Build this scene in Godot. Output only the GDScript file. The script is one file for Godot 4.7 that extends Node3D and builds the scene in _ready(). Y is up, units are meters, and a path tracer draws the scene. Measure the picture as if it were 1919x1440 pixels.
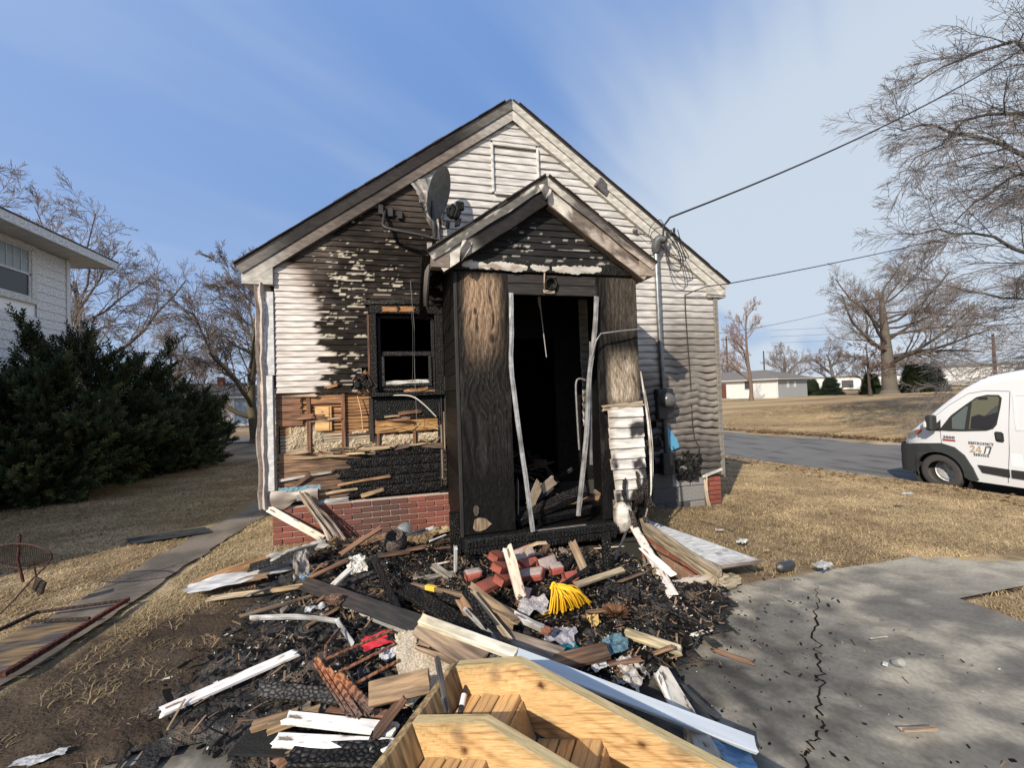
extends Node3D

# ---------------------------------------------------------------- helpers
class MB:
	var v := PackedVector3Array()
	var c := PackedColorArray()
	var ix := PackedInt32Array()
	func vert(p: Vector3, col: Color) -> int:
		v.append(p)
		c.append(col)
		return v.size() - 1
	func tri(a: int, b: int, d: int) -> void:
		ix.append(a)
		ix.append(b)
		ix.append(d)
	func quad(p0: Vector3, p1: Vector3, p2: Vector3, p3: Vector3, col: Color) -> void:
		var a := vert(p0, col)
		vert(p1, col)
		vert(p2, col)
		vert(p3, col)
		tri(a, a + 1, a + 2)
		tri(a, a + 2, a + 3)
	func box(lo: Vector3, hi: Vector3, col: Color, t := Transform3D()) -> void:
		var p: Array[Vector3] = []
		for i in 8:
			p.append(t * Vector3(hi.x if i & 1 else lo.x, hi.y if i & 2 else lo.y, hi.z if i & 4 else lo.z))
		quad(p[0], p[1], p[3], p[2], col)
		quad(p[5], p[4], p[6], p[7], col)
		quad(p[4], p[0], p[2], p[6], col)
		quad(p[1], p[5], p[7], p[3], col)
		quad(p[2], p[3], p[7], p[6], col)
		quad(p[4], p[5], p[1], p[0], col)
	# a box with its edges cut off at 45 degrees
	func bevel(lo: Vector3, hi: Vector3, b: float, col: Color, t := Transform3D()) -> void:
		var m := (lo + hi) / 2.0
		var h := (hi - lo) / 2.0
		var id := {}
		for s in 8:
			var sg := Vector3(1 if s & 1 else -1, 1 if s & 2 else -1, 1 if s & 4 else -1)
			for a in 3:
				var q := h - Vector3(b, b, b)
				q[a] = h[a]
				id[s * 3 + a] = vert(t * (m + sg * q), col)
		for a in 3:
			var u := (a + 1) % 3
			var w := (a + 2) % 3
			for s in 2:
				var k := s << a
				var q := [k, k | (1 << u), k | (1 << u) | (1 << w), k | (1 << w)]
				if s == 0:
					q.reverse()
				tri(id[q[0] * 3 + a], id[q[2] * 3 + a], id[q[1] * 3 + a])
				tri(id[q[0] * 3 + a], id[q[3] * 3 + a], id[q[2] * 3 + a])
		for a in 3:
			var u := (a + 1) % 3
			var w := (a + 2) % 3
			for i in 4:
				var k := ((i & 1) << u) | ((i >> 1) << w)
				var e := k | (1 << a)
				var f := (i & 1) != (i >> 1)
				var r := [id[k * 3 + u], id[e * 3 + u], id[e * 3 + w], id[k * 3 + w]]
				if f:
					r.reverse()
				tri(r[0], r[1], r[2])
				tri(r[0], r[2], r[3])
		for s in 8:
			var n := (s & 1) ^ ((s >> 1) & 1) ^ (s >> 2)
			if n:
				tri(id[s * 3], id[s * 3 + 2], id[s * 3 + 1])
			else:
				tri(id[s * 3], id[s * 3 + 1], id[s * 3 + 2])
	func tube(pts: Array, radii: Array, sides: int, col: Color, cap := true, col2 := Color(-1, 0, 0)) -> void:
		var n := pts.size()
		var up := Vector3(0.31, 0.87, 0.39)
		var first := v.size()
		for i in n:
			var d: Vector3 = (pts[mini(i + 1, n - 1)] - pts[maxi(i - 1, 0)]).normalized()
			if absf(d.dot(up)) > 0.96:
				up = Vector3(0.8, -0.2, 0.55)
			var a := d.cross(up).normalized()
			var b := a.cross(d)
			up = b if i > 0 else up
			var cc := col if col2.r < 0.0 else col.lerp(col2, float(i) / (n - 1))
			for k in sides:
				var g := TAU * k / sides
				vert(pts[i] + (a * cos(g) + b * sin(g)) * radii[i], cc)
			if i > 0:
				var o := first + i * sides
				for k in sides:
					var k2 := (k + 1) % sides
					tri(o - sides + k, o + k, o + k2)
					tri(o - sides + k, o + k2, o - sides + k2)
		if cap:
			for e in 2:
				var o := first + (n - 1) * sides * e
				var cv := vert(pts[(n - 1) * e], c[o])
				for k in sides:
					if e == 0:
						tri(cv, o + k, o + (k + 1) % sides)
					else:
						tri(cv, o + (k + 1) % sides, o + k)
	# profile of (radius, height) turned round the local y axis
	func lathe(prof: Array, sides: int, col: Color, t := Transform3D()) -> void:
		var first := v.size()
		for i in prof.size():
			for k in sides:
				var g := TAU * k / sides
				vert(t * Vector3(prof[i].x * cos(g), prof[i].y, prof[i].x * sin(g)), col)
			if i > 0:
				var o := first + i * sides
				for k in sides:
					var k2 := (k + 1) % sides
					tri(o - sides + k, o + k, o + k2)
					tri(o - sides + k, o + k2, o - sides + k2)
	# f(u, w) gives [position, colour]
	func grid(nx: int, ny: int, f: Callable) -> void:
		var first := v.size()
		for j in ny + 1:
			for i in nx + 1:
				var r: Array = f.call(float(i) / nx, float(j) / ny)
				vert(r[0], r[1])
		for j in ny:
			for i in nx:
				var a := first + j * (nx + 1) + i
				tri(a, a + nx + 1, a + nx + 2)
				tri(a, a + nx + 2, a + 1)
	# a flat polygon (any outline) given depth along d
	func prism(poly: PackedVector2Array, ox: Vector3, ux: Vector3, uy: Vector3, d: Vector3, col: Color) -> void:
		var t := Geometry2D.triangulate_polygon(poly)
		for s in 2:
			var o := v.size()
			for p in poly:
				vert(ox + ux * p.x + uy * p.y + d * s, col)
			for i in range(0, t.size(), 3):
				if s == 0:
					tri(o + t[i], o + t[i + 1], o + t[i + 2])
				else:
					tri(o + t[i], o + t[i + 2], o + t[i + 1])
		var n := poly.size()
		for i in n:
			var p := poly[i]
			var q := poly[(i + 1) % n]
			var a := ox + ux * p.x + uy * p.y
			var b := ox + ux * q.x + uy * q.y
			quad(a, a + d, b + d, b, col)
	func mesh(smooth := false) -> ArrayMesh:
		var a := []
		a.resize(Mesh.ARRAY_MAX)
		a[Mesh.ARRAY_VERTEX] = v
		a[Mesh.ARRAY_COLOR] = c
		a[Mesh.ARRAY_INDEX] = ix
		if smooth:
			var n := PackedVector3Array()
			n.resize(v.size())
			for i in range(0, ix.size(), 3):
				var f := (v[ix[i + 2]] - v[ix[i]]).cross(v[ix[i + 1]] - v[ix[i]])
				n[ix[i]] += f
				n[ix[i + 1]] += f
				n[ix[i + 2]] += f
			for i in n.size():
				n[i] = n[i].normalized() if n[i].length_squared() > 0.0 else Vector3.UP
			a[Mesh.ARRAY_NORMAL] = n
		var m := ArrayMesh.new()
		m.add_surface_from_arrays(Mesh.PRIMITIVE_TRIANGLES, a)
		return m

var rng := RandomNumberGenerator.new()
var na := FastNoiseLite.new()
var nb := FastNoiseLite.new()
var M := {}
var used := {}

func numbered(nm: String) -> String:
	used[nm] = used.get(nm, -1) + 1
	return nm if used[nm] == 0 else "%s_%03d" % [nm, used[nm]]

func put(mb: MB, mat: Material, nm: String, parent: Node = self, smooth := false) -> MeshInstance3D:
	var o := MeshInstance3D.new()
	o.mesh = mb.mesh(smooth)
	o.material_override = mat
	o.name = numbered(nm) if parent == self else nm
	parent.add_child(o, true)
	return o

func share(m: Mesh, mat: Material, nm: String, parent: Node, t: Transform3D) -> MeshInstance3D:
	var o := MeshInstance3D.new()
	o.mesh = m
	o.material_override = mat
	o.name = numbered(nm) if parent == self else nm
	o.transform = t
	parent.add_child(o, true)
	return o

func tag(o: Node, label: String, cat: String, group := "", kind := "") -> Node:
	o.set_meta("label", label)
	if cat:
		o.set_meta("category", cat)
	if group:
		o.set_meta("group", group)
	if kind:
		o.set_meta("kind", kind)
	return o

func thing(nm: String, label: String, cat: String, at := Vector3.ZERO, group := "") -> Node3D:
	var o := Node3D.new()
	o.name = numbered(nm)
	o.position = at
	add_child(o)
	tag(o, label, cat, group)
	return o

func node(nm: String, parent: Node, at := Vector3.ZERO) -> Node3D:
	var o := Node3D.new()
	o.name = nm
	o.position = at
	parent.add_child(o, true)
	return o

func struct(o: Node, label: String) -> Node:
	o.set_meta("label", label)
	o.set_meta("kind", "structure")
	return o

func scatter(nm: String, parent: Node, m: Mesh, mat: Material, where: Array, cols: Array) -> MultiMeshInstance3D:
	var mm := MultiMesh.new()
	mm.transform_format = MultiMesh.TRANSFORM_3D
	mm.use_colors = true
	mm.mesh = m
	mm.instance_count = where.size()
	for i in where.size():
		mm.set_instance_transform(i, where[i])
		mm.set_instance_color(i, cols[i])
	var o := MultiMeshInstance3D.new()
	o.multimesh = mm
	o.material_override = mat
	o.name = numbered(nm) if parent == self else nm
	parent.add_child(o, true)
	return o

func rr(a: float, b: float) -> float:
	return rng.randf_range(a, b)

func ss(a: float, b: float, x: float) -> float:
	return smoothstep(a, b, x)

func C(r: float, g: float, b: float) -> Color:
	return Color(r, g, b)

func vary(col: Color, k: float) -> Color:
	var f := rr(1.0 - k, 1.0 + k)
	return Color(col.r * f * rr(0.97, 1.03), col.g * f, col.b * f * rr(0.96, 1.04))

func N(x: float, y: float, s: float) -> float:   # noise 0..1, s features a metre
	return na.get_noise_2d(x * s, y * s) * 0.5 + 0.5

# basis with x along d and y as near to up as it can be, turned by roll round x
func along(d: Vector3, roll := 0.0, up := Vector3.UP) -> Basis:
	var x := d.normalized()
	if absf(x.dot(up)) > 0.98:
		up = Vector3(0, 0, 1)
	var z := x.cross(up).normalized()
	return Basis(x, z.cross(x), z).rotated(x, roll)

# ---------------------------------------------------------------- textures and materials
func noise_tex(freq: float, lo: float, hi: float, seed_: int, kind := 0, oct := 4, size := 512, stops := []) -> NoiseTexture2D:
	var n := FastNoiseLite.new()
	n.seed = seed_
	n.frequency = freq
	n.fractal_octaves = oct
	n.noise_type = FastNoiseLite.TYPE_SIMPLEX_SMOOTH
	if kind == 1:
		n.noise_type = FastNoiseLite.TYPE_CELLULAR
		n.cellular_return_type = FastNoiseLite.RETURN_DISTANCE2_SUB
		n.fractal_type = FastNoiseLite.FRACTAL_NONE
		n.cellular_jitter = 0.9
	elif kind == 2:
		n.domain_warp_enabled = true
		n.domain_warp_amplitude = 40.0
		n.domain_warp_frequency = 0.008
	var t := NoiseTexture2D.new()
	t.width = size
	t.height = size
	t.seamless = true
	t.seamless_blend_skirt = 0.2
	t.noise = n
	var g := Gradient.new()
	if stops.is_empty():
		g.set_color(0, Color(lo, lo, lo))
		g.set_color(1, Color(hi, hi, hi))
	else:
		g.offsets = PackedFloat32Array(stops[0])
		g.colors = PackedColorArray(stops[1])
	t.color_ramp = g
	return t

func mat(nm: String, rough: float, alb: Texture2D = null, hgt: Texture2D = null, hs := 0.0, scale := Vector3.ONE, world := false, spec := 0.5, metal := 0.0) -> StandardMaterial3D:
	var m := StandardMaterial3D.new()
	m.resource_name = nm
	m.vertex_color_use_as_albedo = true
	m.roughness = rough
	m.metallic = metal
	m.metallic_specular = spec
	if alb or hgt:
		m.uv1_triplanar = true
		m.uv1_world_triplanar = world
		m.uv1_scale = scale
		m.uv1_triplanar_sharpness = 4.0
	if alb:
		m.albedo_texture = alb
	if hgt:
		m.heightmap_enabled = true
		m.heightmap_texture = hgt
		m.heightmap_scale = hs
	M[nm] = m
	return m

func make_materials() -> void:
	var grain := noise_tex(0.012, 0.45, 1.0, 11, 2, 4)
	var grain2 := noise_tex(0.02, 0.5, 1.0, 12, 2, 5)
	var cells := noise_tex(0.045, 0.0, 1.0, 13, 1)
	var cells_col := noise_tex(0.045, 0.0, 1.0, 13, 1, 1, 512, [[0.0, 0.1, 0.35, 0.6, 1.0], [Color(0.1, 0.1, 0.1), Color(0.5, 0.5, 0.5), Color(0.75, 0.75, 0.75), Color(0.95, 0.95, 0.95), Color(1, 1, 1)]])
	var soft := noise_tex(0.01, 0.72, 1.0, 14, 0, 5)
	var fine := noise_tex(0.07, 0.6, 1.0, 15, 0, 3)
	var speck := noise_tex(0.09, 0.0, 1.0, 16, 0, 2, 512, [[0.0, 0.3, 0.45, 0.75, 1.0], [Color(0.5, 0.5, 0.5), Color(0.8, 0.8, 0.8), Color(0.9, 0.9, 0.9), Color(1, 1, 1), Color(1, 1, 1)]])
	var peel := noise_tex(0.016, 0.0, 1.0, 17, 2, 5, 512, [[0.0, 0.2, 0.25, 0.42, 1.0], [Color(0.36, 0.31, 0.27), Color(0.55, 0.5, 0.45), Color(0.86, 0.84, 0.81), Color(0.95, 0.94, 0.92), Color(1, 1, 1)]])
	var rust := noise_tex(0.03, 0.0, 1.0, 18, 0, 5, 512, [[0.0, 0.4, 0.6, 1.0], [Color(0.42, 0.36, 0.33), Color(0.7, 0.6, 0.55), Color(1, 1, 1), Color(1, 0.95, 0.9)]])
	var bump := noise_tex(0.03, 0.0, 1.0, 19, 0, 5)
	var ripple := noise_tex(0.008, 0.0, 1.0, 20, 2, 3)
	# the grain of a board runs along its own x
	for k in 3:
		var w := mat("wood" if k == 0 else "wood%d" % k, 0.72, grain, grain2, 0.12, Vector3(0.5, 5.0, 5.0))
		w.uv1_offset = Vector3(0.37 * k, 0.21 * k, 0.6 * k)
	mat("lumber", 0.6, noise_tex(0.009, 0.0, 1.0, 31, 2, 5, 1024, [[0.0, 0.25, 0.42, 0.5, 0.58, 0.75, 1.0], [Color(0.66, 0.58, 0.52), Color(0.86, 0.81, 0.76), Color(0.97, 0.95, 0.92), Color(0.84, 0.79, 0.73), Color(1, 1, 1), Color(0.9, 0.86, 0.8), Color(0.72, 0.65, 0.58)]]), grain, 0.05, Vector3(0.3, 4.6, 4.6))
	mat("wood_upright", 0.75, grain, grain2, 0.12, Vector3(5.0, 0.5, 5.0))
	mat("plywood", 0.75, grain2, grain2, 0.25, Vector3(7.0, 1.1, 7.0), false, 0.25)
	mat("char", 0.5, cells_col, cells, 0.8, Vector3(1.5, 2.2, 2.2), false, 0.3)
	mat("char_world", 0.75, speck, bump, 1.2, Vector3(2.6, 2.6, 2.6), true, 0.35)
	mat("paint", 0.65, soft, bump, 0.06, Vector3(1.3, 3.0, 3.0), false, 0.3)
	mat("peel", 0.65, peel, grain2, 0.08, Vector3(0.7, 3.0, 3.0))
	mat("clap", 0.75, soft, grain2, 0.1, Vector3(0.8, 6.0, 6.0), false, 0.25)
	mat("vinyl", 0.48, soft, bump, 0.03, Vector3(0.6, 3.0, 3.0))
	mat("plain", 0.7)
	mat("gloss", 0.3)
	mat("brick", 0.85, speck, bump, 0.2, Vector3(3.5, 3.5, 3.5), true)
	mat("concrete", 0.88, noise_tex(0.05, 0.82, 1.0, 41, 0, 5), bump, 0.02, Vector3(1.1, 1.1, 1.1), true)
	mat("soil", 0.95, speck, bump, 0.8, Vector3(1.7, 1.7, 1.7), true, 0.2)
	mat("asphalt", 0.9, speck, bump, 0.2, Vector3(1.3, 1.3, 1.3), true, 0.3)
	mat("metal", 0.38, soft, null, 0.0, Vector3(1.5, 1.5, 1.5), false, 0.5, 0.75)
	mat("dull_metal", 0.55, soft, bump, 0.05, Vector3(2, 2, 2), false, 0.5, 0.4)
	mat("rust", 0.8, rust, bump, 0.1, Vector3(2.5, 2.5, 2.5), false, 0.4, 0.15)
	mat("bark", 0.9, fine, grain2, 1.2, Vector3(1.0, 1.0, 1.0), false, 0.2)
	mat("twig", 0.85, null, null, 0.0, Vector3.ONE, false, 0.2)
	mat("cloth", 0.9, fine, ripple, 0.3, Vector3(2, 2, 2), false, 0.2)
	mat("shingle", 0.95, speck, bump, 0.2, Vector3(3, 3, 3), false, 0.2)
	mat("rubber", 0.75, fine, null, 0.0, Vector3(3, 3, 3))
	mat("fluff", 0.95, speck, bump, 1.5, Vector3(2.5, 2.5, 2.5), false, 0.1)
	var car := mat("car_paint", 0.28)
	car.clearcoat_enabled = true
	car.clearcoat = 0.6
	car.clearcoat_roughness = 0.08
	var gl := StandardMaterial3D.new()
	gl.resource_name = "glass"
	gl.albedo_color = Color(0.55, 0.62, 0.62, 0.28)
	gl.transparency = BaseMaterial3D.TRANSPARENCY_ALPHA
	gl.roughness = 0.04
	M["glass"] = gl
	var lf := mat("leaf", 0.75, null, null, 0.0, Vector3.ONE, false, 0.3)
	lf.backlight_enabled = true
	lf.backlight = Color(0.25, 0.25, 0.2)
	var gr := mat("straw", 0.9, null, null, 0.0, Vector3.ONE, false, 0.2)
	gr.backlight_enabled = true
	gr.backlight = Color(0.3, 0.3, 0.25)

# ---------------------------------------------------------------- lie of the land
const ROAD_AT := Vector2(10.25, -7.0)
const ROAD_DIR := Vector2(-0.208, -0.978)
const ROAD_Y := -0.62

func road_side(x: float, z: float) -> float:   # metres to the right of the road's near edge
	return (x - ROAD_AT.x) * 0.978 - (z - ROAD_AT.y) * 0.208

func mound(x: float, z: float) -> float:
	var a := 0.2 * exp(-(pow((x - 1.1) / 1.0, 2) + pow((z + 3.2) / 0.6, 2)))
	a += 0.12 * exp(-(pow((x - 0.2) / 1.5, 2) + pow((z + 2.9) / 0.9, 2)))
	a += 0.1 * exp(-(pow((x + 0.5) / 0.8, 2) + pow((z + 4.3) / 0.6, 2)))
	return a

func lay(x: float, z: float) -> float:
	var y := 0.0
	var s := road_side(x, z)
	if x > 2.2:
		y -= 0.1 * ss(2.2, 4.5, x)
	if x > 4.2 and s < 0.0:
		y -= 0.37 * ss(4.2, 10.0, x)
	if s > -0.4:
		y = lerpf(y, ROAD_Y - 0.03, ss(-0.3, 0.0, s))
	if s > 7.15:
		var far := ROAD_Y + 0.1 + ss(8.4, 34.0, s) * lerpf(1.0, 0.42, ss(28.0, 45.0, -z))
		y = lerpf(ROAD_Y - 0.03, far, ss(7.15, 7.4, s))
	if x < 0.0 and z < -16.0:
		y -= 0.3 * ss(-16.0, -40.0, z) * ss(0.0, -4.0, x)
	return y

# shares of: scorched, bare brown, for the lawn's colour and its grass
func scorch(x: float, z: float) -> float:
	var d := exp(-(pow((x + 0.75) / 1.5, 2) + pow((z + 2.95) / 1.15, 2)))
	d = maxf(d, exp(-(pow((x - 0.8) / 1.6, 2) + pow((z + 3.5) / 1.2, 2))))
	var k := d * 1.5 + (N(x, z, 120.0) - 0.5) * 0.75 + (N(x, z + 5.0, 420.0) - 0.5) * 0.35
	return ss(0.3, 0.6, k)

func lawn_col(x: float, z: float) -> Color:
	var a := N(x + z * 0.3, z * 2.0, 55.0)
	var b := N(x * 1.0, z * 2.2 + 40.0, 260.0)
	var tan_ := C(0.52, 0.385, 0.22)
	b = b * 0.62 + 0.38 * N(x * 1.1, z * 2.4 + 13.0, 820.0)
	var s := road_side(x, z)
	if x < 0.0:
		tan_ = C(0.44, 0.34, 0.215)
	if s > 7.1:
		tan_ = C(0.56, 0.41, 0.22)
	var brown := C(0.2, 0.135, 0.083)
	var olive := C(0.25, 0.215, 0.11)
	var c := tan_.lerp(brown, ss(0.40, 0.62, a * 0.6 + b * 0.45) * 0.9)
	c = c.lerp(olive, ss(0.5, 0.8, N(x + 90.0, z, 25.0)) * (0.6 if x < 0.0 else 0.25))
	if s > -1.2 and s < 0.0:
		c = c.lerp(brown, 0.6 * ss(-1.2, -0.2, s) * ss(0.35, 0.6, b))
	if x > 2.2 and x < 4.6 and z > -5.3 and z < -2.9:
		c = c.lerp(C(0.085, 0.06, 0.042), 0.75 * ss(0.25, 0.6, b + 0.5 * ss(4.2, 3.0, x)))
	var k := scorch(x, z)
	var burnt := C(0.032, 0.026, 0.022).lerp(C(0.075, 0.055, 0.04), N(x * 1.3, z + 70.0, 170.0))
	return c.lerp(burnt, k * 0.93)

func steps(stops: Array) -> PackedFloat32Array:   # [from, step, to, step, to ...]
	var r := PackedFloat32Array([stops[0]])
	for i in range(1, stops.size(), 2):
		var a := r[r.size() - 1]
		var n := maxi(1, int(round((stops[i + 1] - a) / stops[i])))
		for k in n:
			r.append(a + (stops[i + 1] - a) * (k + 1) / n)
	return r

func slab_back(x: float) -> float:
	if x < -0.6:
		return -2.42 - (x + 1.39) * 0.44
	if x > 4.7:
		return lerpf(-3.0, -2.72, ss(4.7, 5.5, x))
	return lerpf(-2.8, -3.05, ss(0.0, 2.0, x))

func on_slab(x: float, z: float, inset: float) -> bool:
	if x > 4.08 - inset and z > -2.33 - inset:
		return false
	return z > slab_back(x) + inset and x > -3.35 and x < 9.3 and z < 2.3

func is_pit(x: float, z: float) -> bool:
	return x > 1.98 and x < 2.4 and z > -4.08 and z < -3.06

func build_ground() -> void:
	var xs := steps([-900.0, 150.0, -150.0, 30.0, -30.0, 4.0, -10.0, 0.4, -4.0, 0.05, 1.98, 0.07, 2.4, 0.05, 7.0, 0.08, 11.2, 0.6, 18.0, 4.0, 60.0, 30.0, 150.0, 150.0, 900.0])
	var zs := steps([-900.0, 150.0, -150.0, 20.0, -40.0, 3.0, -16.0, 0.5, -8.0, 0.06, -4.08, 0.06, -3.06, 0.05, -0.4, 0.6, 6.0, 20.0, 46.0])
	var mb := MB.new()
	for z in zs:
		for x in xs:
			var y := lay(x, z)
			if absf(x) < 12.0 and z > -12.0 and z < 0.0:
				y += (N(x, z, 300.0) - 0.5) * 0.02 + (N(x, z, 90.0) - 0.5) * 0.03
				var k := scorch(x, z)
				y += k * (N(x, z, 420.0) - 0.4) * 0.045
				if on_slab(x, z, 0.05):
					y -= 0.09
			mb.vert(Vector3(x, y, z), lawn_col(x, z))
	var n := xs.size()
	for j in zs.size() - 1:
		for i in n - 1:
			if is_pit((xs[i] + xs[i + 1]) / 2, (zs[j] + zs[j + 1]) / 2):
				continue
			var a := j * n + i
			mb.tri(a, a + n + 1, a + n)
			mb.tri(a, a + 1, a + n + 1)
	struct(put(mb, M.soil, "ground", self, true), "dead winter lawn and scorched bare earth around the burnt house")

	# the concrete slab: a flat sheet with a broken left and back edge, a branch to the right and a crack
	mb = MB.new()
	xs = steps([-3.4, 0.04, 4.1, 0.1, 9.4])
	zs = steps([-3.1, 0.04, -0.9, 0.3, 2.4])
	var keep := {}
	for j in zs.size():
		for i in xs.size():
			var x := xs[i]
			var z := zs[j]
			var jit := (N(x, z, 330.0) - 0.5) * 0.07
			var y := -0.028 - 0.045 * ss(2.0, 4.5, x) - 0.3 * ss(4.5, 9.5, x)
			var soot := ss(0.42, 0.6, N(x * 0.8 + z * 0.5, z * 1.1, 50.0) * 0.62 + N(x, z * 1.6, 190.0) * 0.4)
			var near := exp(-(pow((x - 0.8) / 1.25, 2) + pow((z + 2.5) / 1.1, 2)))
			var grime := ss(0.42, 0.7, N(x * 1.2, z * 1.2 + 9.0, 330.0))
			var c := C(0.37, 0.335, 0.265).lerp(C(0.46, 0.415, 0.325), N(x, z, 35.0))
			c = c.lerp(C(0.24, 0.21, 0.165), grime * 0.62)
			var fade := ss(5.2, 3.0, x + (z + 3.0) * -0.9)
			c = c.lerp(C(0.075, 0.073, 0.07), soot * 0.74 * fade)
			c = c.lerp(C(0.026, 0.024, 0.022), clampf(near * 1.5 - 0.12 + (grime - 0.5) * 0.5, 0.0, 0.92))
			if x < -0.2:
				c = c.lerp(C(0.07, 0.065, 0.058), 0.45 * grime)
			mb.vert(Vector3(x, y + (N(x, z, 130.0) - 0.5) * 0.008, z), c)
			var back := slab_back(x)
			var ok := z > back + jit
			if x > 4.08 + jit and z > -2.33 + (x - 4.08) * 0.02 + jit:
				ok = false
			keep[Vector2i(i, j)] = ok
	n = xs.size()
	for j in zs.size() - 1:
		for i in n - 1:
			if keep[Vector2i(i, j)] and keep[Vector2i(i + 1, j)] and keep[Vector2i(i, j + 1)] and keep[Vector2i(i + 1, j + 1)]:
				var a := j * n + i
				mb.tri(a, a + n + 1, a + n)
				mb.tri(a, a + 1, a + n + 1)
	var patio := put(mb, M.concrete, "pavement", self, true)
	struct(patio, "sooty cracked concrete patio slab with a branch running off right")
	# the crack that wanders from its back edge towards the camera
	var crack := [Vector2(3.24, -2.8), Vector2(2.95, -2.56), Vector2(2.53, -2.22), Vector2(2.36, -2.05), Vector2(2.16, -1.87), Vector2(1.97, -1.72), Vector2(1.84, -1.61), Vector2(1.72, -1.56), Vector2(1.60, -1.44), Vector2(1.35, -1.1)]
	var cp := []
	for q in crack:
		cp.append(Vector3(q.x, 0, q.y))
	cp = smooth_path(cp, 14)
	mb = MB.new()
	for i in cp.size():
		var q: Vector3 = cp[i] + Vector3(na.get_noise_2d(i * 21.0, 4.0), 0, na.get_noise_2d(i * 21.0, 40.0)) * 0.045
		q.y = -0.0225 - 0.045 * ss(2.0, 4.5, q.x) + (N(q.x, q.z, 130.0) - 0.5) * 0.008
		var hw := (0.001 + 0.0075 * pow(N(i * 0.13, 2.0, 100.0), 1.5)) * ss(-2.85, -2.2, q.z) + 0.0015
		mb.vert(q + Vector3(-hw, 0, -hw * 0.6), C(0.012, 0.011, 0.01))
		mb.vert(q + Vector3(hw, 0, hw * 0.6), C(0.012, 0.011, 0.01))
		if i > 0:
			mb.tri(i * 2 - 2, i * 2, i * 2 + 1)
			mb.tri(i * 2 - 2, i * 2 + 1, i * 2 - 1)
	put(mb, M.soil, "crack", patio)

	# the narrow walk along the left of the house
	var line := [Vector2(-1.9, -14.0), Vector2(-2.05, -9.0), Vector2(-2.1, -7.0), Vector2(-2.22, -6.2), Vector2(-2.3, -5.4), Vector2(-2.38, -4.8), Vector2(-2.4, -4.1), Vector2(-2.45, -3.5), Vector2(-2.6, -2.7), Vector2(-2.9, -1.6)]
	mb = MB.new()
	for i in line.size() - 1:
		var a: Vector2 = line[i]
		var b: Vector2 = line[i + 1]
		var cuts := int(ceil(a.distance_to(b) / 0.1))
		for k in cuts:
			var ids := []
			for e in 2:
				var p := a.lerp(b, float(k + e * 0.97) / cuts)
				for s in 7:
					var o := lerpf(-0.24, 0.24, s / 6.0)
					if s == 0 or s == 6:
						o += (N(p.x * 3.0 + s, p.y, 300.0) - 0.5) * 0.09
					var q := p + Vector2(o, 0)
					var c := C(0.2, 0.165, 0.13).lerp(C(0.1, 0.085, 0.068), ss(0.4, 0.7, N(q.x, q.y, 170.0)))
					ids.append(mb.vert(Vector3(q.x, lay(q.x, q.y) + 0.022 + (N(q.x, q.y, 90.0) - 0.5) * 0.01, q.y), c))
			for s in 6:
				mb.tri(ids[s], ids[s + 7], ids[s + 8])
				mb.tri(ids[s], ids[s + 8], ids[s + 1])
	struct(put(mb, M.concrete, "path", self, true), "narrow worn concrete walk along the left side of the house")

	# side street on the right, with the low far kerb, and the street behind on the left
	mb = MB.new()
	var d := Vector3(ROAD_DIR.x, 0, ROAD_DIR.y)
	var side := Vector3(0.978, 0, -0.208)
	var o0 := Vector3(ROAD_AT.x, ROAD_Y, ROAD_AT.y) - d * 30.0
	mb.grid(24, 300, func(u: float, w: float):
		var p := o0 + side * (u * 7.25 - 0.06 + (0.09 * (N(w * 40.0, u, 300.0) - 0.5) if u < 0.01 or u > 0.99 else 0.0)) + d * (w * 150.0)
		var c := C(0.15, 0.145, 0.135).lerp(C(0.21, 0.2, 0.185), N(p.x, p.z, 60.0))
		c = c.lerp(C(0.07, 0.068, 0.064), ss(0.57, 0.66, N(p.x * 3.0, p.z * 0.5, 60.0)) * 0.7)
		return [p, c])
	struct(put(mb, M.asphalt, "road", self, true), "grey asphalt side street running past the right of the house")
	var kerb := thing("kerb", "low broken kerb with dead leaves on the far side of the street", "")
	kerb.remove_meta("category")
	kerb.set_meta("kind", "structure")
	for k in 40:
		if k % 5 == 3:
			continue
		mb = MB.new()
		var a := o0 + side * 7.2 + d * (24.0 + k * 1.6)
		mb.bevel(Vector3(0, -0.1, 0), Vector3(1.57, rr(0.05, 0.09), 0.16), 0.02, vary(C(0.25, 0.23, 0.2), 0.2), Transform3D(Basis(d, Vector3.UP, d.cross(Vector3.UP)), a))
		put(mb, M.concrete, "kerb_stone", kerb)
	mb = MB.new()
	mb.grid(60, 6, func(u: float, w: float):
		var p := Vector3(-60.0 + u * 75.0, 0, -19.3 - w * 3.6)
		p.y = lay(p.x, p.z) + 0.03
		return [p, C(0.15, 0.145, 0.14)])
	struct(put(mb, M.asphalt, "road", self, true), "grey street crossing behind the house on the left")

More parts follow.
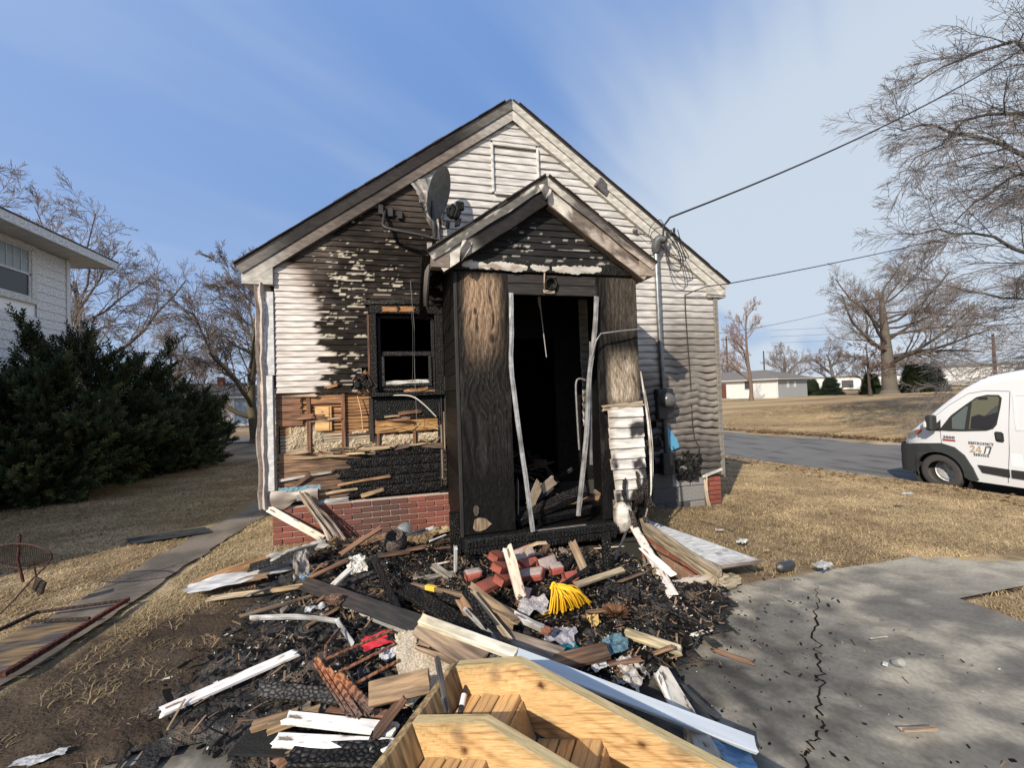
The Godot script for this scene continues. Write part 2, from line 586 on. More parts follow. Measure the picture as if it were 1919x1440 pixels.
func build_grass() -> void:
	# dry blades, matted and short; too many to count
	var mb := MB.new()
	for k in 20:
		var g := rr(0, TAU)
		var lean := rr(0.25, 1.1)
		var l := rr(0.02, 0.058)
		var p := Vector3(rr(-0.045, 0.045), 0, rr(-0.045, 0.045))
		var dir := Vector3(cos(g) * lean, 1, sin(g) * lean).normalized()
		var w := Vector3(-sin(g), 0, cos(g)) * rr(0.001, 0.0018)
		var tip := p + dir * l + Vector3(cos(g), -0.4, sin(g)) * l * 0.3
		var mid := p + dir * l * 0.55
		var c := C(1, 1, 1) * rr(0.7, 1.25)
		var a := mb.vert(p - w, c)
		mb.vert(p + w, c)
		mb.vert(mid - w, c)
		mb.vert(mid + w, c)
		mb.vert(tip, c)
		mb.tri(a, a + 1, a + 2)
		mb.tri(a + 1, a + 3, a + 2)
		mb.tri(a + 2, a + 3, a + 4)
	var tuft := mb.mesh()
	var where := []
	var cols := []
	var tries := 0
	while where.size() < 70000 and tries < 330000:
		tries += 1
		var x: float
		var z: float
		if rng.randf() < 0.45:
			x = rr(2.4, 10.2)
			z = rr(-13.0, -1.4)
		elif rng.randf() < 0.8:
			x = rr(-7.0, 0.2)
			z = rr(-13.0, -1.6)
		else:
			x = rr(9.0, 30.0)
			z = rr(-26.0, -8.0)
		var s := road_side(x, z)
		if (s > -0.03 and s < 7.3) or (x > -1.5 and x < 4.5 and z < -5.2) or (z > -3.06 and x > -0.5 and x < 4.15) or (x > -1.4 and z > -2.5 and x < 4.15) or (x > 4.0 and z > -3.0 and z < -2.3) or (x > 2.38 and x < 2.85 and z < -2.9 and z > -5.3):
			continue
		if absf(x + 2.3) < 0.28 and z < -2.5:
			continue
		if z < -13.0 and s < 0:
			continue
		var k := scorch(x, z)
		if rng.randf() < k * 0.93 or N(x, z * 2.0, 170.0) < 0.3 + 0.12 * rng.randf():
			continue
		var far := Vector2(x, z).length()
		var size := rr(0.75, 1.3) * (1.0 + far * 0.03)
		var b := Basis(Vector3.UP, rr(0, TAU)).scaled(Vector3(size * 1.35, size * rr(0.2, 0.65), size * 1.35))
		where.append(Transform3D(b, Vector3(x, lay(x, z) - 0.002, z)))
		var c := lawn_col(x, z).lerp(C(0.5, 0.38, 0.21), 0.4 if k < 0.3 else 0.35)
		cols.append(c * rr(0.75, 1.3))
	tag(scatter("dry_grass", self, tuft, M.straw, where, cols), "short matted straw coloured winter grass on the lawns", "grass", "", "stuff")
	# dead leaves drifted along the far kerb and the lawn's edge
	mb = MB.new()
	mb.quad(Vector3(-0.5, 0, -0.3), Vector3(0.0, 0.2, 0.35), Vector3(0.55, 0.05, 0.1), Vector3(0.1, 0.25, -0.4), C(1, 1, 1))
	where = []
	cols = []
	for i in 5200:
		var w := -rng.randf() * 32.0
		var off := 7.3 + absf(rng.randfn()) * 0.45
		if i % 5 == 0:
			off = -absf(rng.randfn()) * 0.9 - 0.1
		var p := ROAD_AT + ROAD_DIR * (-w - 4.0) + Vector2(0.978, -0.208) * off
		var b := Basis(Vector3.UP, rr(0, TAU)) * Basis(Vector3.RIGHT, rr(-0.5, 0.5))
		where.append(Transform3D(b.scaled(Vector3.ONE * rr(0.05, 0.12)), Vector3(p.x, lay(p.x, p.y) + 0.015, p.y)))
		cols.append(vary(C(0.2, 0.115, 0.065), 0.4))
	tag(scatter("dead_leaves", self, mb.mesh(), M.cloth, where, cols), "brown dead leaves drifted along the edges of the side street", "leaves", "", "stuff")

# ---------------------------------------------------------------- the burnt house
const ZF := -5.267        # face of the wall
const XL := -1.44
const XR := 4.45
const EAVE := 3.115
const XC := 1.463
const SLOPE := 0.7185
const HALF := 3.18
const ZP := -4.08         # face of the porch

func slab(parent: Node, nm: String, m: Material, lo: Vector3, hi: Vector3, col: Color, b := 0.004, t := Transform3D()) -> MeshInstance3D:
	var mb := MB.new()
	mb.bevel(lo, hi, minf(b, minf(hi.x - lo.x, minf(hi.y - lo.y, hi.z - lo.z)) * 0.4), col, t)
	return put(mb, m, nm, parent)

# one board from a to b, its own x along it; ends may be broken, colours run from c1 to c2
func board_mesh(l: float, w: float, t: float, c1: Color, c2: Color, jag := 0.0, rough := 0.0, segs := 6, warp := 0.0, turn := 0.15) -> MB:
	var mb := MB.new()
	var b := minf(0.004, t * 0.25)
	var prof := [Vector2(-w / 2 + b, t), Vector2(-w / 6, t), Vector2(w / 6, t), Vector2(w / 2 - b, t), Vector2(w / 2, t - b), Vector2(w / 2, b), Vector2(w / 2 - b, 0), Vector2(-w / 2 + b, 0), Vector2(-w / 2, b), Vector2(-w / 2, t - b)]
	var n := prof.size()
	var ph := rr(0, 100)
	for i in segs + 1:
		var u := float(i) / segs
		var c := c1.lerp(c2, ss(0.5 - turn * 2.5, 0.5 + turn * 2.5, u + (na.get_noise_2d(u * 200.0 + ph, ph) * 0.2)))
		for k in n:
			var p: Vector2 = prof[k]
			var x := u * l
			if i == 0 or i == segs:
				x += (rr(-1, 1) * jag) if jag > 0.0 else 0.0
			var y := p.y + rr(-1, 1) * rough * t + sin(u * PI) * warp
			var z := p.x + rr(-1, 1) * rough * w * 0.35
			mb.vert(Vector3(x, y, z), vary(c, 0.1))
		if i > 0:
			var o := i * n
			for k in n:
				var k2 := (k + 1) % n
				mb.tri(o - n + k, o + k2, o + k)
				mb.tri(o - n + k, o - n + k2, o + k2)
	for e in 2:
		var o := e * segs * n
		var cv := mb.vert(Vector3(e * l, t / 2, 0), mb.c[o])
		for k in n:
			var k2 := (k + 1) % n
			if e == 0:
				mb.tri(cv, o + k, o + k2)
			else:
				mb.tri(cv, o + k2, o + k)
	return mb

func board(parent: Node, nm: String, a: Vector3, b: Vector3, w: float, t: float, m: String, c1: Color, c2 := Color(-1, 0, 0), roll := 0.0, jag := 0.0, rough := 0.0, warp := 0.0, segs := 0) -> MeshInstance3D:
	if c2.r < 0.0:
		c2 = c1
	var l := a.distance_to(b)
	if segs == 0:
		segs = clampi(int(l / 0.12), 3, 14)
	var o := put(board_mesh(l, w, t, c1, c2, jag, rough, segs, warp), M[m], nm, parent)
	o.transform = Transform3D(along(b - a, roll), a)
	return o

func rake(x: float) -> float:
	return EAVE + SLOPE * (HALF - absf(x - XC))

# true colours of the old clapboards: white paint, brown scorching, char and flakes of paint left on the char
func clap_col(x: float, y: float, row: int) -> Color:
	var rowj := float((row * 7919) % 97) / 97.0
	var white := C(0.80, 0.745, 0.69).lerp(C(0.62, 0.54, 0.47), ss(0.45, 0.75, N(x * 0.6, y * 4.0, 160.0)) * 0.6)
	var char_ := C(0.026, 0.0185, 0.0145).lerp(C(0.009, 0.0075, 0.0065), N(x, y * 3.0, 200.0))
	char_ = char_.lerp(C(0.15, 0.12, 0.1), 0.75 * ss(0.5, 0.8, N(x * 0.9 + 7.0, y * 1.6, 75.0)) * ss(0.35, -0.3, x) * ss(2.2, 2.9, y))
	char_ = char_.lerp(C(0.05, 0.042, 0.037), ss(0.56, 0.8, N(x * 0.7 + rowj * 9.0, y * 5.0, 330.0)))
	var edge := -0.92 + 0.09 * (rowj - 0.5)
	var soft := 0.05
	if y > 2.55:
		edge -= 0.15 * ss(2.55, 3.2, y)
		soft = 0.12 + 0.16 * ss(2.7, 3.2, y)
	if y > 3.05:
		edge -= 0.5 * ss(3.05, 3.35, y)
	if y < 2.3:
		edge += 0.13 * rowj
	edge += (N(x * 2.0, y * 6.0, 200.0) - 0.5) * 0.14
	var k := ss(edge - soft, edge + soft, x)
	var sootw := C(0.27, 0.21, 0.165)
	white = white.lerp(sootw, ss(2.5, 3.15, y) * 0.7 * ss(-1.35, -0.9, x) + 0.55 * ss(3.0, 3.25, y))
	var c := white.lerp(C(0.22, 0.14, 0.09), k).lerp(char_, ss(0.35, 0.85, k))
	# paint that is left
	if x > -0.98:
		var amount := 0.0
		if y > 2.62 and y < 3.4:
			amount = 0.07 * exp(-pow((x + 0.52) / 0.3, 2)) * (0.3 + 1.2 * N(x, y, 60.0)) + 0.03 * exp(-pow((x + 0.1) / 0.5, 2)) - 0.025
		elif y >= 3.4:
			amount = -0.04
		elif y > 1.6:
			amount = -0.02 if rowj < 0.55 else 0.075
		amount -= 0.075 * ss(0.52, 0.3, N(x * 0.8, y * 1.6 + 3.0, 110.0))
		var f := na.get_noise_2d(x * 260.0 + row * 311.0, (y - floorf(y / 0.068) * 0.068) * 1700.0) * 0.5 + 0.5
		var ragged := N(x * 1.0 + row * 5.0, y * 3.2, 900.0)
		var fl := ss(0.625 - amount, 0.645 - amount, f * 0.62 + 0.38 * ragged)
		c = c.lerp(C(0.72, 0.64, 0.5) if y > 2.0 else C(0.6, 0.53, 0.43), fl * (0.55 + 0.4 * N(x, y + 20.0, 500.0)))
	if y > 3.55:
		c = c.lerp(C(0.13, 0.105, 0.088), 0.6 * ss(3.55, 3.95, y) * ss(-0.3, 0.15, x))
	# cracks of char near the window
	return c

func vinyl_col(x: float, y: float) -> Color:
	var c := C(0.72, 0.69, 0.645).lerp(C(0.58, 0.55, 0.51), N(x, y * 2.0, 90.0) * 0.6)
	c = c.lerp(C(0.38, 0.355, 0.325), 0.5 * ss(0.44, 0.72, N(x * 1.2, y * 3.0, 130.0)) * ss(5.2, 3.4, y) * ss(3.2, 0.6, x))
	c = c.lerp(C(0.2, 0.18, 0.165), 0.75 * ss(0.75, 0.2, x) * ss(4.5, 4.0, y))
	if x > 2.3:
		var s := ss(3.4, 3.75, x) * ss(3.15, 2.5, y) * 0.42 + ss(3.3, 4.0, x) * ss(2.7, 2.0, y) * 0.3 + 0.36 * ss(2.7, 2.1, y)
		s = maxf(s, ss(2.3, 1.6, y) * (0.8 + 0.25 * ss(3.9, 3.2, x)))
		s += 0.5 * ss(0.3, 0.0, fposmod(y - 0.36, 0.098) / 0.098) * ss(2.8, 2.2, y)  # soot and painted-in gap shade, a dark line along the bottom of each course
		s += (N(x * 1.5, y * 4.0, 160.0) - 0.5) * 0.5 * ss(2.3, 1.7, y)
		c = c.lerp(C(0.16, 0.138, 0.115), clampf(s, 0.0, 0.93))
		c = c.lerp(C(0.025, 0.023, 0.022), clampf(ss(1.7, 1.15, y) * ss(3.75, 3.35, x) + ss(1.05, 0.6, y) * 0.6, 0.0, 0.95))
		c = c.lerp(C(0.40, 0.35, 0.29), 0.4 * ss(3.85, 4.2, x) * ss(2.9, 2.2, y) * ss(0.8, 1.4, y))
	return c

func clapboard(parent: Node, x0: float, x1: float, y: float, h: float, z: float, lip: float, colf: Callable, m: Material, row: int, cell := 0.014, wave := 0.0, nm := "clapboard") -> void:
	var mb := MB.new()
	var nx := maxi(2, int((x1 - x0) / cell))
	var ys := [0.0, 0.0, 0.12, 0.35, 0.6, 0.85, 1.06]
	var n := nx + 1
	for j in 7:
		for i in n:
			var x := lerpf(x0, x1, float(i) / nx)
			var q: float = ys[j]
			var zz := z + lip * (1.0 - q)
			if j == 0:
				zz = z - 0.004
			var yy := y + q * h
			if wave > 0.0:
				var a := wave * 1.7 * ss(2.35, 1.2, y) + 0.25
				if a > 0.0:
					var w := na.get_noise_2d(x * 75.0, y * 140.0)
					var w2 := nb.get_noise_2d(x * 160.0, y * 60.0)
					yy += a * 0.022 * w2 * (1.0 + ss(3.9, 4.4, x))
					zz += a * (0.026 * w + 0.02 * w2) * (0.5 + q) + a * 0.012 * sin(PI * clampf(q, 0.0, 1.0))
			else:
				zz += (N(x * 2.0, y * 20.0, 60.0) - 0.5) * 0.006
			mb.vert(Vector3(x, yy, zz), colf.call(x, y + q * h, row))
	for j in 6:
		for i in nx:
			var a := j * n + i
			mb.tri(a, a + n, a + n + 1)
			mb.tri(a, a + n + 1, a + 1)
	put(mb, m, nm, parent, wave > 0.0)

func build_house() -> Node3D:
	var h := thing("burnt_house", "white sided gabled house with fire blackened rear wall and burnt out porch", "house")
	# --- body: side and back walls, floor and ceiling close the rooms off; charred within
	var soot := C(0.016, 0.015, 0.014)
	slab(h, "wall", M.plain, Vector3(XL + 0.01, 0, -15.5), Vector3(XL + 0.16, EAVE - 0.05, ZF - 0.17), C(0.6, 0.57, 0.52))
	slab(h, "wall", M.plain, Vector3(XR - 0.16, -0.1, -15.5), Vector3(XR - 0.01, EAVE - 0.05, ZF - 0.17), C(0.6, 0.57, 0.52))
	slab(h, "wall", M.plain, Vector3(XL + 0.162, 0, -15.5), Vector3(XR - 0.162, EAVE - 0.05, -15.35), C(0.6, 0.57, 0.52))
	slab(h, "floor", M.char, Vector3(XL + 0.164, 0.1, -15.3), Vector3(XR - 0.164, 0.24, ZF - 0.19), soot)
	slab(h, "ceiling", M.char, Vector3(XL + 0.164, 2.75, -15.3), Vector3(XR - 0.164, 2.9, ZF - 0.19), soot)
	slab(h, "inner_wall", M.char, Vector3(XL + 0.164, 0.25, -9.2), Vector3(XR - 0.164, 2.74, -9.1), soot)
	slab(h, "inner_wall", M.char, Vector3(0.72, 0.25, -9.0), Vector3(0.8, 2.74, -6.4), soot)
	# facade behind the siding, with the window and the porch doorway left open
	var in_z := ZF - 0.16
	for r in [[XL + 0.02, 1.75, -0.30, 2.9], [0.40, 0.2, 1.0, 2.9], [1.95, -0.1, XR - 0.02, 2.9], [-0.298, 2.62, 0.398, 2.9], [1.002, 2.32, 1.948, 2.9]]:
		slab(h, "sheathing", M.char, Vector3(r[0], r[1], in_z), Vector3(r[2], r[3], ZF - 0.03), C(0.03, 0.027, 0.024))
	slab(h, "sheathing", M.char, Vector3(XL + 0.02, 0.2, in_z), Vector3(0.398, 1.748, ZF - 0.12), C(0.05, 0.035, 0.025))
	var gable := MB.new()
	gable.prism(PackedVector2Array([Vector2(XL, 2.91), Vector2(XR, 2.91), Vector2(XR, rake(XR) - 0.06), Vector2(XC, rake(XC) - 0.06), Vector2(XL, rake(XL) - 0.06)]), Vector3(0, 0, ZF - 0.03), Vector3.RIGHT, Vector3.UP, Vector3(0, 0, -0.12), C(0.04, 0.035, 0.03))
	put(gable, M.char, "sheathing", h)

	# --- clapboards of the left half
	var row := 0
	var y := 1.70
	while y < 4.5:
		var x0 := -1.375
		var lim := XC - HALF + (y + 0.068 + 0.13 - EAVE) / SLOPE
		x0 = maxf(x0, lim)
		var x1 := 0.5
		if y < 1.99:
			x1 = -0.6 + (y - 1.70) * 0.85 + rr(-0.05, 0.05)
		elif y < 2.70:
			x1 = -0.375
		elif y < 2.78:
			x1 = -0.4
		if y > 3.1:
			x1 = 0.56 if y < 3.9 else 0.3
		if x1 - x0 > 0.08:
			clapboard(h, x0, x1, y, 0.068, ZF + 0.004, 0.012, clap_col, M.clap, row)
		y += 0.068
		row += 1
	# --- vinyl siding of the gable and of the right half
	y = 0.36
	row = 0
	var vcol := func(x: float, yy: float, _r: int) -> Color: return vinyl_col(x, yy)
	while y < 5.16:
		var top := y + 0.098
		var lim := (top + 0.12 - EAVE) / SLOPE
		var x0 := maxf(0.12, XC - HALF + lim)
		var x1 := minf(4.42, XC + HALF - lim)
		if y < 4.24:
			x0 = lerpf(0.47, 0.16, clampf((y - 3.5) / 0.75, 0, 1)) + rr(-0.02, 0.02)
		if y < 2.85:
			x0 = 2.3
		if y < 1.1:
			x0 = 3.36 + rr(-0.06, 0.1) if y > 0.55 else 3.9
		if y >= 4.0 and y < 4.8:
			# either side of the gable vent
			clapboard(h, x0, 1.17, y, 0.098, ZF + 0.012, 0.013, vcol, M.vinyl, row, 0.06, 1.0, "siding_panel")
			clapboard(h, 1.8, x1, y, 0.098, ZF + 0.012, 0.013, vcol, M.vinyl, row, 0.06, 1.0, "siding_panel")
			if y > 4.15:
				clapboard(h, 1.195, 1.775, y + 0.03, 0.098, ZF + 0.016, 0.013, vcol, M.vinyl, row, 0.1, 0.0, "vent_slat")
			else:
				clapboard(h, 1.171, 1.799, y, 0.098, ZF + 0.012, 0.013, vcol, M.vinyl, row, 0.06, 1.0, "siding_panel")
		elif x1 - x0 > 0.06:
			var cell := 0.022 if y < 2.3 else 0.05
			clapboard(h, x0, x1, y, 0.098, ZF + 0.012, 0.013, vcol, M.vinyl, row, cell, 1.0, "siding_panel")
		y += 0.098
		row += 1
	var vent := node("gable_vent", h)
	for r in [[1.165, 4.19, 1.195, 4.83], [1.775, 4.19, 1.805, 4.83], [1.197, 4.80, 1.773, 4.83], [1.197, 4.165, 1.773, 4.195]]:
		slab(vent, "vent_frame", M.vinyl, Vector3(r[0], r[1], ZF + 0.01), Vector3(r[2], r[3], ZF + 0.055), C(0.74, 0.71, 0.66))
	# a melted sheet of vinyl hanging in folds behind the dish
	var drape := MB.new()
	drape.grid(40, 40, func(u: float, w: float):
		var xl := lerpf(0.12, 0.40, pow(w, 0.8)) + 0.02 * sin(w * 7.0)
		var x := lerpf(xl, 0.56 - 0.03 * w, u)
		var yy := lerpf(4.33 - 0.1 * (1.0 - u), 3.62 + 0.12 * sin(u * 9.0), w)
		var fold := sin(u * 17.0 + 2.5 * w + 2.0 * N(u, w, 120.0))
		return [Vector3(x, yy, ZF + 0.035 + 0.022 * fold * (0.3 + w) + 0.03 * N(u, w * 2.0, 200.0)), C(0.42, 0.385, 0.34).lerp(C(0.06, 0.052, 0.047), ss(0.35, 0.65, N(u * 1.4, w * 0.5, 330.0) + 0.25 * w - 0.12))])
	put(drape, M.vinyl, "melted_siding", h, true)

	# --- corner posts
	slab(h, "corner_board", M.paint, Vector3(XL - 0.03, 1.90, ZF - 0.02), Vector3(-1.382, 2.84, ZF + 0.03), C(0.72, 0.72, 0.7))
	slab(h, "corner_board", M.paint, Vector3(XL - 0.035, 0.62, ZF - 0.02), Vector3(-1.40, 1.895, ZF + 0.045), C(0.75, 0.74, 0.71))
	var mb := MB.new()
	mb.grid(12, 70, func(u: float, w: float):
		var yy := 2.93 - 2.5 * w
		var wid := 0.075 + 0.03 * N(w * 2.0, 1.0, 200.0)
		var fold := 0.022 * sin(u * 9.0 + 3.0 * N(w, 0.3, 300.0)) + 0.03 * (N(u, w * 3.0, 200.0) - 0.5)
		var p := Vector3(XL - 0.03 - wid * (1.0 - u) + 0.03 * (N(w * 2.5, 7.0, 200.0) - 0.5), yy, ZF + 0.035 + fold + 0.03 * u)
		return [p, C(0.62, 0.53, 0.46).lerp(C(0.16, 0.13, 0.11), ss(0.58, 0.75, N(u * 0.5, w * 2.0 + 3.0, 400.0)) * ss(1.9, 2.3, yy) * 0.8)])
	put(mb, M.vinyl, "melted_corner_post", h, true)
	slab(h, "corner_board", M.vinyl, Vector3(4.42, 0.33, ZF - 0.03), Vector3(4.475, 2.93, ZF + 0.04), C(0.25, 0.225, 0.19))
	slab(h, "siding_trim", M.vinyl, Vector3(4.476, 0.3, ZF - 0.2), Vector3(4.49, 2.93, ZF + 0.038), C(0.25, 0.225, 0.2))

	build_roof(h)
	build_exposed_wall(h)
	build_window(h)
	build_foundation(h)
	build_porch(h)
	return h

func build_roof(h: Node3D) -> void:
	var zr := ZF + 0.075
	var shingle := C(0.055, 0.05, 0.048)
	for s: float in [-1.0, 1.0]:
		var d := Vector3(-s, SLOPE, 0).normalized()          # up the slope
		var n := Vector3(s * SLOPE, 1, 0).normalized()
		var foot := Vector3(XC + s * (HALF + 0.02), EAVE - 0.015, zr)
		var l := (HALF + 0.02) / absf(d.x)
		var t := Transform3D(Basis(d, n, d.cross(n)), foot)
		var dz := signf(t.basis.z.z)
		var lo := Vector3(0, 0, minf(0, -dz * 10.6))
		var hi := Vector3(l - 0.001, 0.03, maxf(0, -dz * 10.6))
		slab(h, "roof", M.shingle, lo, hi, shingle, 0.002, t)
		# courses of shingles seen at the rake edge
		for k in 27:
			var u := k * 0.142
			var m2 := MB.new()
			var out := 0.012 + rr(0, 0.008)
			m2.bevel(Vector3(u, 0.031, minf(dz * out, -dz * 0.9)), Vector3(minf(u + 0.16, l), 0.031 + rr(0.012, 0.02), maxf(dz * out, -dz * 0.9)), 0.003, vary(shingle, 0.3), t)
			put(m2, M.shingle, "shingle", h)
		# drip board, fascia and frieze under the rake; sooty on the left
		var dark: bool = s < 0
		var cf := C(0.025, 0.022, 0.02) if dark else C(0.6, 0.57, 0.5)
		var cf2 := C(0.2, 0.165, 0.14) if dark else C(0.7, 0.665, 0.59)
		var f := MB.new()
		for part in [[-0.095, -0.002, 0.0, -0.025, 0], [-0.205, -0.097, -0.014, -0.06, 1]]:
			f = MB.new()
			f.grid(64, 3, func(u: float, w: float):
				var yy := lerpf(part[0], part[1], w)
				var x := lerpf(0.0, l + yy * SLOPE, u)
				var p := t * Vector3(x, yy, dz * (part[2] + 0.006 * na.get_noise_2d(x * 60.0, 3.0) * part[4]))
				var c := cf if part[4] == 0 else cf2
				var g := (N(x * 1.0, yy * 6.0 + s, 130.0) - 0.5)
				if dark:
					c = c.lerp(C(0.55, 0.52, 0.47), ss(0.72, 0.1, x) * (1.0 if part[4] == 1 else 0.35) + ss(2.9, 3.6, x) * (0.75 if part[4] == 1 else 0.25))
					c = c.lerp(C(0.05, 0.043, 0.04), clampf(0.6 * ss(0.9, 1.4, x) * ss(2.7, 1.7, x) + g * 0.5, 0, 1))
				else:
					c = c.lerp(C(0.36, 0.33, 0.28), clampf(g * 0.8, 0, 0.5))
				return [p, c])
			put(f, M.paint, "rake_board", h)
		# soffit behind the boards
		var sf := MB.new()
		sf.bevel(Vector3(0.0, -0.21, minf(-dz * 0.03, -dz * 0.068)), Vector3(l - 0.25, -0.002, maxf(-dz * 0.03, -dz * 0.068)), 0.002, cf2, t)
		put(sf, M.paint, "soffit", h)
		# boxed eave return at the corner, and the eave running back
		var ex: float = XC + s * (HALF - 0.03)
		var m3 := MB.new()
		var poly := PackedVector2Array([Vector2(0, 0), Vector2(0.31, 0), Vector2(0.31, 0.34), Vector2(0.0, 0.115)])
		m3.prism(poly, Vector3(ex, EAVE - 0.2, zr - 0.016), Vector3(-s, 0, 0), Vector3.UP, Vector3(0, 0, -0.09), C(0.56, 0.535, 0.48) if s < 0 else C(0.5, 0.47, 0.42))
		put(m3, M.paint, "eave_return", h)
		slab(h, "soffit", M.paint, Vector3(minf(ex, ex - s * 0.3), EAVE - 0.2, -15.6), Vector3(maxf(ex, ex - s * 0.3), EAVE - 0.17, zr - 0.11), C(0.6, 0.58, 0.53))
		slab(h, "fascia", M.paint, Vector3(ex - 0.012, EAVE - 0.165, -15.6), Vector3(ex + 0.012, EAVE - 0.045, zr - 0.11), C(0.58, 0.56, 0.5))
	var m4 := MB.new()
	m4.prism(PackedVector2Array([Vector2(XL, EAVE), Vector2(XR, EAVE), Vector2(XC, rake(XC) - 0.1)]), Vector3(0, 0, -15.45), Vector3.RIGHT, Vector3.UP, Vector3(0, 0, 0.1), C(0.6, 0.58, 0.53))
	put(m4, M.paint, "wall", h)
	# a lifted block of trim on the right rake
	var up := Vector3(-1, SLOPE, 0).normalized()
	var nn := Vector3(SLOPE, 1, 0).normalized()
	var at := Vector3(2.72, rake(2.72) - 0.1, zr + 0.012)
	slab(h, "loose_trim", M.paint, Vector3(-0.11, -0.1, 0), Vector3(0.11, 0.06, 0.07), C(0.15, 0.145, 0.14), 0.01, Transform3D(Basis(up, nn, up.cross(nn)).rotated(Vector3.UP, 0.25), at))

func build_exposed_wall(h: Node3D) -> void:
	# where the siding burnt away under the window: lath, studs, insulation, sheathing
	var z := ZF - 0.065
	var y := 0.97
	while y < 1.95:
		for seg in [[-1.03, -0.7], [-0.66, -0.36], [-1.36, -1.08]]:
			if seg[0] < -1.2 and y > 1.7 or seg[0] < -0.7 and y > 1.72:
				continue
			if seg[0] > -0.7 and y > 1.72:
				seg = [-0.58, -0.36]
			var c := C(0.6, 0.31, 0.12).lerp(C(0.34, 0.15, 0.065), rng.randf())
			if y < 1.2:
				c = C(0.55, 0.43, 0.3)
			board(h, "lath", Vector3(seg[0], y, z), Vector3(seg[1], y + rr(-0.008, 0.008), z), 0.03, 0.012, "wood%d" % (1 + rng.randi() % 2), vary(c, 0.25), vary(c, 0.2), PI / 2, 0.004, 0.15)
		y += 0.038
	# brown sheathing to the left
	y = 1.36
	while y < 1.72:
		board(h, "sheathing_board", Vector3(-1.37, y, ZF - 0.05), Vector3(-1.11 + rr(-0.06, 0.02) + 0.1 * (y - 1.36), y, ZF - 0.05), 0.078, 0.02, "wood", vary(C(0.27, 0.13, 0.07), 0.2), vary(C(0.36, 0.17, 0.085), 0.2), PI / 2, 0.02, 0.05)
		y += 0.082
	for s in [[-1.055, 0.98, 1.69, 0.045], [-0.683, 0.95, 1.72, 0.045], [-0.372, 1.1, 1.62, 0.05], [-0.30, 1.03, 1.19, 0.035], [0.12, 1.03, 1.19, 0.035], [0.455, 0.98, 1.34, 0.05]]:
		slab(h, "stud", M.wood_upright, Vector3(s[0] - s[3] / 2, s[1], ZF - 0.085), Vector3(s[0] + s[3] / 2, s[2], ZF - 0.02), vary(C(0.36, 0.16, 0.085), 0.2) if s[0] < -0.5 or s[0] > 0.4 or s[1] < 1.05 else C(0.04, 0.03, 0.025))
	board(h, "blocking", Vector3(-1.03, 1.615, ZF - 0.06), Vector3(-0.705, 1.615, ZF - 0.06), 0.11, 0.03, "wood", C(0.5, 0.25, 0.11), C(0.56, 0.28, 0.13), PI / 2)
	board(h, "rail", Vector3(-0.66, 1.195, ZF - 0.07), Vector3(0.45, 1.215, ZF - 0.07), 0.055, 0.022, "wood1", C(0.22, 0.095, 0.05), C(0.26, 0.12, 0.06), PI / 2 - 0.5, 0.0, 0.06)
	# new plywood patch with a nail head
	var patch := node("plywood_patch", h)
	slab(patch, "sheet", M.paint, Vector3(-0.985, 1.25, ZF - 0.05), Vector3(-0.835, 1.53, ZF - 0.022), C(0.82, 0.50, 0.22))
	slab(patch, "sheet", M.paint, Vector3(-0.833, 1.25, ZF - 0.05), Vector3(-0.808, 1.53, ZF - 0.027), C(0.66, 0.38, 0.16))
	slab(patch, "nail_head", M.dull_metal, Vector3(-0.915, 1.462, ZF - 0.022), Vector3(-0.903, 1.474, ZF - 0.018), C(0.12, 0.1, 0.09))
	# orange boards under the charred sill
	for k in 2:
		board(h, "sheathing_board", Vector3(-0.34, 1.225 + k * 0.083, ZF - 0.06), Vector3(0.43, 1.235 + k * 0.083, ZF - 0.06), 0.08, 0.02, "wood%d" % (k + 1), C(0.62, 0.33, 0.115), C(0.7, 0.38, 0.13), PI / 2, 0.02, 0.08)
	for k in 9:
		var x := rr(-0.3, 0.35)
		board(h, "splinter", Vector3(x, rr(1.19, 1.36), ZF - 0.035), Vector3(x + rr(0.08, 0.3), rr(1.19, 1.36), ZF - 0.028), rr(0.006, 0.014), 0.004, "wood", C(0.5, 0.3, 0.13), C(0.6, 0.42, 0.2), PI / 2, 0.01, 0.3)
	# torn insulation and plaster
	for r in [[-1.34, 0.96, 0.5, 0.46], [-1.06, 0.94, 0.42, 0.22], [-0.68, 0.96, 0.4, 0.2], [-0.34, 0.99, 0.5, 0.18], [0.1, 1.03, 0.42, 0.15], [-0.64, 1.18, 0.28, 0.07], [-1.04, 1.66, 0.34, 0.06]]:
		var mb := MB.new()
		var sd := rr(0, 50)
		mb.grid(46, 22, func(u: float, w: float):
			var e := minf(minf(u, 1.0 - u) * 5.0, minf(w, 1.0 - w) * 3.0)
			var n1 := N(u * r[2] + sd, w * r[3], 1500.0)
			var top: float = r[3] * w * (0.75 + 0.5 * N(u * r[2] + sd, 2.0, 900.0))
			return [Vector3(r[0] + u * r[2], r[1] + top, ZF - 0.085 + minf(1.0, e) * (0.03 + 0.05 * n1 * (1.0 - w * 0.6))), C(0.62, 0.51, 0.36).lerp(C(0.3, 0.235, 0.16), ss(0.4, 0.7, N(u * r[2], w * r[3] + sd, 3000.0)))])
		put(mb, M.fluff, "insulation", h, true)
	# lower sheathing: brown boards on the left, deep char on the right
	var k2 := 0
	y = 0.455
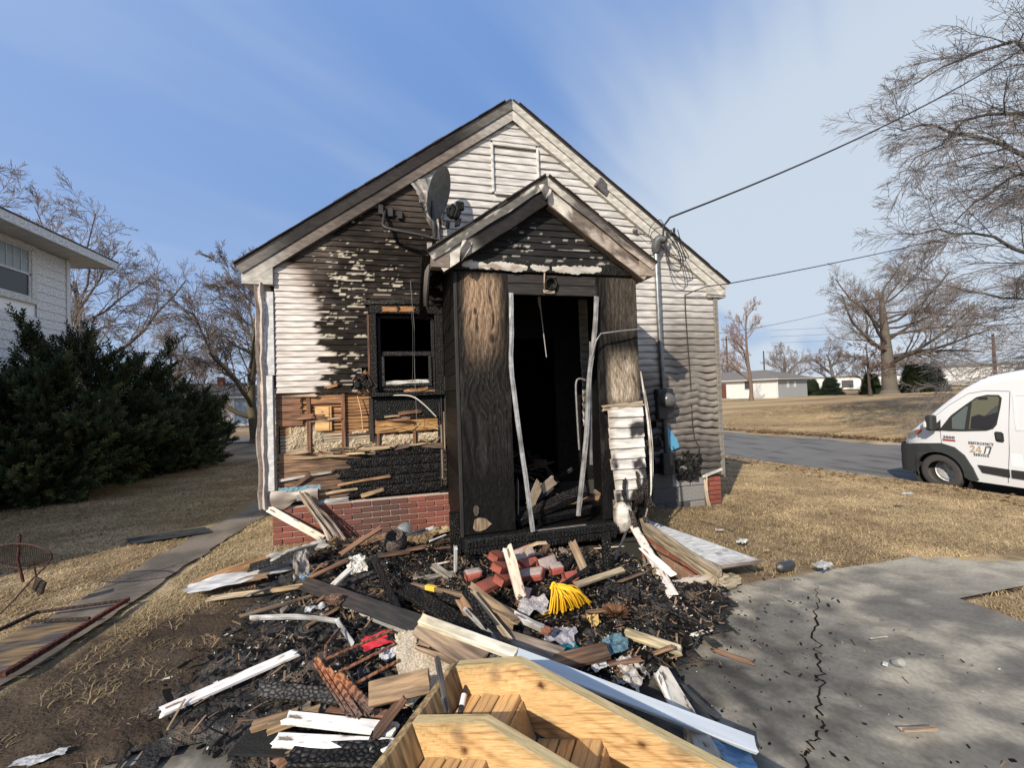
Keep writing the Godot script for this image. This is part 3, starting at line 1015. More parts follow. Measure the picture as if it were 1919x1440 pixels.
	while y < 0.99:
		var xe: float = [-0.62, -0.68, -0.74, -0.62, -0.5][k2]
		var c := vary(C(0.46, 0.265, 0.145), 0.2)
		board(h, "sheathing_board", Vector3(-1.37, y + 0.055, ZF - 0.06), Vector3(xe + 0.18, y + 0.055, ZF - 0.06), 0.107, 0.024, "wood%d" % (1 + k2 % 2), c, c.lerp(C(0.05, 0.03, 0.02), 0.7), PI / 2, 0.01, 0.05)
		var mb := MB.new()
		mb.grid(int((0.6 - xe) / 0.016), 9, func(u: float, w: float):
			var x := lerpf(xe - 0.03 * sin(w * 7.0 + k2) - 0.02, 0.6, u)
			var cr := absf(sin(x * 110.0 + 3.0 * N(x, w + k2, 700.0))) * absf(sin(w * 9.4 + 2.5 * N(x * 2.0, w, 600.0) + k2))
			var zz := ZF - 0.028 + 0.005 * sqrt(cr) + 0.01 * N(x * 1.4, y + w * 0.3, 400.0) - 0.008 * pow(absf(w - 0.5) * 2.0, 6)
			return [Vector3(x, y + w * 0.112, zz), C(0.018, 0.017, 0.0165).lerp(C(0.009, 0.0085, 0.0085), N(x, w, 900.0)).lerp(C(0.15, 0.15, 0.145), ss(0.66, 0.7, N(x * 1.5, w * 0.25 + k2, 1500.0)) * 0.4)])
		put(mb, M.char, "charred_board", h, true)
		y += 0.112
		k2 += 1
	# strips of paint and splinters that still hang on
	for s in [[-1.36, 0.72, -0.82, 0.78, 0.028, C(0.7, 0.67, 0.62)], [-1.22, 0.64, -1.05, 0.77, 0.05, C(0.2, 0.1, 0.055)], [-1.06, 0.775, -0.8, 0.80, 0.035, C(0.26, 0.15, 0.09)], [-0.75, 0.62, -0.18, 0.68, 0.03, C(0.5, 0.28, 0.13)], [-0.95, 0.53, -0.55, 0.56, 0.03, C(0.7, 0.5, 0.3)], [-0.5, 0.47, -0.26, 0.53, 0.045, C(0.55, 0.36, 0.19)], [-1.0, 0.44, -0.65, 0.455, 0.05, C(0.7, 0.68, 0.64)], [-1.3, 1.72, -0.52, 1.70, 0.03, C(0.68, 0.6, 0.5)], [-0.6, 1.8, -0.42, 1.92, 0.05, C(0.4, 0.2, 0.09)], [-0.55, 1.75, -0.38, 1.78, 0.04, C(0.6, 0.4, 0.2)]]:
		board(h, "splinter", Vector3(s[0], s[1], ZF - 0.015), Vector3(s[2], s[3], ZF - 0.005), s[4], 0.008, "wood", s[5], s[5].lerp(C(0.1, 0.07, 0.05), 0.3), PI / 2, 0.02, 0.2)
	# torn ends of boards, curling out over the hole
	for k in 22:
		var x := rr(-1.36, 0.35)
		var yy: float = [1.7, 1.38, 1.0, 0.98][k % 4] + rr(-0.04, 0.05)
		var cc := [C(0.5, 0.26, 0.12), C(0.3, 0.15, 0.08), C(0.62, 0.45, 0.28), C(0.12, 0.075, 0.05)][k % 4 if k % 3 else 2] as Color
		board(h, "torn_board", Vector3(x, yy, ZF - 0.04), Vector3(x + rr(0.1, 0.36), yy + rr(-0.035, 0.035), ZF + rr(-0.02, 0.03)), rr(0.018, 0.06), 0.01, "wood%d" % (1 + k % 2), vary(cc, 0.25), vary(cc, 0.25), PI / 2 + rr(-0.4, 0.4), 0.035, 0.3, rr(-0.012, 0.02))
	for k in 26:
		var x := rr(-1.35, 0.45)
		board(h, "splinter", Vector3(x, rr(0.95, 1.1), ZF - 0.03), Vector3(x + rr(0.05, 0.22), rr(0.95, 1.12), ZF + 0.0), rr(0.006, 0.016), 0.004, "wood1", vary(C(0.5, 0.36, 0.2), 0.3), C(-1, 0, 0), PI / 2, 0.01, 0.3)
	# split remains of the corner by the porch
	for k in 7:
		slab(h, "charred_stud", M.wood_upright, Vector3(0.42 + k * 0.012, 0.5 + 0.1 * k, ZF - 0.02 + k * 0.007), Vector3(0.435 + k * 0.012, 1.9 - rr(0, 0.7), ZF + 0.0 + k * 0.007), C(0.5, 0.38, 0.25) if k % 3 == 1 else C(0.05, 0.035, 0.028))
	for k in 8:
		slab(h, "charred_block", M.char, Vector3(0.44, 0.52 + k * 0.056, ZF + 0.01), Vector3(0.497, 0.57 + k * 0.056, ZF + 0.05), vary(C(0.10, 0.085, 0.07), 0.4), 0.008)
	# beige melted trim with a grey outlet cover and scraps of blue foam board on it
	var tr := node("melted_trim", h)
	var mb2 := MB.new()
	mb2.grid(20, 12, func(u: float, w: float):
		var x := -1.44 + 0.48 * u
		var yy := 0.62 - w * (0.17 + 0.05 * sin(u * 8.0) * ss(0.5, 1.0, w))
		return [Vector3(x, yy, ZF + 0.05 + 0.03 * sin(w * 4.0) + 0.012 * sin(u * 9.0 + w * 3.0)), C(0.55, 0.47, 0.4).lerp(C(0.4, 0.33, 0.27), N(u, w, 300.0))])
	put(mb2, M.vinyl, "trim_sheet", tr, true)
	slab(tr, "outlet_cover", M.paint, Vector3(-1.17, 0.5, ZF + 0.085), Vector3(-1.05, 0.57, ZF + 0.1), C(0.3, 0.31, 0.31))
	slab(tr, "outlet_slot", M.plain, Vector3(-1.145, 0.515, ZF + 0.1005), Vector3(-1.075, 0.555, ZF + 0.104), C(0.2, 0.21, 0.21))
	for k in 3:
		var fm := MB.new()
		var fx := -1.36 + k * 0.14
		fm.grid(12, 6, func(u: float, w: float):
			return [Vector3(fx + u * 0.15, 0.605 + w * (0.03 + 0.035 * N(u + k, 1.0, 400.0)), ZF + 0.045 + 0.03 * N(u, w + k, 300.0)), C(0.2, 0.42, 0.52).lerp(C(0.5, 0.58, 0.6), N(u, w + k, 500.0) * 0.5)])
		put(fm, M.cloth, "foam_scrap", tr, true)
	board(h, "fallen_trim", Vector3(-1.45, 0.43, ZF + 0.07), Vector3(-0.9, 0.1, ZF + 0.22), 0.075, 0.018, "peel", C(0.75, 0.7, 0.62), C(0.7, 0.62, 0.5), 0.9, 0.02)
	for k in 12:
		var dx := rr(-0.03, 0.04)
		var y0 := 0.6 - rr(0, 0.1)
		board(h, "fallen_trim_strand", Vector3(-1.1 + dx * 1.5, y0, ZF + 0.1), Vector3(-0.78 + dx * 2.0 + rr(-0.05, 0.05), 0.06 + rr(0, 0.06), ZF + 0.25 + rr(-0.03, 0.03)), rr(0.012, 0.035), 0.008, "wood", vary(C(0.3, 0.23, 0.16), 0.4), vary(C(0.6, 0.5, 0.4), 0.3), rr(0, 3), 0.02, 0.2, rr(-0.03, 0.03))
	# bent wires over the wall and the window
	var wires := [[[-0.34, 1.63, 0.03], [-0.15, 1.635, 0.05], [0.08, 1.62, 0.06], [0.22, 1.53, 0.07], [0.38, 1.36, 0.05]], [[0.12, 3.02, 0.03], [0.13, 2.75, 0.06], [0.15, 2.4, 0.05], [0.14, 1.9, 0.04], [0.15, 1.3, 0.06]], [[-0.52, 1.64, 0.0], [-0.48, 1.45, 0.02], [-0.47, 1.24, 0.01]], [[0.11, 2.74, 0.03], [0.13, 2.4, 0.07], [0.11, 1.75, 0.04]]]
	for k in 4:
		var pts := []
		for p in wires[k]:
			pts.append(Vector3(p[0], p[1], ZF + p[2]))
		var cv := smooth_path(pts, 6)
		var m5 := MB.new()
		m5.tube(cv, fill(cv.size(), [0.009, 0.0025, 0.006, 0.002][k]), 6, [C(0.55, 0.53, 0.5), C(0.2, 0.19, 0.18), C(0.55, 0.38, 0.2), C(0.1, 0.1, 0.1)][k])
		put(m5, M.plain, "wire", h, true)
	slab(h, "junction_box", M.char, Vector3(-0.55, 1.72, ZF), Vector3(-0.47, 1.81, ZF + 0.06), C(0.03, 0.04, 0.05), 0.02)

func fill(n: int, r: float) -> Array:
	var a := []
	a.resize(n)
	a.fill(r)
	return a

func smooth_path(p: Array, per: int) -> Array:
	var r := []
	for i in p.size() - 1:
		var a: Vector3 = p[maxi(i - 1, 0)]
		var d: Vector3 = p[mini(i + 2, p.size() - 1)]
		for k in per:
			r.append((p[i] as Vector3).cubic_interpolate(p[i + 1], a, d, float(k) / per))
	r.append(p[p.size() - 1])
	return r

func build_window(h: Node3D) -> void:
	var w := node("window", h)
	var k := C(0.03, 0.028, 0.026)
	# casing, header and sill, deeply charred
	for r in [[-0.365, 1.66, -0.285, 2.72, 0.03, C(0.035, 0.026, 0.022)], [0.395, 1.63, 0.5, 2.70, 0.03, k], [-0.37, 2.61, 0.5, 2.725, 0.035, k], [-0.34, 1.355, 0.46, 1.615, -0.005, C(0.022, 0.021, 0.021)], [-0.37, 1.62, 0.5, 1.672, 0.06, k]]:
		slab(w, "casing", M.char, Vector3(r[0], r[1], ZF - 0.14), Vector3(r[2], r[3], ZF + r[4]), r[5], 0.008)
	slab(w, "casing", M.wood_upright, Vector3(-0.392, 1.66, ZF - 0.1), Vector3(-0.367, 2.6, ZF + 0.02), C(0.2, 0.085, 0.045))
	for r in [[-0.283, 1.69, -0.245, 2.6], [0.35, 1.69, 0.392, 2.6], [-0.243, 2.565, 0.348, 2.605], [-0.243, 1.685, 0.348, 1.735], [-0.243, 2.11, 0.348, 2.165]]:
		slab(w, "sash", M.char, Vector3(r[0], r[1], ZF - 0.09), Vector3(r[2], r[3], ZF - 0.04), C(0.06, 0.058, 0.055), 0.006)
	for r in [[-0.243, 1.737, -0.205, 2.108], [0.31, 1.737, 0.348, 2.108], [-0.203, 1.737, 0.308, 1.765]]:
		slab(w, "sash", M.char, Vector3(r[0], r[1], ZF - 0.07), Vector3(r[2], r[3], ZF - 0.02), C(0.07, 0.068, 0.065), 0.006)
	board(w, "header_board", Vector3(-0.42, 2.74, ZF + 0.02), Vector3(0.46, 2.76, ZF + 0.03), 0.05, 0.03, "char", C(0.13, 0.12, 0.11), C(0.04, 0.035, 0.03), PI / 2, 0.03, 0.2)
	for r in [[-0.2, 2.66, -0.06], [0.0, 2.665, 0.14]]:
		board(w, "split_wood", Vector3(r[0], r[1], ZF + 0.037), Vector3(r[2], r[1] + 0.005, ZF + 0.037), 0.06, 0.006, "wood", C(0.45, 0.21, 0.07), C(0.5, 0.25, 0.09), PI / 2, 0.03, 0.2)
	board(w, "ash_ledge", Vector3(-0.2, 1.768, ZF - 0.06), Vector3(0.3, 1.785, ZF - 0.06), 0.05, 0.03, "peel", C(0.5, 0.5, 0.48), C(0.6, 0.6, 0.58), 0.2, 0.04, 0.4)
	for n in 12:
		var x := rr(-0.5, -0.36)
		board(w, "charred_splinter", Vector3(x, rr(1.66, 1.95), ZF + 0.01), Vector3(x + rr(0.03, 0.12), rr(1.62, 1.9), ZF + 0.04), rr(0.015, 0.035), 0.01, "char", vary(C(0.05, 0.04, 0.035), 0.4), C(-1, 0, 0), PI / 2, 0.01, 0.3)

func build_foundation(h: Node3D) -> void:
	var f := node("foundation", h)
	slab(f, "mortar", M.concrete, Vector3(XL + 0.012, -0.1, ZF - 0.15), Vector3(0.6, 0.42, ZF - 0.012), C(0.5, 0.4, 0.33), 0.002)
	slab(f, "foundation_wall", M.concrete, Vector3(0.61, -0.15, ZF - 0.2), Vector3(3.3, 0.42, ZF - 0.02), C(0.05, 0.048, 0.045), 0.002)
	var y := -0.05
	var row := 0
	while y < 0.40:
		var x := XL + (0.0 if row % 2 == 0 else -0.105)
		while x < 0.6:
			var a := maxf(x, XL)
			var b := minf(x + 0.2, 0.6 - (0.03 if row % 2 else 0.0))
			if b - a > 0.03:
				var c := vary(C(0.235, 0.075, 0.052), 0.25)
				c = c.lerp(C(0.085, 0.05, 0.042), ss(-1.0, -0.5, a) * ss(0.1, -0.25, a) * 0.75 + (N(a, y, 120.0) - 0.4) * 0.4)
				slab(f, "brick", M.brick, Vector3(a, y, ZF - 0.1), Vector3(b, y + 0.056, ZF + rr(-0.002, 0.003)), c, 0.004)
			x += 0.21
		y += 0.0665
		row += 1
	# grey block on the right, with brick at the corner
	slab(f, "mortar", M.concrete, Vector3(3.3, -0.3, ZF - 0.2), Vector3(4.43, 0.42, ZF - 0.015), C(0.1, 0.095, 0.09), 0.002)
	for r in [[3.31, 0.215, 3.62, 0.41], [3.64, 0.215, 3.92, 0.41], [3.94, 0.215, 4.16, 0.41], [3.31, 0.0, 3.72, 0.205], [3.74, 0.0, 4.16, 0.205], [3.31, -0.2, 3.5, -0.01], [3.52, -0.2, 3.9, -0.01], [3.92, -0.2, 4.16, -0.01]]:
		slab(f, "block", M.concrete, Vector3(r[0], r[1], ZF - 0.1), Vector3(r[2], r[3], ZF), vary(C(0.25, 0.24, 0.22) if r[0] > 3.6 else C(0.07, 0.068, 0.065), 0.15), 0.008)
	for k in 6:
		var yy := -0.08 + k * 0.0665
		var mid := 4.33 if k % 2 else 4.25
		slab(f, "brick", M.brick, Vector3(4.225, yy, ZF - 0.1), Vector3(mid - 0.005, yy + 0.056, ZF + 0.002), vary(C(0.26, 0.07, 0.045), 0.25), 0.004)
		slab(f, "brick", M.brick, Vector3(mid + 0.005, yy, ZF - 0.1), Vector3(4.432, yy + 0.056, ZF + 0.002), vary(C(0.26, 0.07, 0.045), 0.25), 0.004)
	slab(f, "footing", M.concrete, Vector3(4.2, -0.3, ZF - 0.1), Vector3(4.435, -0.095, ZF + 0.004), C(0.22, 0.205, 0.18), 0.006)
	board(f, "loose_strip", Vector3(4.17, 0.36, ZF + 0.02), Vector3(4.19, -0.12, ZF + 0.05), 0.05, 0.012, "peel", C(0.5, 0.42, 0.32), C(0.35, 0.28, 0.2), 1.2, 0.03, 0.2, 0.03)
	board(f, "loose_strip", Vector3(4.1, 0.33, ZF + 0.03), Vector3(4.44, 0.42, ZF + 0.03), 0.04, 0.012, "vinyl", C(0.5, 0.47, 0.42), C(0.55, 0.52, 0.46), 1.3)
	# burnt rags of siding and blue board round the meter
	var fb := MB.new()
	fb.prism(PackedVector2Array([Vector2(3.53, 1.14), Vector2(3.6, 1.02), Vector2(3.7, 0.9), Vector2(3.73, 0.78), Vector2(3.6, 0.74), Vector2(3.54, 0.85)]), Vector3(0, 0, ZF + 0.035), Vector3.RIGHT, Vector3.UP, Vector3(0, 0, 0.02), C(0.08, 0.27, 0.42))
	put(fb, M.plain, "foam_board", f)
	for k in 26:
		var x := rr(3.2, 4.05)
		var yy := rr(0.42, 1.0) if x < 3.6 else rr(0.38, 0.66)
		var mb := MB.new()
		var sz := rr(0.08, 0.2)
		var c := vary(C(0.03, 0.028, 0.026), 0.4) if k % 7 else C(0.22, 0.2, 0.18)
		mb.grid(7, 7, func(u: float, w: float):
			return [Vector3(x + (u - 0.5) * sz + 0.03 * na.get_noise_2d(w * 150.0 + k * 40.0, u * 90.0), yy + (w - 0.5) * sz * 0.9, ZF + 0.04 + 0.05 * na.get_noise_2d(u * 160.0 + k * 99.0, w * 160.0)), c])
		put(mb, M.char if k % 7 else M.vinyl, "melted_siding", f, true)

# ---------------------------------------------------------------- the burnt porch
func ply_col(x: float, y: float) -> Color:
	# swirling grain of the plywood: lines of growth rings bent by knots
	var k := na.get_noise_2d(x * 170.0, y * 55.0) * 4.5 + nb.get_noise_2d(x * 320.0, y * 120.0) * 1.4
	var ring := 0.5 + 0.5 * sin(x * 95.0 + k * 3.6)
	var c := C(0.034, 0.029, 0.026).lerp(C(0.010, 0.0095, 0.009), ring)
	c = c.lerp(C(0.07, 0.066, 0.062), ss(0.6, 0.8, N(x * 2.0, y * 0.5, 260.0)) * 0.6)
	var clean := 0.0
	if x < 1.2:
		clean = ss(1.75, 2.5, y) * ss(2.84, 2.7, y) * ss(0.55, 0.66, x) * ss(1.02, 0.84, x)
		clean *= 0.75 + 0.7 * N(x, y * 0.6, 150.0)
		clean *= ss(0.25, 0.5, ring * 0.5 + N(x, y * 0.4, 420.0) * 0.75)
	else:
		clean = ss(1.4, 1.55, y) * ss(2.1, 1.75, y) * ss(2.05, 2.17, x) * ss(2.5, 2.36, x) * 1.15
		clean = maxf(clean, 0.13 * ss(2.1, 2.4, y) * ss(2.05, 2.2, x))
		clean *= ss(0.1, 0.5, ring * 0.4 + N(x, y * 0.4, 420.0) * 0.8)
	var warm := C(0.60, 0.42, 0.28).lerp(C(0.38, 0.25, 0.155), ring)
	if x > 1.2:
		warm = C(0.70, 0.58, 0.44).lerp(C(0.46, 0.36, 0.26), ring)
	c = c.lerp(C(0.12, 0.112, 0.105), 0.5 * ss(0.9, 1.0, ring) * ss(0.4, 0.65, N(x, y * 0.5 + 4.0, 160.0)))
	c = c.lerp(warm, clampf(clean, 0, 1))
	# knots and nail heads
	for q in [Vector3(0.70, 2.42, 0.03), Vector3(0.86, 2.16, 0.045), Vector3(0.64, 1.9, 0.03), Vector3(2.1, 2.38, 0.02), Vector3(2.3, 1.95, 0.022), Vector3(0.8, 1.45, 0.05), Vector3(0.62, 2.7, 0.012), Vector3(0.61, 2.5, 0.01)]:
		var r := Vector2((x - q.x) * 1.6, (y - q.y) * 0.7).length()
		c = c.lerp(C(0.02, 0.016, 0.013), 0.85 * ss(q.z, q.z * 0.6, r))
	# deep char low down
	c = c.lerp(C(0.010, 0.010, 0.0103), ss(1.15, 0.7, y) * 0.8)
	return c

func ply_panel(parent: Node, nm: String, x0: float, x1: float, y0: float, y1: float, z: float) -> void:
	var mb := MB.new()
	mb.grid(int((x1 - x0) / 0.0105), int((y1 - y0) / 0.016), func(u: float, w: float):
		var x := lerpf(x0, x1, u)
		var y := lerpf(y0, y1, w)
		var k := na.get_noise_2d(x * 170.0, y * 55.0) * 4.5 + nb.get_noise_2d(x * 320.0, y * 120.0) * 1.4
		var ring := 0.5 + 0.5 * sin(x * 95.0 + k * 3.6)
		var deep := ss(1.15, 0.75, y)
		var cell := absf(sin(x * 120.0 + 4.0 * N(x, y, 500.0))) * absf(sin(y * 95.0 + 4.0 * N(x, y + 9.0, 500.0)))
		return [Vector3(x, y, z + 0.006 * ring * (1.0 - deep) + 0.006 * deep * sqrt(cell) + 0.012 * (N(x, y, 40.0) - 0.5)), ply_col(x, y)])
	put(mb, M.plywood, nm, parent, true)

func build_porch(h: Node3D) -> void:
	var p := node("porch", h)
	var k := C(0.014, 0.013, 0.0125)
	# carcass: side walls, floor, ceiling and framing behind the front sheets
	for r in [[0.512, 0.1, ZF + 0.03, 0.56, 2.9, ZP - 0.03], [2.42, 0.1, ZF + 0.03, 2.462, 2.9, ZP - 0.03]]:
		slab(p, "side_wall", M.char, Vector3(r[0], r[1], r[2]), Vector3(r[3], r[4], r[5]), k)
	slab(p, "floor", M.char, Vector3(0.562, 0.12, ZF - 0.2), Vector3(2.418, 0.24, ZP - 0.06), k)
	slab(p, "ceiling", M.char, Vector3(0.562, 2.84, ZF + 0.03), Vector3(2.418, 2.9, ZP - 0.06), k)
	slab(p, "front_frame", M.char, Vector3(0.562, 0.242, ZP - 0.07), Vector3(1.03, 2.82, ZP - 0.02), k)
	slab(p, "front_frame", M.char, Vector3(1.99, 0.242, ZP - 0.07), Vector3(2.418, 2.82, ZP - 0.02), k)
	slab(p, "front_frame", M.char, Vector3(1.032, 2.6, ZP - 0.07), Vector3(1.988, 2.82, ZP - 0.02), k)
	# charred boards of the left side wall, seen edge-on from the front
	var y := 0.3
	while y < 2.85:
		slab(p, "side_board", M.char, Vector3(0.498, y, ZF + 0.04), Vector3(0.511, y + 0.165, ZP - 0.03), vary(C(0.022, 0.019, 0.017), 0.4), 0.004)
		slab(p, "side_board", M.vinyl if y < 1.3 else M.char, Vector3(2.463, y, ZF + 0.04), Vector3(2.475, y + 0.165, ZP - 0.03), vary(C(0.05, 0.045, 0.04), 0.4), 0.004)
		y += 0.17
	slab(p, "corner_post", M.wood_upright, Vector3(0.496, 0.25, ZP - 0.028), Vector3(0.53, 2.81, ZP + 0.012), C(0.03, 0.026, 0.023), 0.006)
	ply_panel(p, "front_sheet", 0.531, 1.035, 0.27, 2.815, ZP)
	ply_panel(p, "front_sheet", 1.985, 2.462, 0.27, 2.815, ZP)
	# header of rough boards over the door
	for r in [[1.037, 2.715, 1.41, 2.805], [1.037, 2.6, 1.41, 2.71], [1.56, 2.6, 1.983, 2.7], [1.56, 2.705, 1.983, 2.805], [1.412, 2.6, 1.558, 2.64], [1.412, 2.78, 1.558, 2.805]]:
		board(p, "header_board", Vector3(r[0], (r[1] + r[3]) / 2, ZP - 0.012), Vector3(r[2], (r[1] + r[3]) / 2, ZP - 0.012), r[3] - r[1], 0.018, "wood", vary(C(0.035, 0.029, 0.025), 0.3), vary(C(0.05, 0.038, 0.03), 0.3), PI / 2, 0.0, 0.05)
	slab(p, "header_board", M.char, Vector3(0.505, 2.822, ZP - 0.02), Vector3(2.47, 2.93, ZP + 0.03), C(0.04, 0.036, 0.033), 0.006)
	# curled remains of white paint and vinyl on the header
	for r in [[0.58, 0.86, 0, 0.8], [0.84, 1.24, 1, 0.95], [1.27, 1.47, 2, 0.7], [1.5, 2.05, 3, 0.95]]:
		var mb := MB.new()
		mb.grid(26, 9, func(u: float, w: float):
			var x: float = lerpf(r[0], r[1], u)
			var edge: float = r[3] * pow(sin(PI * clampf(u * 0.96 + 0.02, 0.0, 1.0)), 0.35) * (0.8 + 0.4 * (N(x, r[2], 260.0) - 0.3))
			var yy: float = 2.868 + (w - 0.5) * 0.1 * edge * (0.75 + 0.6 * N(x * 2.0, r[2] + floorf(w + 0.5), 500.0)) + 0.008 * sin(u * 5.0 + r[2]) + 0.03 * (N(x * 3.0, w * 0.3 + r[2], 900.0) - 0.5) * absf(w - 0.5) * 2.0
			return [Vector3(x, yy, ZP + 0.032 + 0.006 * (1.0 - pow(absf(w - 0.5) * 2.0, 2)) * edge + 0.004 * N(x, w, 600.0)), C(0.6, 0.57, 0.5).lerp(C(0.3, 0.2, 0.14), ss(0.5, 0.75, N(x, w * 0.2, 300.0)) * (0.9 if r[2] < 2 else 0.3))])
		put(mb, M.vinyl, "curled_paint", p, true)
	# the burnt lamp socket over the door
	var lamp := node("lamp_socket", p)
	var m2 := MB.new()
	var t := Transform3D(Basis(Vector3.RIGHT, PI / 2), Vector3(1.485, 2.712, ZP + 0.0))
	m2.lathe([Vector2(0.075, 0), Vector2(0.07, 0.035), Vector2(0.052, 0.045), Vector2(0.045, 0.01), Vector2(0.0, -0.03)], 16, C(0.035, 0.032, 0.03), t)
	put(m2, M.char, "socket_ring", lamp, true)
	slab(lamp, "mounting_block", M.char, Vector3(1.414, 2.642, ZP - 0.02), Vector3(1.556, 2.778, ZP - 0.002), C(0.07, 0.06, 0.05))
	board(lamp, "paint_strip", Vector3(1.41, 2.63, ZP + 0.012), Vector3(1.52, 2.628, ZP + 0.02), 0.03, 0.01, "peel", C(0.5, 0.45, 0.38), C(0.3, 0.25, 0.2), PI / 2, 0.01, 0.3)
	board(lamp, "paint_strip", Vector3(1.41, 2.62, ZP + 0.012), Vector3(1.415, 2.84, ZP + 0.02), 0.02, 0.01, "peel", C(0.4, 0.3, 0.24), C(0.45, 0.36, 0.28), PI / 2, 0.01, 0.3)

	# gable: charred clapboards with specks of paint
	var gcol := func(x: float, yy: float, rw: int) -> Color:
		var c := C(0.035, 0.034, 0.033).lerp(C(0.017, 0.0165, 0.016), N(x, yy * 3.0 + rw, 160.0))
		var f := N(x * 1.0 + rw * 3.0, fposmod(yy, 0.068) * 5.0, 330.0)
		return c.lerp(C(0.5, 0.47, 0.42), ss(0.72, 0.75, f + 0.06 * N(x, yy, 1500.0)) * 0.85)
	y = 2.932
	var row := 0
	while y < 3.62:
		var half := (3.70 - y - 0.068) / 0.70 - 0.05
		if half > 0.06:
			clapboard(p, maxf(0.62, 1.45 - half), minf(2.28, 1.45 + half), y, 0.068, ZP + 0.004, 0.012, gcol, M.clap, row)
		y += 0.068
		row += 1
	var gb := MB.new()
	gb.prism(PackedVector2Array([Vector2(0.4, 2.9), Vector2(2.5, 2.9), Vector2(1.45, 3.68)]), Vector3(0, 0, ZP - 0.002), Vector3.RIGHT, Vector3.UP, Vector3(0, 0, -0.05), k)
	put(gb, M.char, "gable_sheathing", p)
	# roof slopes, with shingles showing at the rake, fascia, soffit
	var zr := -3.95
	for s: float in [-1.0, 1.0]:
		var d := Vector3(-s, 0.695, 0).normalized()
		var n := Vector3(s * 0.695, 1, 0).normalized()
		var foot := Vector3(1.45 + s * 1.19, 2.93, zr)
		var l := 1.19 / absf(d.x)
		var tr := Transform3D(Basis(d, n, d.cross(n)), foot)
		var dz := signf(tr.basis.z.z)
		var deck := MB.new()
		deck.bevel(Vector3(0, 0, minf(0, -dz * 1.33)), Vector3(l - 0.001, 0.022, maxf(0, -dz * 1.33)), 0.002, C(0.06, 0.052, 0.047), tr)
		put(deck, M.shingle, "roof", p)
		for q in 11:
			var u := q * 0.135
			var m3 := MB.new()
			m3.bevel(Vector3(u, 0.0225, minf(dz * rr(0.004, 0.02), -dz * 1.3)), Vector3(minf(u + 0.15, l), 0.0225 + rr(0.012, 0.018), maxf(dz * rr(0.004, 0.02), -dz * 1.3)), 0.003, vary(C(0.055, 0.05, 0.047), 0.25), tr)
			put(m3, M.shingle, "shingle", p)
		for part in [[-0.075, -0.002, 0.0, 0], [-0.21, -0.077, -0.03, 1]]:
			var f := MB.new()
			var lo: float = 0.0 if part[3] == 0 else 0.02
			f.grid(48, 4, func(u: float, w: float):
				var x := lerpf(lo, l + lerpf(part[0], part[1], w) * 0.695, u)
				var bow := 0.02 * sin(u * 7.0) * na.get_noise_2d(u * 90.0, s * 50.0)
				var pp := tr * Vector3(x, lerpf(part[0], part[1], w) + bow, dz * (part[2] + 0.02 * N(x, w + s, 140.0) * part[3]))
				var c := C(0.70, 0.66, 0.58)
				var dirty := N(x * 1.5, w * 0.4 + s * 4.0, 190.0)
				if s > 0:
					c = c.lerp(C(0.3, 0.2, 0.145), ss(0.95, 0.6, x) * 0.55)
					c = c.lerp(C(0.12, 0.085, 0.065), ss(0.56, 0.72, dirty + 0.24 * exp(-pow((x - 0.85) / 0.2, 2)) + 0.12 * w) * 0.85)
					if part[3] == 0:
						c = c.lerp(C(0.1, 0.09, 0.085), ss(0.25, 0.6, x) * ss(1.4, 1.0, x) * 0.8)
				else:
					c = c.lerp(C(0.025, 0.023, 0.022), ss(0.25, 0.5, x) if part[3] == 1 else ss(0.3, 0.4, dirty) * 0.8)
				return [pp, c])
			put(f, M.paint, "rake_board", p, true)
		var sf := MB.new()
		sf.bevel(Vector3(0.03, -0.215, minf(-dz * 0.032, -dz * 0.135)), Vector3(l - 0.16, -0.002, maxf(-dz * 0.032, -dz * 0.135)), 0.002, C(0.26, 0.2, 0.155) if s > 0 else C(0.03, 0.028, 0.026), tr)
		put(sf, M.paint, "soffit", p)
		# eave box
		var ex: float = 1.45 + s * 1.17
		var eb := MB.new()
		eb.prism(PackedVector2Array([Vector2(0, 0), Vector2(0.17, 0), Vector2(0.17, 0.2), Vector2(0.0, 0.09)]), Vector3(ex, 2.81, zr - 0.012), Vector3(-s, 0, 0), Vector3.UP, Vector3(0, 0, -0.12), C(0.4, 0.33, 0.26) if s > 0 else C(0.25, 0.2, 0.17))
		put(eb, M.paint, "eave_return", p)
		if s > 0:
			slab(p, "soffit", M.paint, Vector3(2.477, 2.81, ZF + 0.03), Vector3(ex, 2.83, zr - 0.134), C(0.3, 0.25, 0.21))
			slab(p, "fascia", M.paint, Vector3(ex - 0.012, 2.832, ZF + 0.03), Vector3(ex + 0.006, 2.905, zr - 0.134), C(0.36, 0.31, 0.26))
		else:
			# burnt out eave on the left: bare rafter tails and a hanging fascia
			for q in 4:
				board(p, "rafter_tail", Vector3(0.27, 2.83, ZF + 0.2 + q * 0.3), Vector3(0.6, 3.06, ZF + 0.2 + q * 0.3), 0.04, 0.07, "char", C(0.03, 0.027, 0.025))
	board(p, "hanging_fascia", Vector3(0.25, 2.92, zr - 0.02), Vector3(0.24, 2.5, -4.9), 0.1, 0.02, "char", C(0.05, 0.045, 0.042), C(0.03, 0.028, 0.026), 0.2, 0.04, 0.1, -0.02)
	board(p, "hanging_fascia", Vector3(0.255, 2.86, zr - 0.12), Vector3(0.235, 2.52, -4.35), 0.09, 0.015, "vinyl", C(0.2, 0.18, 0.165), C(0.04, 0.036, 0.033), 1.3, 0.05, 0.15, -0.01)
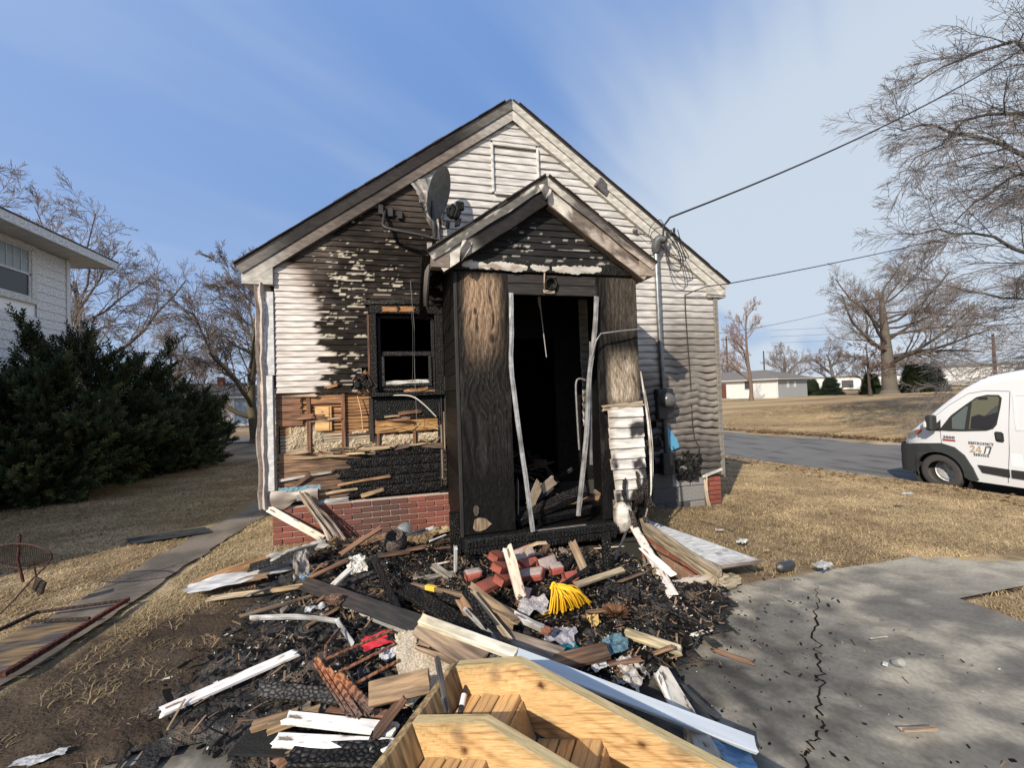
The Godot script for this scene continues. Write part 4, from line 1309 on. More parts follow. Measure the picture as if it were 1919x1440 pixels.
	# shreds of trim curling off the peak and the left rake
	for r in [[1.42, 3.66, 0.14, 0.13, 0.0], [0.60, 3.06, 0.1, 0.2, 0.25]]:
		var mb := MB.new()
		mb.grid(12, 14, func(u: float, w: float):
			var nar := 1.0 - 0.8 * w * w
			return [Vector3(r[0] + (u - 0.5) * r[2] * nar + r[4] * (0.35 - w) * 0.3, r[1] - w * r[3], zr + 0.015 + 0.03 * sin(u * 5.0 + w * 3.0)), C(0.55, 0.51, 0.45).lerp(C(0.12, 0.1, 0.09), ss(0.4, 0.9, w))])
		put(mb, M.vinyl, "curled_trim", p, true)

	# remains of white siding at the foot of the right side, melted and lifted
	y = 0.46
	row = 0
	while y < 1.42:
		var mb := MB.new()
		mb.grid(22, 5, func(u: float, w: float):
			var x0 := 2.03 + 0.05 * N(y, 1.0, 300.0) + 0.03 * ss(0.9, 0.5, y)
			var x := lerpf(x0, 2.46, u)
			var yy := y + w * 0.108 + 0.012 * na.get_noise_2d(x * 160.0, y * 60.0)
			var c := C(0.80, 0.76, 0.69)
			c = c.lerp(C(0.45, 0.36, 0.27), ss(0.2, 0.0, u) * 0.8 + 0.5 * ss(0.58, 0.75, N(x, yy, 200.0)))
			c = c.lerp(C(0.04, 0.035, 0.03), ss(0.56, 0.66, N(x * 1.3, yy, 170.0) + 0.35 * ss(0.72, 0.45, yy) * ss(2.18, 2.35, x)))
			return [Vector3(x, yy, ZP + 0.03 + 0.02 * (1.0 - w) + 0.035 * N(x, yy, 130.0)), c])
		put(mb, M.vinyl, "siding_panel", p, true)
		y += 0.108
		row += 1
	board(p, "siding_trim", Vector3(2.0, 1.425, ZP + 0.04), Vector3(2.46, 1.46, ZP + 0.045), 0.05, 0.02, "peel", C(0.3, 0.23, 0.17), C(0.42, 0.35, 0.27), PI / 2, 0.02, 0.3)
	var mc := MB.new()
	mc.grid(9, 60, func(u: float, w: float):
		var yy := 1.8 - 1.62 * w
		var bow := 0.075 * sin(PI * clampf(w * 0.85, 0.0, 1.0)) - 0.06 * ss(0.75, 1.0, w)
		return [Vector3(2.435 + bow + 0.05 * u * sin(PI * (0.12 + 0.85 * w)), yy, ZP + 0.05 + 0.02 * sin(u * 6.0) + 0.02 * N(w, u, 200.0)), C(0.75, 0.71, 0.64).lerp(C(0.3, 0.25, 0.2), ss(0.42, 0.7, N(u * 0.2, w * 1.5, 260.0)) + ss(0.15, 0.0, w) * 0.6 + ss(0.9, 1.0, w) * 0.6)])
	put(mc, M.vinyl, "curled_trim", p, true)
	var lump := MB.new()
	lump.grid(18, 18, func(u: float, w: float):
		var r := Vector2(u - 0.5, w - 0.5)
		var e := clampf(1.0 - r.length() * 2.0, 0.0, 1.0)
		return [Vector3(2.19 + r.x * 0.22, 0.29 + r.y * 0.36, ZP + 0.02 + 0.09 * sqrt(e) + 0.01 * N(u, w, 500.0)), C(0.72, 0.68, 0.6).lerp(C(0.2, 0.16, 0.12), ss(0.3, 0.0, e) + ss(0.6, 0.75, N(u, w, 260.0)) * 0.5)])
	put(lump, M.vinyl, "melted_lump", p, true)
	for q in 9:
		var a := Vector3(rr(2.2, 2.45), rr(0.2, 0.75), ZP + rr(0.04, 0.1))
		board(p, "charred_shred", a, a + Vector3(rr(-0.06, 0.08), rr(-0.3, -0.12), rr(-0.02, 0.05)), rr(0.04, 0.09), 0.015, "char", vary(C(0.08, 0.065, 0.055), 0.4), C(-1, 0, 0), rr(0, 2), 0.03, 0.3, 0.02)

	# sill beam, burnt to alligator char, with a metal edge
	slab(p, "sill_beam", M.char, Vector3(0.52, 0.09, ZP - 0.05), Vector3(2.08, 0.255, ZP + 0.1), C(0.03, 0.029, 0.029), 0.02)
	slab(p, "sill_strip", M.dull_metal, Vector3(1.2, 0.256, ZP + 0.05), Vector3(1.75, 0.262, ZP + 0.09), C(0.3, 0.27, 0.23))
	for q in 46:
		var x := 0.53 + q * 0.0335
		slab(p, "charred_block", M.char, Vector3(x, 0.1 + rr(0, 0.02), ZP + 0.1), Vector3(x + 0.03, 0.17 + rr(-0.01, 0.01), ZP + 0.106 + rr(0, 0.012)), vary(C(0.028, 0.027, 0.027), 0.3), 0.006)
		slab(p, "charred_block", M.char, Vector3(x + 0.01, 0.175, ZP + 0.1), Vector3(x + 0.041, 0.243 + rr(-0.01, 0.01), ZP + 0.106 + rr(0, 0.012)), vary(C(0.028, 0.027, 0.027), 0.3), 0.006)
	board(p, "charred_post", Vector3(0.47, -0.02, ZP - 0.3), Vector3(0.47, 0.42, ZP - 0.32), 0.1, 0.1, "char", C(0.025, 0.024, 0.023))
	# bare tan wood where the sheet is holed low on the left
	for r in [[0.60, 0.29, 0.79, 0.42], [0.62, 0.44, 0.68, 0.55]]:
		var mb := MB.new()
		var poly := PackedVector2Array()
		for a in 14:
			var g := TAU * a / 14.0
			poly.append(Vector2((r[0] + r[2]) / 2 + cos(g) * (r[2] - r[0]) / 2 * rr(0.75, 1.1), (r[1] + r[3]) / 2 + sin(g) * (r[3] - r[1]) / 2 * rr(0.8, 1.1)))
		mb.prism(poly, Vector3(0, 0, ZP + 0.008), Vector3.RIGHT, Vector3.UP, Vector3(0, 0, 0.006), C(0.45, 0.32, 0.2) if r[1] < 0.4 else C(0.12, 0.095, 0.075))
		put(mb, M.wood_upright, "bare_wood", p)

	# bent white door frame, one strip each side, and the rod of the closer
	var df := node("door_frame", p)
	strip(df, "door_strip", [Vector3(1.055, 2.6, ZP + 0.05), Vector3(1.045, 2.2, ZP + 0.055), Vector3(1.03, 1.86, ZP + 0.06), Vector3(1.07, 1.35, ZP + 0.08), Vector3(1.125, 0.8, ZP + 0.1), Vector3(1.175, 0.27, ZP + 0.12)], 0.045, C(0.5, 0.5, 0.49))
	strip(df, "door_strip", [Vector3(1.975, 2.59, ZP + 0.04), Vector3(1.95, 2.35, ZP + 0.05), Vector3(1.92, 2.12, ZP + 0.05), Vector3(1.86, 1.75, ZP + 0.04), Vector3(1.80, 1.2, ZP + 0.06), Vector3(1.73, 0.75, ZP + 0.07), Vector3(1.665, 0.36, ZP + 0.08)], 0.05, C(0.42, 0.41, 0.39))
	strip(df, "door_strip", [Vector3(1.9, 2.12, ZP + 0.02), Vector3(1.87, 1.4, ZP + 0.02), Vector3(1.85, 0.85, ZP + 0.03)], 0.03, C(0.3, 0.29, 0.28))
	var rod := MB.new()
	rod.tube([Vector3(1.88, 1.9, ZP + 0.04), Vector3(1.93, 2.12, ZP + 0.09), Vector3(1.97, 2.19, ZP + 0.12), Vector3(2.2, 2.22, ZP + 0.11), Vector3(2.44, 2.245, ZP + 0.08)], fill(5, 0.009), 8, C(0.33, 0.32, 0.3))
	put(rod, M.dull_metal, "closer_rod", df, true)
	var hook := MB.new()
	hook.tube(smooth_path([Vector3(1.86, 1.72, ZP - 0.05), Vector3(1.79, 1.74, ZP - 0.05), Vector3(1.75, 1.68, ZP - 0.05), Vector3(1.75, 1.4, ZP - 0.05), Vector3(1.76, 1.0, ZP - 0.05)], 5), fill(21, 0.011), 8, C(0.3, 0.29, 0.28))
	put(hook, M.dull_metal, "bent_tube", df, true)
	# things left inside: hanging cord, studs, debris
	var cord := MB.new()
	cord.tube([Vector3(1.5, 2.84, -4.5), Vector3(1.5, 2.62, -4.5), Vector3(1.51, 2.55, -4.5)], [0.018, 0.02, 0.012], 8, C(0.35, 0.33, 0.3))
	cord.tube([Vector3(1.515, 2.55, -4.5), Vector3(1.53, 2.3, -4.48), Vector3(1.55, 2.0, -4.46)], [0.006, 0.006, 0.006], 6, C(0.3, 0.29, 0.27))
	put(cord, M.plain, "hanging_cord", p, true)
	for q in 5:
		slab(p, "inner_stud", M.char, Vector3(1.0 + q * 0.1, 0.25, -5.0 - q * 0.45), Vector3(1.035 + q * 0.1, 2.5, -4.96 - q * 0.45), C(0.07, 0.06, 0.052))
	for q in 34:
		var a := Vector3(rr(0.95, 1.95), rr(0.27, 0.75), rr(-6.4, -4.3))
		a.y = 0.27 + rr(0.0, 0.12) + maxf(0, -4.4 - a.z) * 0.28 * rr(0.4, 1.0)
		board(p, "inner_debris", a, a + Vector3(rr(-0.4, 0.4), rr(-0.05, 0.2), rr(-0.25, 0.25)), rr(0.04, 0.12), rr(0.012, 0.03), "wood1", vary(C(0.3, 0.17, 0.1) if q % 4 == 0 else C(0.05, 0.042, 0.036), 0.4), C(-1, 0, 0), rr(0, 3), 0.03, 0.2)
	# burnt timbers and tan scraps just inside the door
	for r in [[1.1, 0.28, 0.0, 1.85, 0.52, 0.1, 0.12], [1.05, 0.3, -0.2, 1.6, 0.33, -0.15, 0.11], [1.3, 0.27, 0.02, 1.95, 0.3, 0.0, 0.1]]:
		board(p, "charred_timber", Vector3(r[0], r[1], ZP - 0.15 + r[2]), Vector3(r[3], r[4], ZP - 0.25 + r[5]), r[6], 0.08, "char", C(0.03, 0.028, 0.027), C(-1, 0, 0), 0.4, 0.02, 0.1)
	for r in [[1.1, 0.3, 1.12, 0.72, 0.06, C(0.5, 0.38, 0.25)], [1.24, 0.45, 1.36, 0.66, 0.11, C(0.46, 0.36, 0.25)], [1.38, 0.6, 1.52, 0.68, 0.1, C(0.42, 0.34, 0.25)], [1.22, 0.42, 1.3, 0.5, 0.06, C(0.5, 0.28, 0.12)]]:
		board(p, "torn_panel", Vector3(r[0], r[1], ZP - 0.17), Vector3(r[2], r[3], ZP - 0.2), r[4], 0.01, "cloth", r[5], C(-1, 0, 0), PI / 2, 0.03, 0.2)

# a pressed channel of thin metal along a bent line
func strip(parent: Node, nm: String, pts: Array, w: float, col: Color) -> MeshInstance3D:
	var c := smooth_path(pts, 5)
	var mb := MB.new()
	var prof := [Vector2(-0.5, 0.0), Vector2(-0.5, 0.16), Vector2(-0.42, 0.2), Vector2(-0.1, 0.2), Vector2(-0.06, 0.32), Vector2(0.2, 0.32), Vector2(0.24, 0.2), Vector2(0.46, 0.18), Vector2(0.5, 0.0)]
	var n := prof.size()
	for i in c.size():
		var d: Vector3 = (c[mini(i + 1, c.size() - 1)] - c[maxi(i - 1, 0)]).normalized()
		var a := d.cross(Vector3(0, 0, 1)).normalized()
		var b := a.cross(d)
		for k in n:
			mb.vert(c[i] + a * prof[k].x * w + b * prof[k].y * w * (1.0 if b.z > 0 else -1.0) + Vector3(rr(-1, 1), rr(-1, 1), rr(-1, 1)) * 0.0015, col.lerp(C(0.1, 0.095, 0.09), ss(0.5, 0.75, N(i * 0.4, k * 0.03, 100.0)) * 0.7))
		if i > 0:
			for k in n - 1:
				var o := (i - 1) * n + k
				mb.tri(o, o + n, o + n + 1)
				mb.tri(o, o + n + 1, o + 1)
	return put(mb, M.dull_metal, nm, parent)

# ---------------------------------------------------------------- the house next door
func build_neighbour() -> void:
	var h := thing("neighbour_house", "two storey white sided house with wide soffit at the left edge", "house")
	var wx := -8.0
	var z0 := -12.88
	var z1 := -1.0
	var white := C(0.86, 0.86, 0.86)
	slab(h, "wall", M.plain, Vector3(wx - 9.0, -0.1, z0 + 0.02), Vector3(wx - 0.02, 5.3, z1), white)
	var y := 0.3
	while y < 5.25:
		for seg in [[z1, -10.78], [-11.92, z0 + 0.1], [z1, z0 + 0.1]]:
			var by_window: bool = y + 0.21 > 3.9 and y < 5.3
			if by_window == (seg[0] == z1 and seg[1] < -12.0):
				continue
			var mb := MB.new()
			var a: float = seg[0]
			var b: float = seg[1]
			var top := minf(y + 0.208, 5.28)
			mb.quad(Vector3(wx + 0.022, y, a), Vector3(wx + 0.006, top, a), Vector3(wx + 0.006, top, b), Vector3(wx + 0.022, y, b), white)
			mb.quad(Vector3(wx - 0.01, y + 0.004, a), Vector3(wx + 0.022, y, a), Vector3(wx + 0.022, y, b), Vector3(wx - 0.01, y + 0.004, b), white)
			put(mb, M.vinyl, "siding_plank", h)
		y += 0.2
	slab(h, "corner_board", M.vinyl, Vector3(wx - 0.06, -0.1, z0 - 0.03), Vector3(wx + 0.035, 5.29, z0 + 0.085), white, 0.01)
	# eave: soffit, fascia, hipped roof
	slab(h, "soffit", M.vinyl, Vector3(wx - 9.5, 5.302, z0 - 0.62), Vector3(wx + 0.64, 5.33, z1 + 0.6), C(0.6, 0.59, 0.56))
	slab(h, "fascia", M.vinyl, Vector3(wx + 0.642, 5.28, z0 - 0.64), Vector3(wx + 0.67, 5.47, z1 + 0.6), C(0.78, 0.78, 0.77), 0.006)
	slab(h, "fascia", M.vinyl, Vector3(wx - 9.5, 5.28, z0 - 0.66), Vector3(wx + 0.67, 5.47, z0 - 0.642), C(0.78, 0.78, 0.77), 0.006)
	slab(h, "gutter_edge", M.dull_metal, Vector3(wx + 0.6, 5.472, z0 - 0.68), Vector3(wx + 0.69, 5.5, z1 + 0.6), C(0.12, 0.11, 0.11))
	var rf := MB.new()
	var c := C(0.09, 0.08, 0.075)
	var e0 := Vector3(wx + 0.68, 5.501, z0 - 0.68)
	var e1 := Vector3(wx + 0.68, 5.501, z1 + 0.6)
	var r0 := Vector3(wx - 4.4, 7.1, z0 + 4.4)
	var r1 := Vector3(wx - 4.4, 7.1, z1 - 4.0)
	var w0 := Vector3(wx - 9.5, 5.501, z0 - 0.68)
	var w1 := Vector3(wx - 9.5, 5.501, z1 + 0.6)
	rf.quad(e0, r0, r1, e1, c)
	rf.quad(w1, r1, r0, w0, c)
	rf.quad(e0, w0, r0, r0, c)
	rf.quad(e1, r1, r1, w1, c)
	put(rf, M.shingle, "roof", h)
	var w := node("window", h, Vector3(wx, 0, 0))
	for r in [[3.98, 4.1, -11.9, -10.8], [5.18, 5.295, -11.9, -10.8], [4.102, 5.178, -11.9, -11.76], [4.102, 5.178, -10.94, -10.8]]:
		slab(w, "frame", M.vinyl, Vector3(0.0, r[0], r[2]), Vector3(0.05, r[1], r[3]), C(0.76, 0.75, 0.72), 0.008)
	for r in [[4.102, 4.14, -11.758, -10.942], [4.6, 4.65, -11.758, -10.942], [5.14, 5.178, -11.758, -10.942], [4.142, 5.138, -11.758, -11.71], [4.142, 5.138, -10.99, -10.942]]:
		slab(w, "sash", M.vinyl, Vector3(0.0, r[0], r[2]), Vector3(0.028, r[1], r[3]), C(0.74, 0.74, 0.72), 0.004)
	for k in 3:
		slab(w, "muntin", M.vinyl, Vector3(0.006, 4.652, -11.53 + k * 0.18), Vector3(0.016, 5.138, -11.515 + k * 0.18), C(0.7, 0.7, 0.69), 0.002)
	slab(w, "muntin", M.vinyl, Vector3(0.007, 4.9, -11.708), Vector3(0.017, 4.915, -10.992), C(0.7, 0.7, 0.69), 0.002)
	slab(w, "pane", M.gloss, Vector3(-0.015, 4.652, -11.708), Vector3(0.004, 5.138, -10.992), C(0.25, 0.29, 0.31), 0.001)
	slab(w, "pane", M.gloss, Vector3(-0.015, 4.142, -11.708), Vector3(0.004, 4.598, -10.992), C(0.035, 0.04, 0.045), 0.001)

# ---------------------------------------------------------------- evergreen shrubs
func sprig_mesh(n: int, l: float, wd: float) -> ArrayMesh:
	var mb := MB.new()
	mb.tube([Vector3.ZERO, Vector3(0.02, l * 0.5, 0), Vector3(0.03, l, 0.02)], [0.004, 0.003, 0.001], 3, C(0.5, 0.35, 0.2), false)
	for k in n:
		var f := (k + 0.5) / n
		var g := k * 2.4
		var o := Vector3(0.025 * f, l * (0.12 + 0.88 * f), 0.015 * f)
		var d := Vector3(cos(g), 0.75 + 0.3 * f, sin(g)).normalized()
		var s := d.cross(Vector3.UP).normalized() * wd
		var ll := l * 0.34 * (1.0 - 0.35 * f)
		var cc := C(1, 1, 1) * rr(0.7, 1.25)
		var a := mb.vert(o - s * 0.4, cc)
		mb.vert(o + d * ll * 0.5 - s, cc)
		mb.vert(o + d * ll * 0.5 + s, cc)
		mb.vert(o + d * ll, cc)
		mb.tri(a, a + 1, a + 2)
		mb.tri(a + 1, a + 3, a + 2)
	return mb.mesh()

func yew(label: String, at: Vector3, lobes: Array, count: int, sprig: Mesh) -> void:
	var b := thing("yew_bush", label, "bush", at, "overgrown dark yews beside the left lawn")
	var where := []
	var cols := []
	var stems := MB.new()
	for lo in lobes:
		var cpos: Vector3 = lo[0]
		var rad: Vector3 = lo[1]
		var share_: int = int(count * lo[2])
		# boughs first: sprays that run outwards and upwards from the middle
		for k in share_ / 26:
			var dir := Vector3(rng.randfn(), rng.randfn() * 0.75 + 0.2, rng.randfn()).normalized()
			var reach := rr(0.62, 1.04)
			if rng.randf() < 0.12:
				reach += rr(0.05, 0.22)
			var root := cpos + Vector3(rr(-0.2, 0.2), -rad.y * 0.7, rr(-0.2, 0.2))
			var tip := cpos + dir * rad * reach
			if tip.y < 0.1:
				tip.y = rr(0.06, 0.45)
			var tilt := (tip - root).normalized().lerp(dir + Vector3(0, 0.5, 0), 0.45).normalized()
			if k % 9 == 0:
				stems.tube([root, root.lerp(tip, 0.5) + Vector3(0, 0.1, 0), tip], [0.035, 0.02, 0.006], 5, C(0.09, 0.06, 0.045), false)
			for q in 26:
				var u := q / 26.0
				var p := tip - tilt * (u * rr(0.5, 0.85)) + Vector3(rr(-1, 1), rr(-1, 1), rr(-1, 1)) * (0.03 + 0.1 * u)
				if p.y < 0.04:
					continue
				var d := (tilt + Vector3(rr(-1, 1), rr(-0.5, 0.8), rr(-1, 1)) * 0.6).normalized()
				var bs := along(d, rr(0, TAU))
				var s := rr(0.75, 1.25)
				where.append(Transform3D(Basis(bs.y * s, bs.x * s, -bs.z * s), p))
				cols.append(C(0.03, 0.046, 0.018).lerp(C(0.085, 0.09, 0.032), pow(rng.randf(), 2.5)) * rr(0.6, 1.3))
	put(stems, M.bark, "stem", b, true)
	var fo := scatter("foliage", b, sprig, M.leaf, where, cols)
	fo.set_meta("kind", "stuff")

func build_shrubs() -> void:
	var sprig := sprig_mesh(22, 0.26, 0.013)
	yew("big dark green yew bush sprawling over the left lawn", Vector3(-6.2, 0, -10.4), [[Vector3(0.0, 1.35, 0.3), Vector3(1.75, 1.75, 1.9), 0.45], [Vector3(0.6, 0.85, -2.0), Vector3(1.2, 1.3, 1.9), 0.33], [Vector3(-0.2, 0.7, 1.5), Vector3(1.45, 1.0, 0.7), 0.22]], 15500, sprig)
	yew("shorter yew bush against the white house wall at the left edge", Vector3(-7.35, 0, -8.6), [[Vector3(0.1, 1.1, -0.3), Vector3(0.7, 1.2, 1.5), 0.6], [Vector3(0.2, 0.8, 1.4), Vector3(0.9, 1.25, 0.9), 0.4]], 8000, sprig)
	# conifers beyond the far lawn
	var needle := sprig_mesh(14, 0.5, 0.03)
	for c in [[57.7, -49.2, 2.3, 1.9, "dark squat conifer beside the grey gable of the ranch house", C(0.035, 0.05, 0.025)], [60.4, -48.5, 2.5, 2.3, "dark round conifer in front of the long low white building", C(0.028, 0.042, 0.024)], [57.0, -40.5, 2.6, 1.6, "green conifer just left of the thick oak trunk", C(0.04, 0.055, 0.025)], [60.2, -38.0, 3.4, 2.6, "olive green conifer behind the right of the oak trunk", C(0.05, 0.06, 0.024)], [62.6, -37.6, 3.5, 3.0, "blue grey spruce in front of the white warehouse", C(0.05, 0.068, 0.062)]]:
		var t := thing("conifer", c[4], "conifer", Vector3(c[0], lay(c[0], c[1]), c[1]), "conifers beyond the far lawn")
		var mb := MB.new()
		mb.tube([Vector3(0, -0.1, 0), Vector3(0, c[2], 0)], [0.16, 0.02], 6, C(0.08, 0.06, 0.045))
		put(mb, M.bark, "trunk", t, true)
		var where := []
		var cols := []
		for k in 2400:
			var f := pow(rng.randf(), 1.6)
			var y: float = c[2] * (0.04 + 0.96 * f)
			var g := rr(0, TAU)
			var tier := 0.86 + 0.2 * sin(f * 22.0 + 2.0 * sin(g * 3.0))
			var r: float = c[3] * 0.5 * pow(1.0 - f, 0.72) * tier * sqrt(rr(0.35, 1.0)) * (1.0 + 0.15 * sin(g * 5.0 + c[0]))
			var p := Vector3(cos(g) * r, y, sin(g) * r)
			var d := Vector3(cos(g), rr(-0.2, 0.5), sin(g)).normalized()
			var bs := along(d, rr(0, TAU))
			var s := rr(0.7, 1.2)
			where.append(Transform3D(Basis(bs.y * s, bs.x * s, -bs.z * s), p))
			cols.append((c[5] as Color) * rr(0.65, 1.3))
		scatter("foliage", t, needle, M.leaf, where, cols).set_meta("kind", "stuff")

# ---------------------------------------------------------------- bare trees
# mbs: [trunk, limbs, branches, twigs]
func branch(mbs: Array, p: Vector3, d: Vector3, l: float, r: float, lv: int, o: Dictionary) -> void:
	var n: int = [7, 6, 4, 3, 2][lv]
	var pts := [p]
	var rad := [r]
	var q := p
	var dir := d
	var bend: float = o.get("bend", 0.25)
	for i in n:
		dir = (dir + Vector3(rr(-1, 1), rr(-1, 1), rr(-1, 1)) * bend * (o.get("straight", 0.6) if lv == 0 else 1.0) * 0.6 + Vector3(0, o.lift[lv], 0) * 0.35 + o.get("pull", Vector3.ZERO) * (0.12 if lv > 1 else 0.0)).normalized()
		q += dir * l / n
		pts.append(q)
		rad.append(maxf(r * (1.0 - (0.72 if lv < 4 else 0.8) * (i + 1.0) / n), o.tip))
	mbs[mini(lv, 3)].tube(pts, rad, [9, 6, 4, 3, 3][lv], o.cols[mini(lv, 3)], lv == 0)
	sprout(mbs, pts, rad, l, lv, o)

func sprout(mbs: Array, pts: Array, rad: Array, l: float, lv: int, o: Dictionary) -> void:
	if lv >= o.depth:
		return
	var kids: int = o.kids[lv]
	var from: float = o.from[lv]
	for k in kids:
		var f := from + (1.0 - from) * (k + rr(0.1, 0.9)) / kids
		var x := f * (pts.size() - 1)
		var i := mini(int(x), pts.size() - 2)
		var at: Vector3 = (pts[i] as Vector3).lerp(pts[i + 1], x - i)
		var rd := lerpf(rad[i], rad[i + 1], x - i)
		var ax: Vector3 = (pts[i + 1] - pts[i]).normalized()
		var side := ax.cross(Vector3(rr(-1, 1), rr(-1, 1), rr(-1, 1))).normalized()
		var a: float = o.angle[lv] * rr(0.75, 1.25)
		var nd := (ax * cos(a) + side * sin(a)).normalized()
		var nl: float = l * o.ratio[lv] * rr(0.7, 1.15) * (1.15 - 0.55 * f)
		branch(mbs, at, nd, nl, maxf(rd * o.thin[lv], o.tip), lv + 1, o)

func tree_parts(t: Node3D, mbs: Array) -> void:
	var names := ["trunk", "limb", "branch", "twigs"]
	for k in 4:
		if mbs[k].v.size():
			var m := put(mbs[k], M.bark if k < 2 else M.twig, names[k], t, true)
			if k == 3:
				m.set_meta("kind", "stuff")

func grow(nm: String, label: String, at: Vector3, hgt: float, r: float, seed_: int, o: Dictionary, group := "") -> Node3D:
	var t := thing(nm, label, "tree", at, group)
	var keep := rng.state
	rng.seed = seed_
	var mbs := [MB.new(), MB.new(), MB.new(), MB.new()]
	var lean: Vector3 = o.get("lean", Vector3.ZERO)
	if o.get("flare", true):
		mbs[0].tube([Vector3(0, -0.3, 0), Vector3(0, 0.15, 0) , Vector3(0, 0.6, 0)], [r * 1.7, r * 1.25, r * 0.9], 10, o.cols[0])
	branch(mbs, Vector3.ZERO, (Vector3.UP + lean).normalized(), hgt * o.get("trunk", 0.75), r, 0, o)
	tree_parts(t, mbs)
	rng.state = keep
	return t

func again(t: Node3D, label: String, at: Vector3, turn: float, size: Vector3) -> Node3D:
	var c := t.duplicate()
	c.name = numbered(str(t.name).split("_0")[0])
	add_child(c)
	c.set_meta("label", label)
	c.position = at
	c.rotation.y = turn
	c.scale = size
	return c

func build_trees() -> void:
	var grey := [C(0.2, 0.175, 0.15), C(0.2, 0.17, 0.15), C(0.21, 0.175, 0.155), C(0.23, 0.19, 0.17)]
	var base := {"depth": 4, "kids": [11, 9, 9, 8], "from": [0.2, 0.2, 0.12, 0.1], "angle": [0.95, 0.75, 0.7, 0.65], "ratio": [0.78, 0.52, 0.48, 0.5], "thin": [0.55, 0.5, 0.5, 0.6], "lift": [0.3, 0.22, 0.1, 0.05, 0.0], "tip": 0.011, "cols": grey, "bend": 0.4, "trunk": 0.62}
	var g := "bare trees behind the left lawn"
	var t1 := grow("bare_tree", "wide bare tree behind the yew bush, fanning out beside the white house corner", Vector3(-18.9, -0.2, -31.6), 16.5, 0.34, 71, base, g)
	again(t1, "tall bare tree rising over the white house roof at the top left", Vector3(-25.5, -0.2, -33.0), 2.1, Vector3(1.1, 1.15, 1.1))
	# the leaning tree by the house corner
	var o := base.duplicate()
	o.cols = [C(0.17, 0.145, 0.09), C(0.16, 0.135, 0.095), C(0.14, 0.115, 0.095), C(0.15, 0.12, 0.105)]
	o.lean = Vector3(-0.16, 0, 0)
	o.pull = Vector3(-0.6, 0.1, 0.1)
	o.tip = 0.008
	o.from = [0.14, 0.2, 0.12, 0.1]
	grow("bare_tree", "leaning bare tree with olive bark just left of the burnt house corner", Vector3(-5.75, -0.12, -19.1), 9.6, 0.21, 88, o, g)
	again(t1, "smaller bare tree seen through the twigs left of the leaning tree", Vector3(-20.5, -0.3, -45.0), 4.0, Vector3(0.72, 0.72, 0.72))
	again(t1, "bare tree farther back, half hidden by the burnt house corner", Vector3(-9.0, -0.3, -42.0), 1.2, Vector3(0.8, 0.75, 0.8))
	again(t1, "low bare tree far behind the blue sided house", Vector3(-27.0, -0.3, -66.0), 5.1, Vector3(0.85, 0.6, 0.85))
	again(t1, "faint bare tree far behind the yew bush top", Vector3(-36.0, -0.3, -60.0), 0.4, Vector3(0.9, 0.7, 0.9))

	# the great oak across the street
	var oak := {"depth": 4, "kids": [18, 11, 9, 6], "from": [0.27, 0.22, 0.15, 0.1], "angle": [1.25, 0.75, 0.75, 0.7], "ratio": [0.95, 0.45, 0.46, 0.5], "straight": 0.05, "thin": [0.4, 0.45, 0.5, 0.6], "lift": [0.3, 0.1, 0.08, 0.05, 0.0], "tip": 0.012, "cols": [C(0.19, 0.165, 0.14), C(0.13, 0.11, 0.095), C(0.14, 0.118, 0.103), C(0.17, 0.14, 0.122)], "bend": 0.5, "trunk": 0.66}
	grow("oak_tree", "broad bare oak with a thick pale trunk on the far lawn", Vector3(50.0, lay(50.0, -33.7) - 0.1, -33.7), 16.5, 0.72, 12, oak)
	var young := base.duplicate()
	young.kids = [16, 7, 6, 4]
	young.angle = [0.75, 0.55, 0.6, 0.6]
	young.ratio = [0.42, 0.5, 0.5, 0.55]
	young.from = [0.18, 0.2, 0.15, 0.1]
	young.cols = [C(0.24, 0.17, 0.13), C(0.24, 0.17, 0.13), C(0.25, 0.17, 0.14), C(0.27, 0.185, 0.155)]
	young.trunk = 0.92
	young.bend = 0.22
	grow("young_tree", "slender reddish bare tree in front of the ranch house", Vector3(34.9, lay(34.9, -36.5), -36.5), 9.7, 0.2, 33, young)
	var small := young.duplicate()
	small.cols = [C(0.11, 0.085, 0.07), C(0.10, 0.075, 0.062), C(0.11, 0.078, 0.065), C(0.14, 0.09, 0.07)]
	small.angle = [1.2, 0.7, 0.6, 0.6]
	small.lift = [0.3, -0.05, 0.0, 0.0, 0.0]
	small.from = [0.3, 0.2, 0.15, 0.1]
	small.kids = [15, 7, 5, 4]
	grow("small_tree", "small dark bare tree alone on the far lawn left of the oak", Vector3(38.4, lay(38.4, -27.4), -27.4), 4.9, 0.13, 45, small)
	var g2 := "bare trees on the skyline behind the ranch house"
	var t2 := grow("bare_tree", "spreading bare tree right behind the ranch house roof", Vector3(77.0, 0.2, -71.5), 12.0, 0.42, 55, base, g2)
	again(t2, "pale stout bare tree between the ranch house and the oak", Vector3(83.0, 0.3, -66.0), 2.6, Vector3(1.0, 1.0, 1.0))
	again(t2, "bare tree on the skyline left of the small dark tree", Vector3(92.0, 0.3, -66.5), 4.2, Vector3(0.9, 0.75, 0.9))
	again(t2, "bare tree on the skyline behind the oak's left branches", Vector3(98.0, 0.3, -62.0), 1.0, Vector3(1.0, 0.8, 1.0))
	again(t2, "bare tree behind the utility pole at the burnt house's right corner", Vector3(66.0, 0.3, -76.0), 0.5, Vector3(0.9, 0.85, 0.9))
	again(t2, "bare tree at the left end of the white warehouse", Vector3(118.0, 0.4, -74.0), 3.3, Vector3(1.0, 0.7, 1.0))

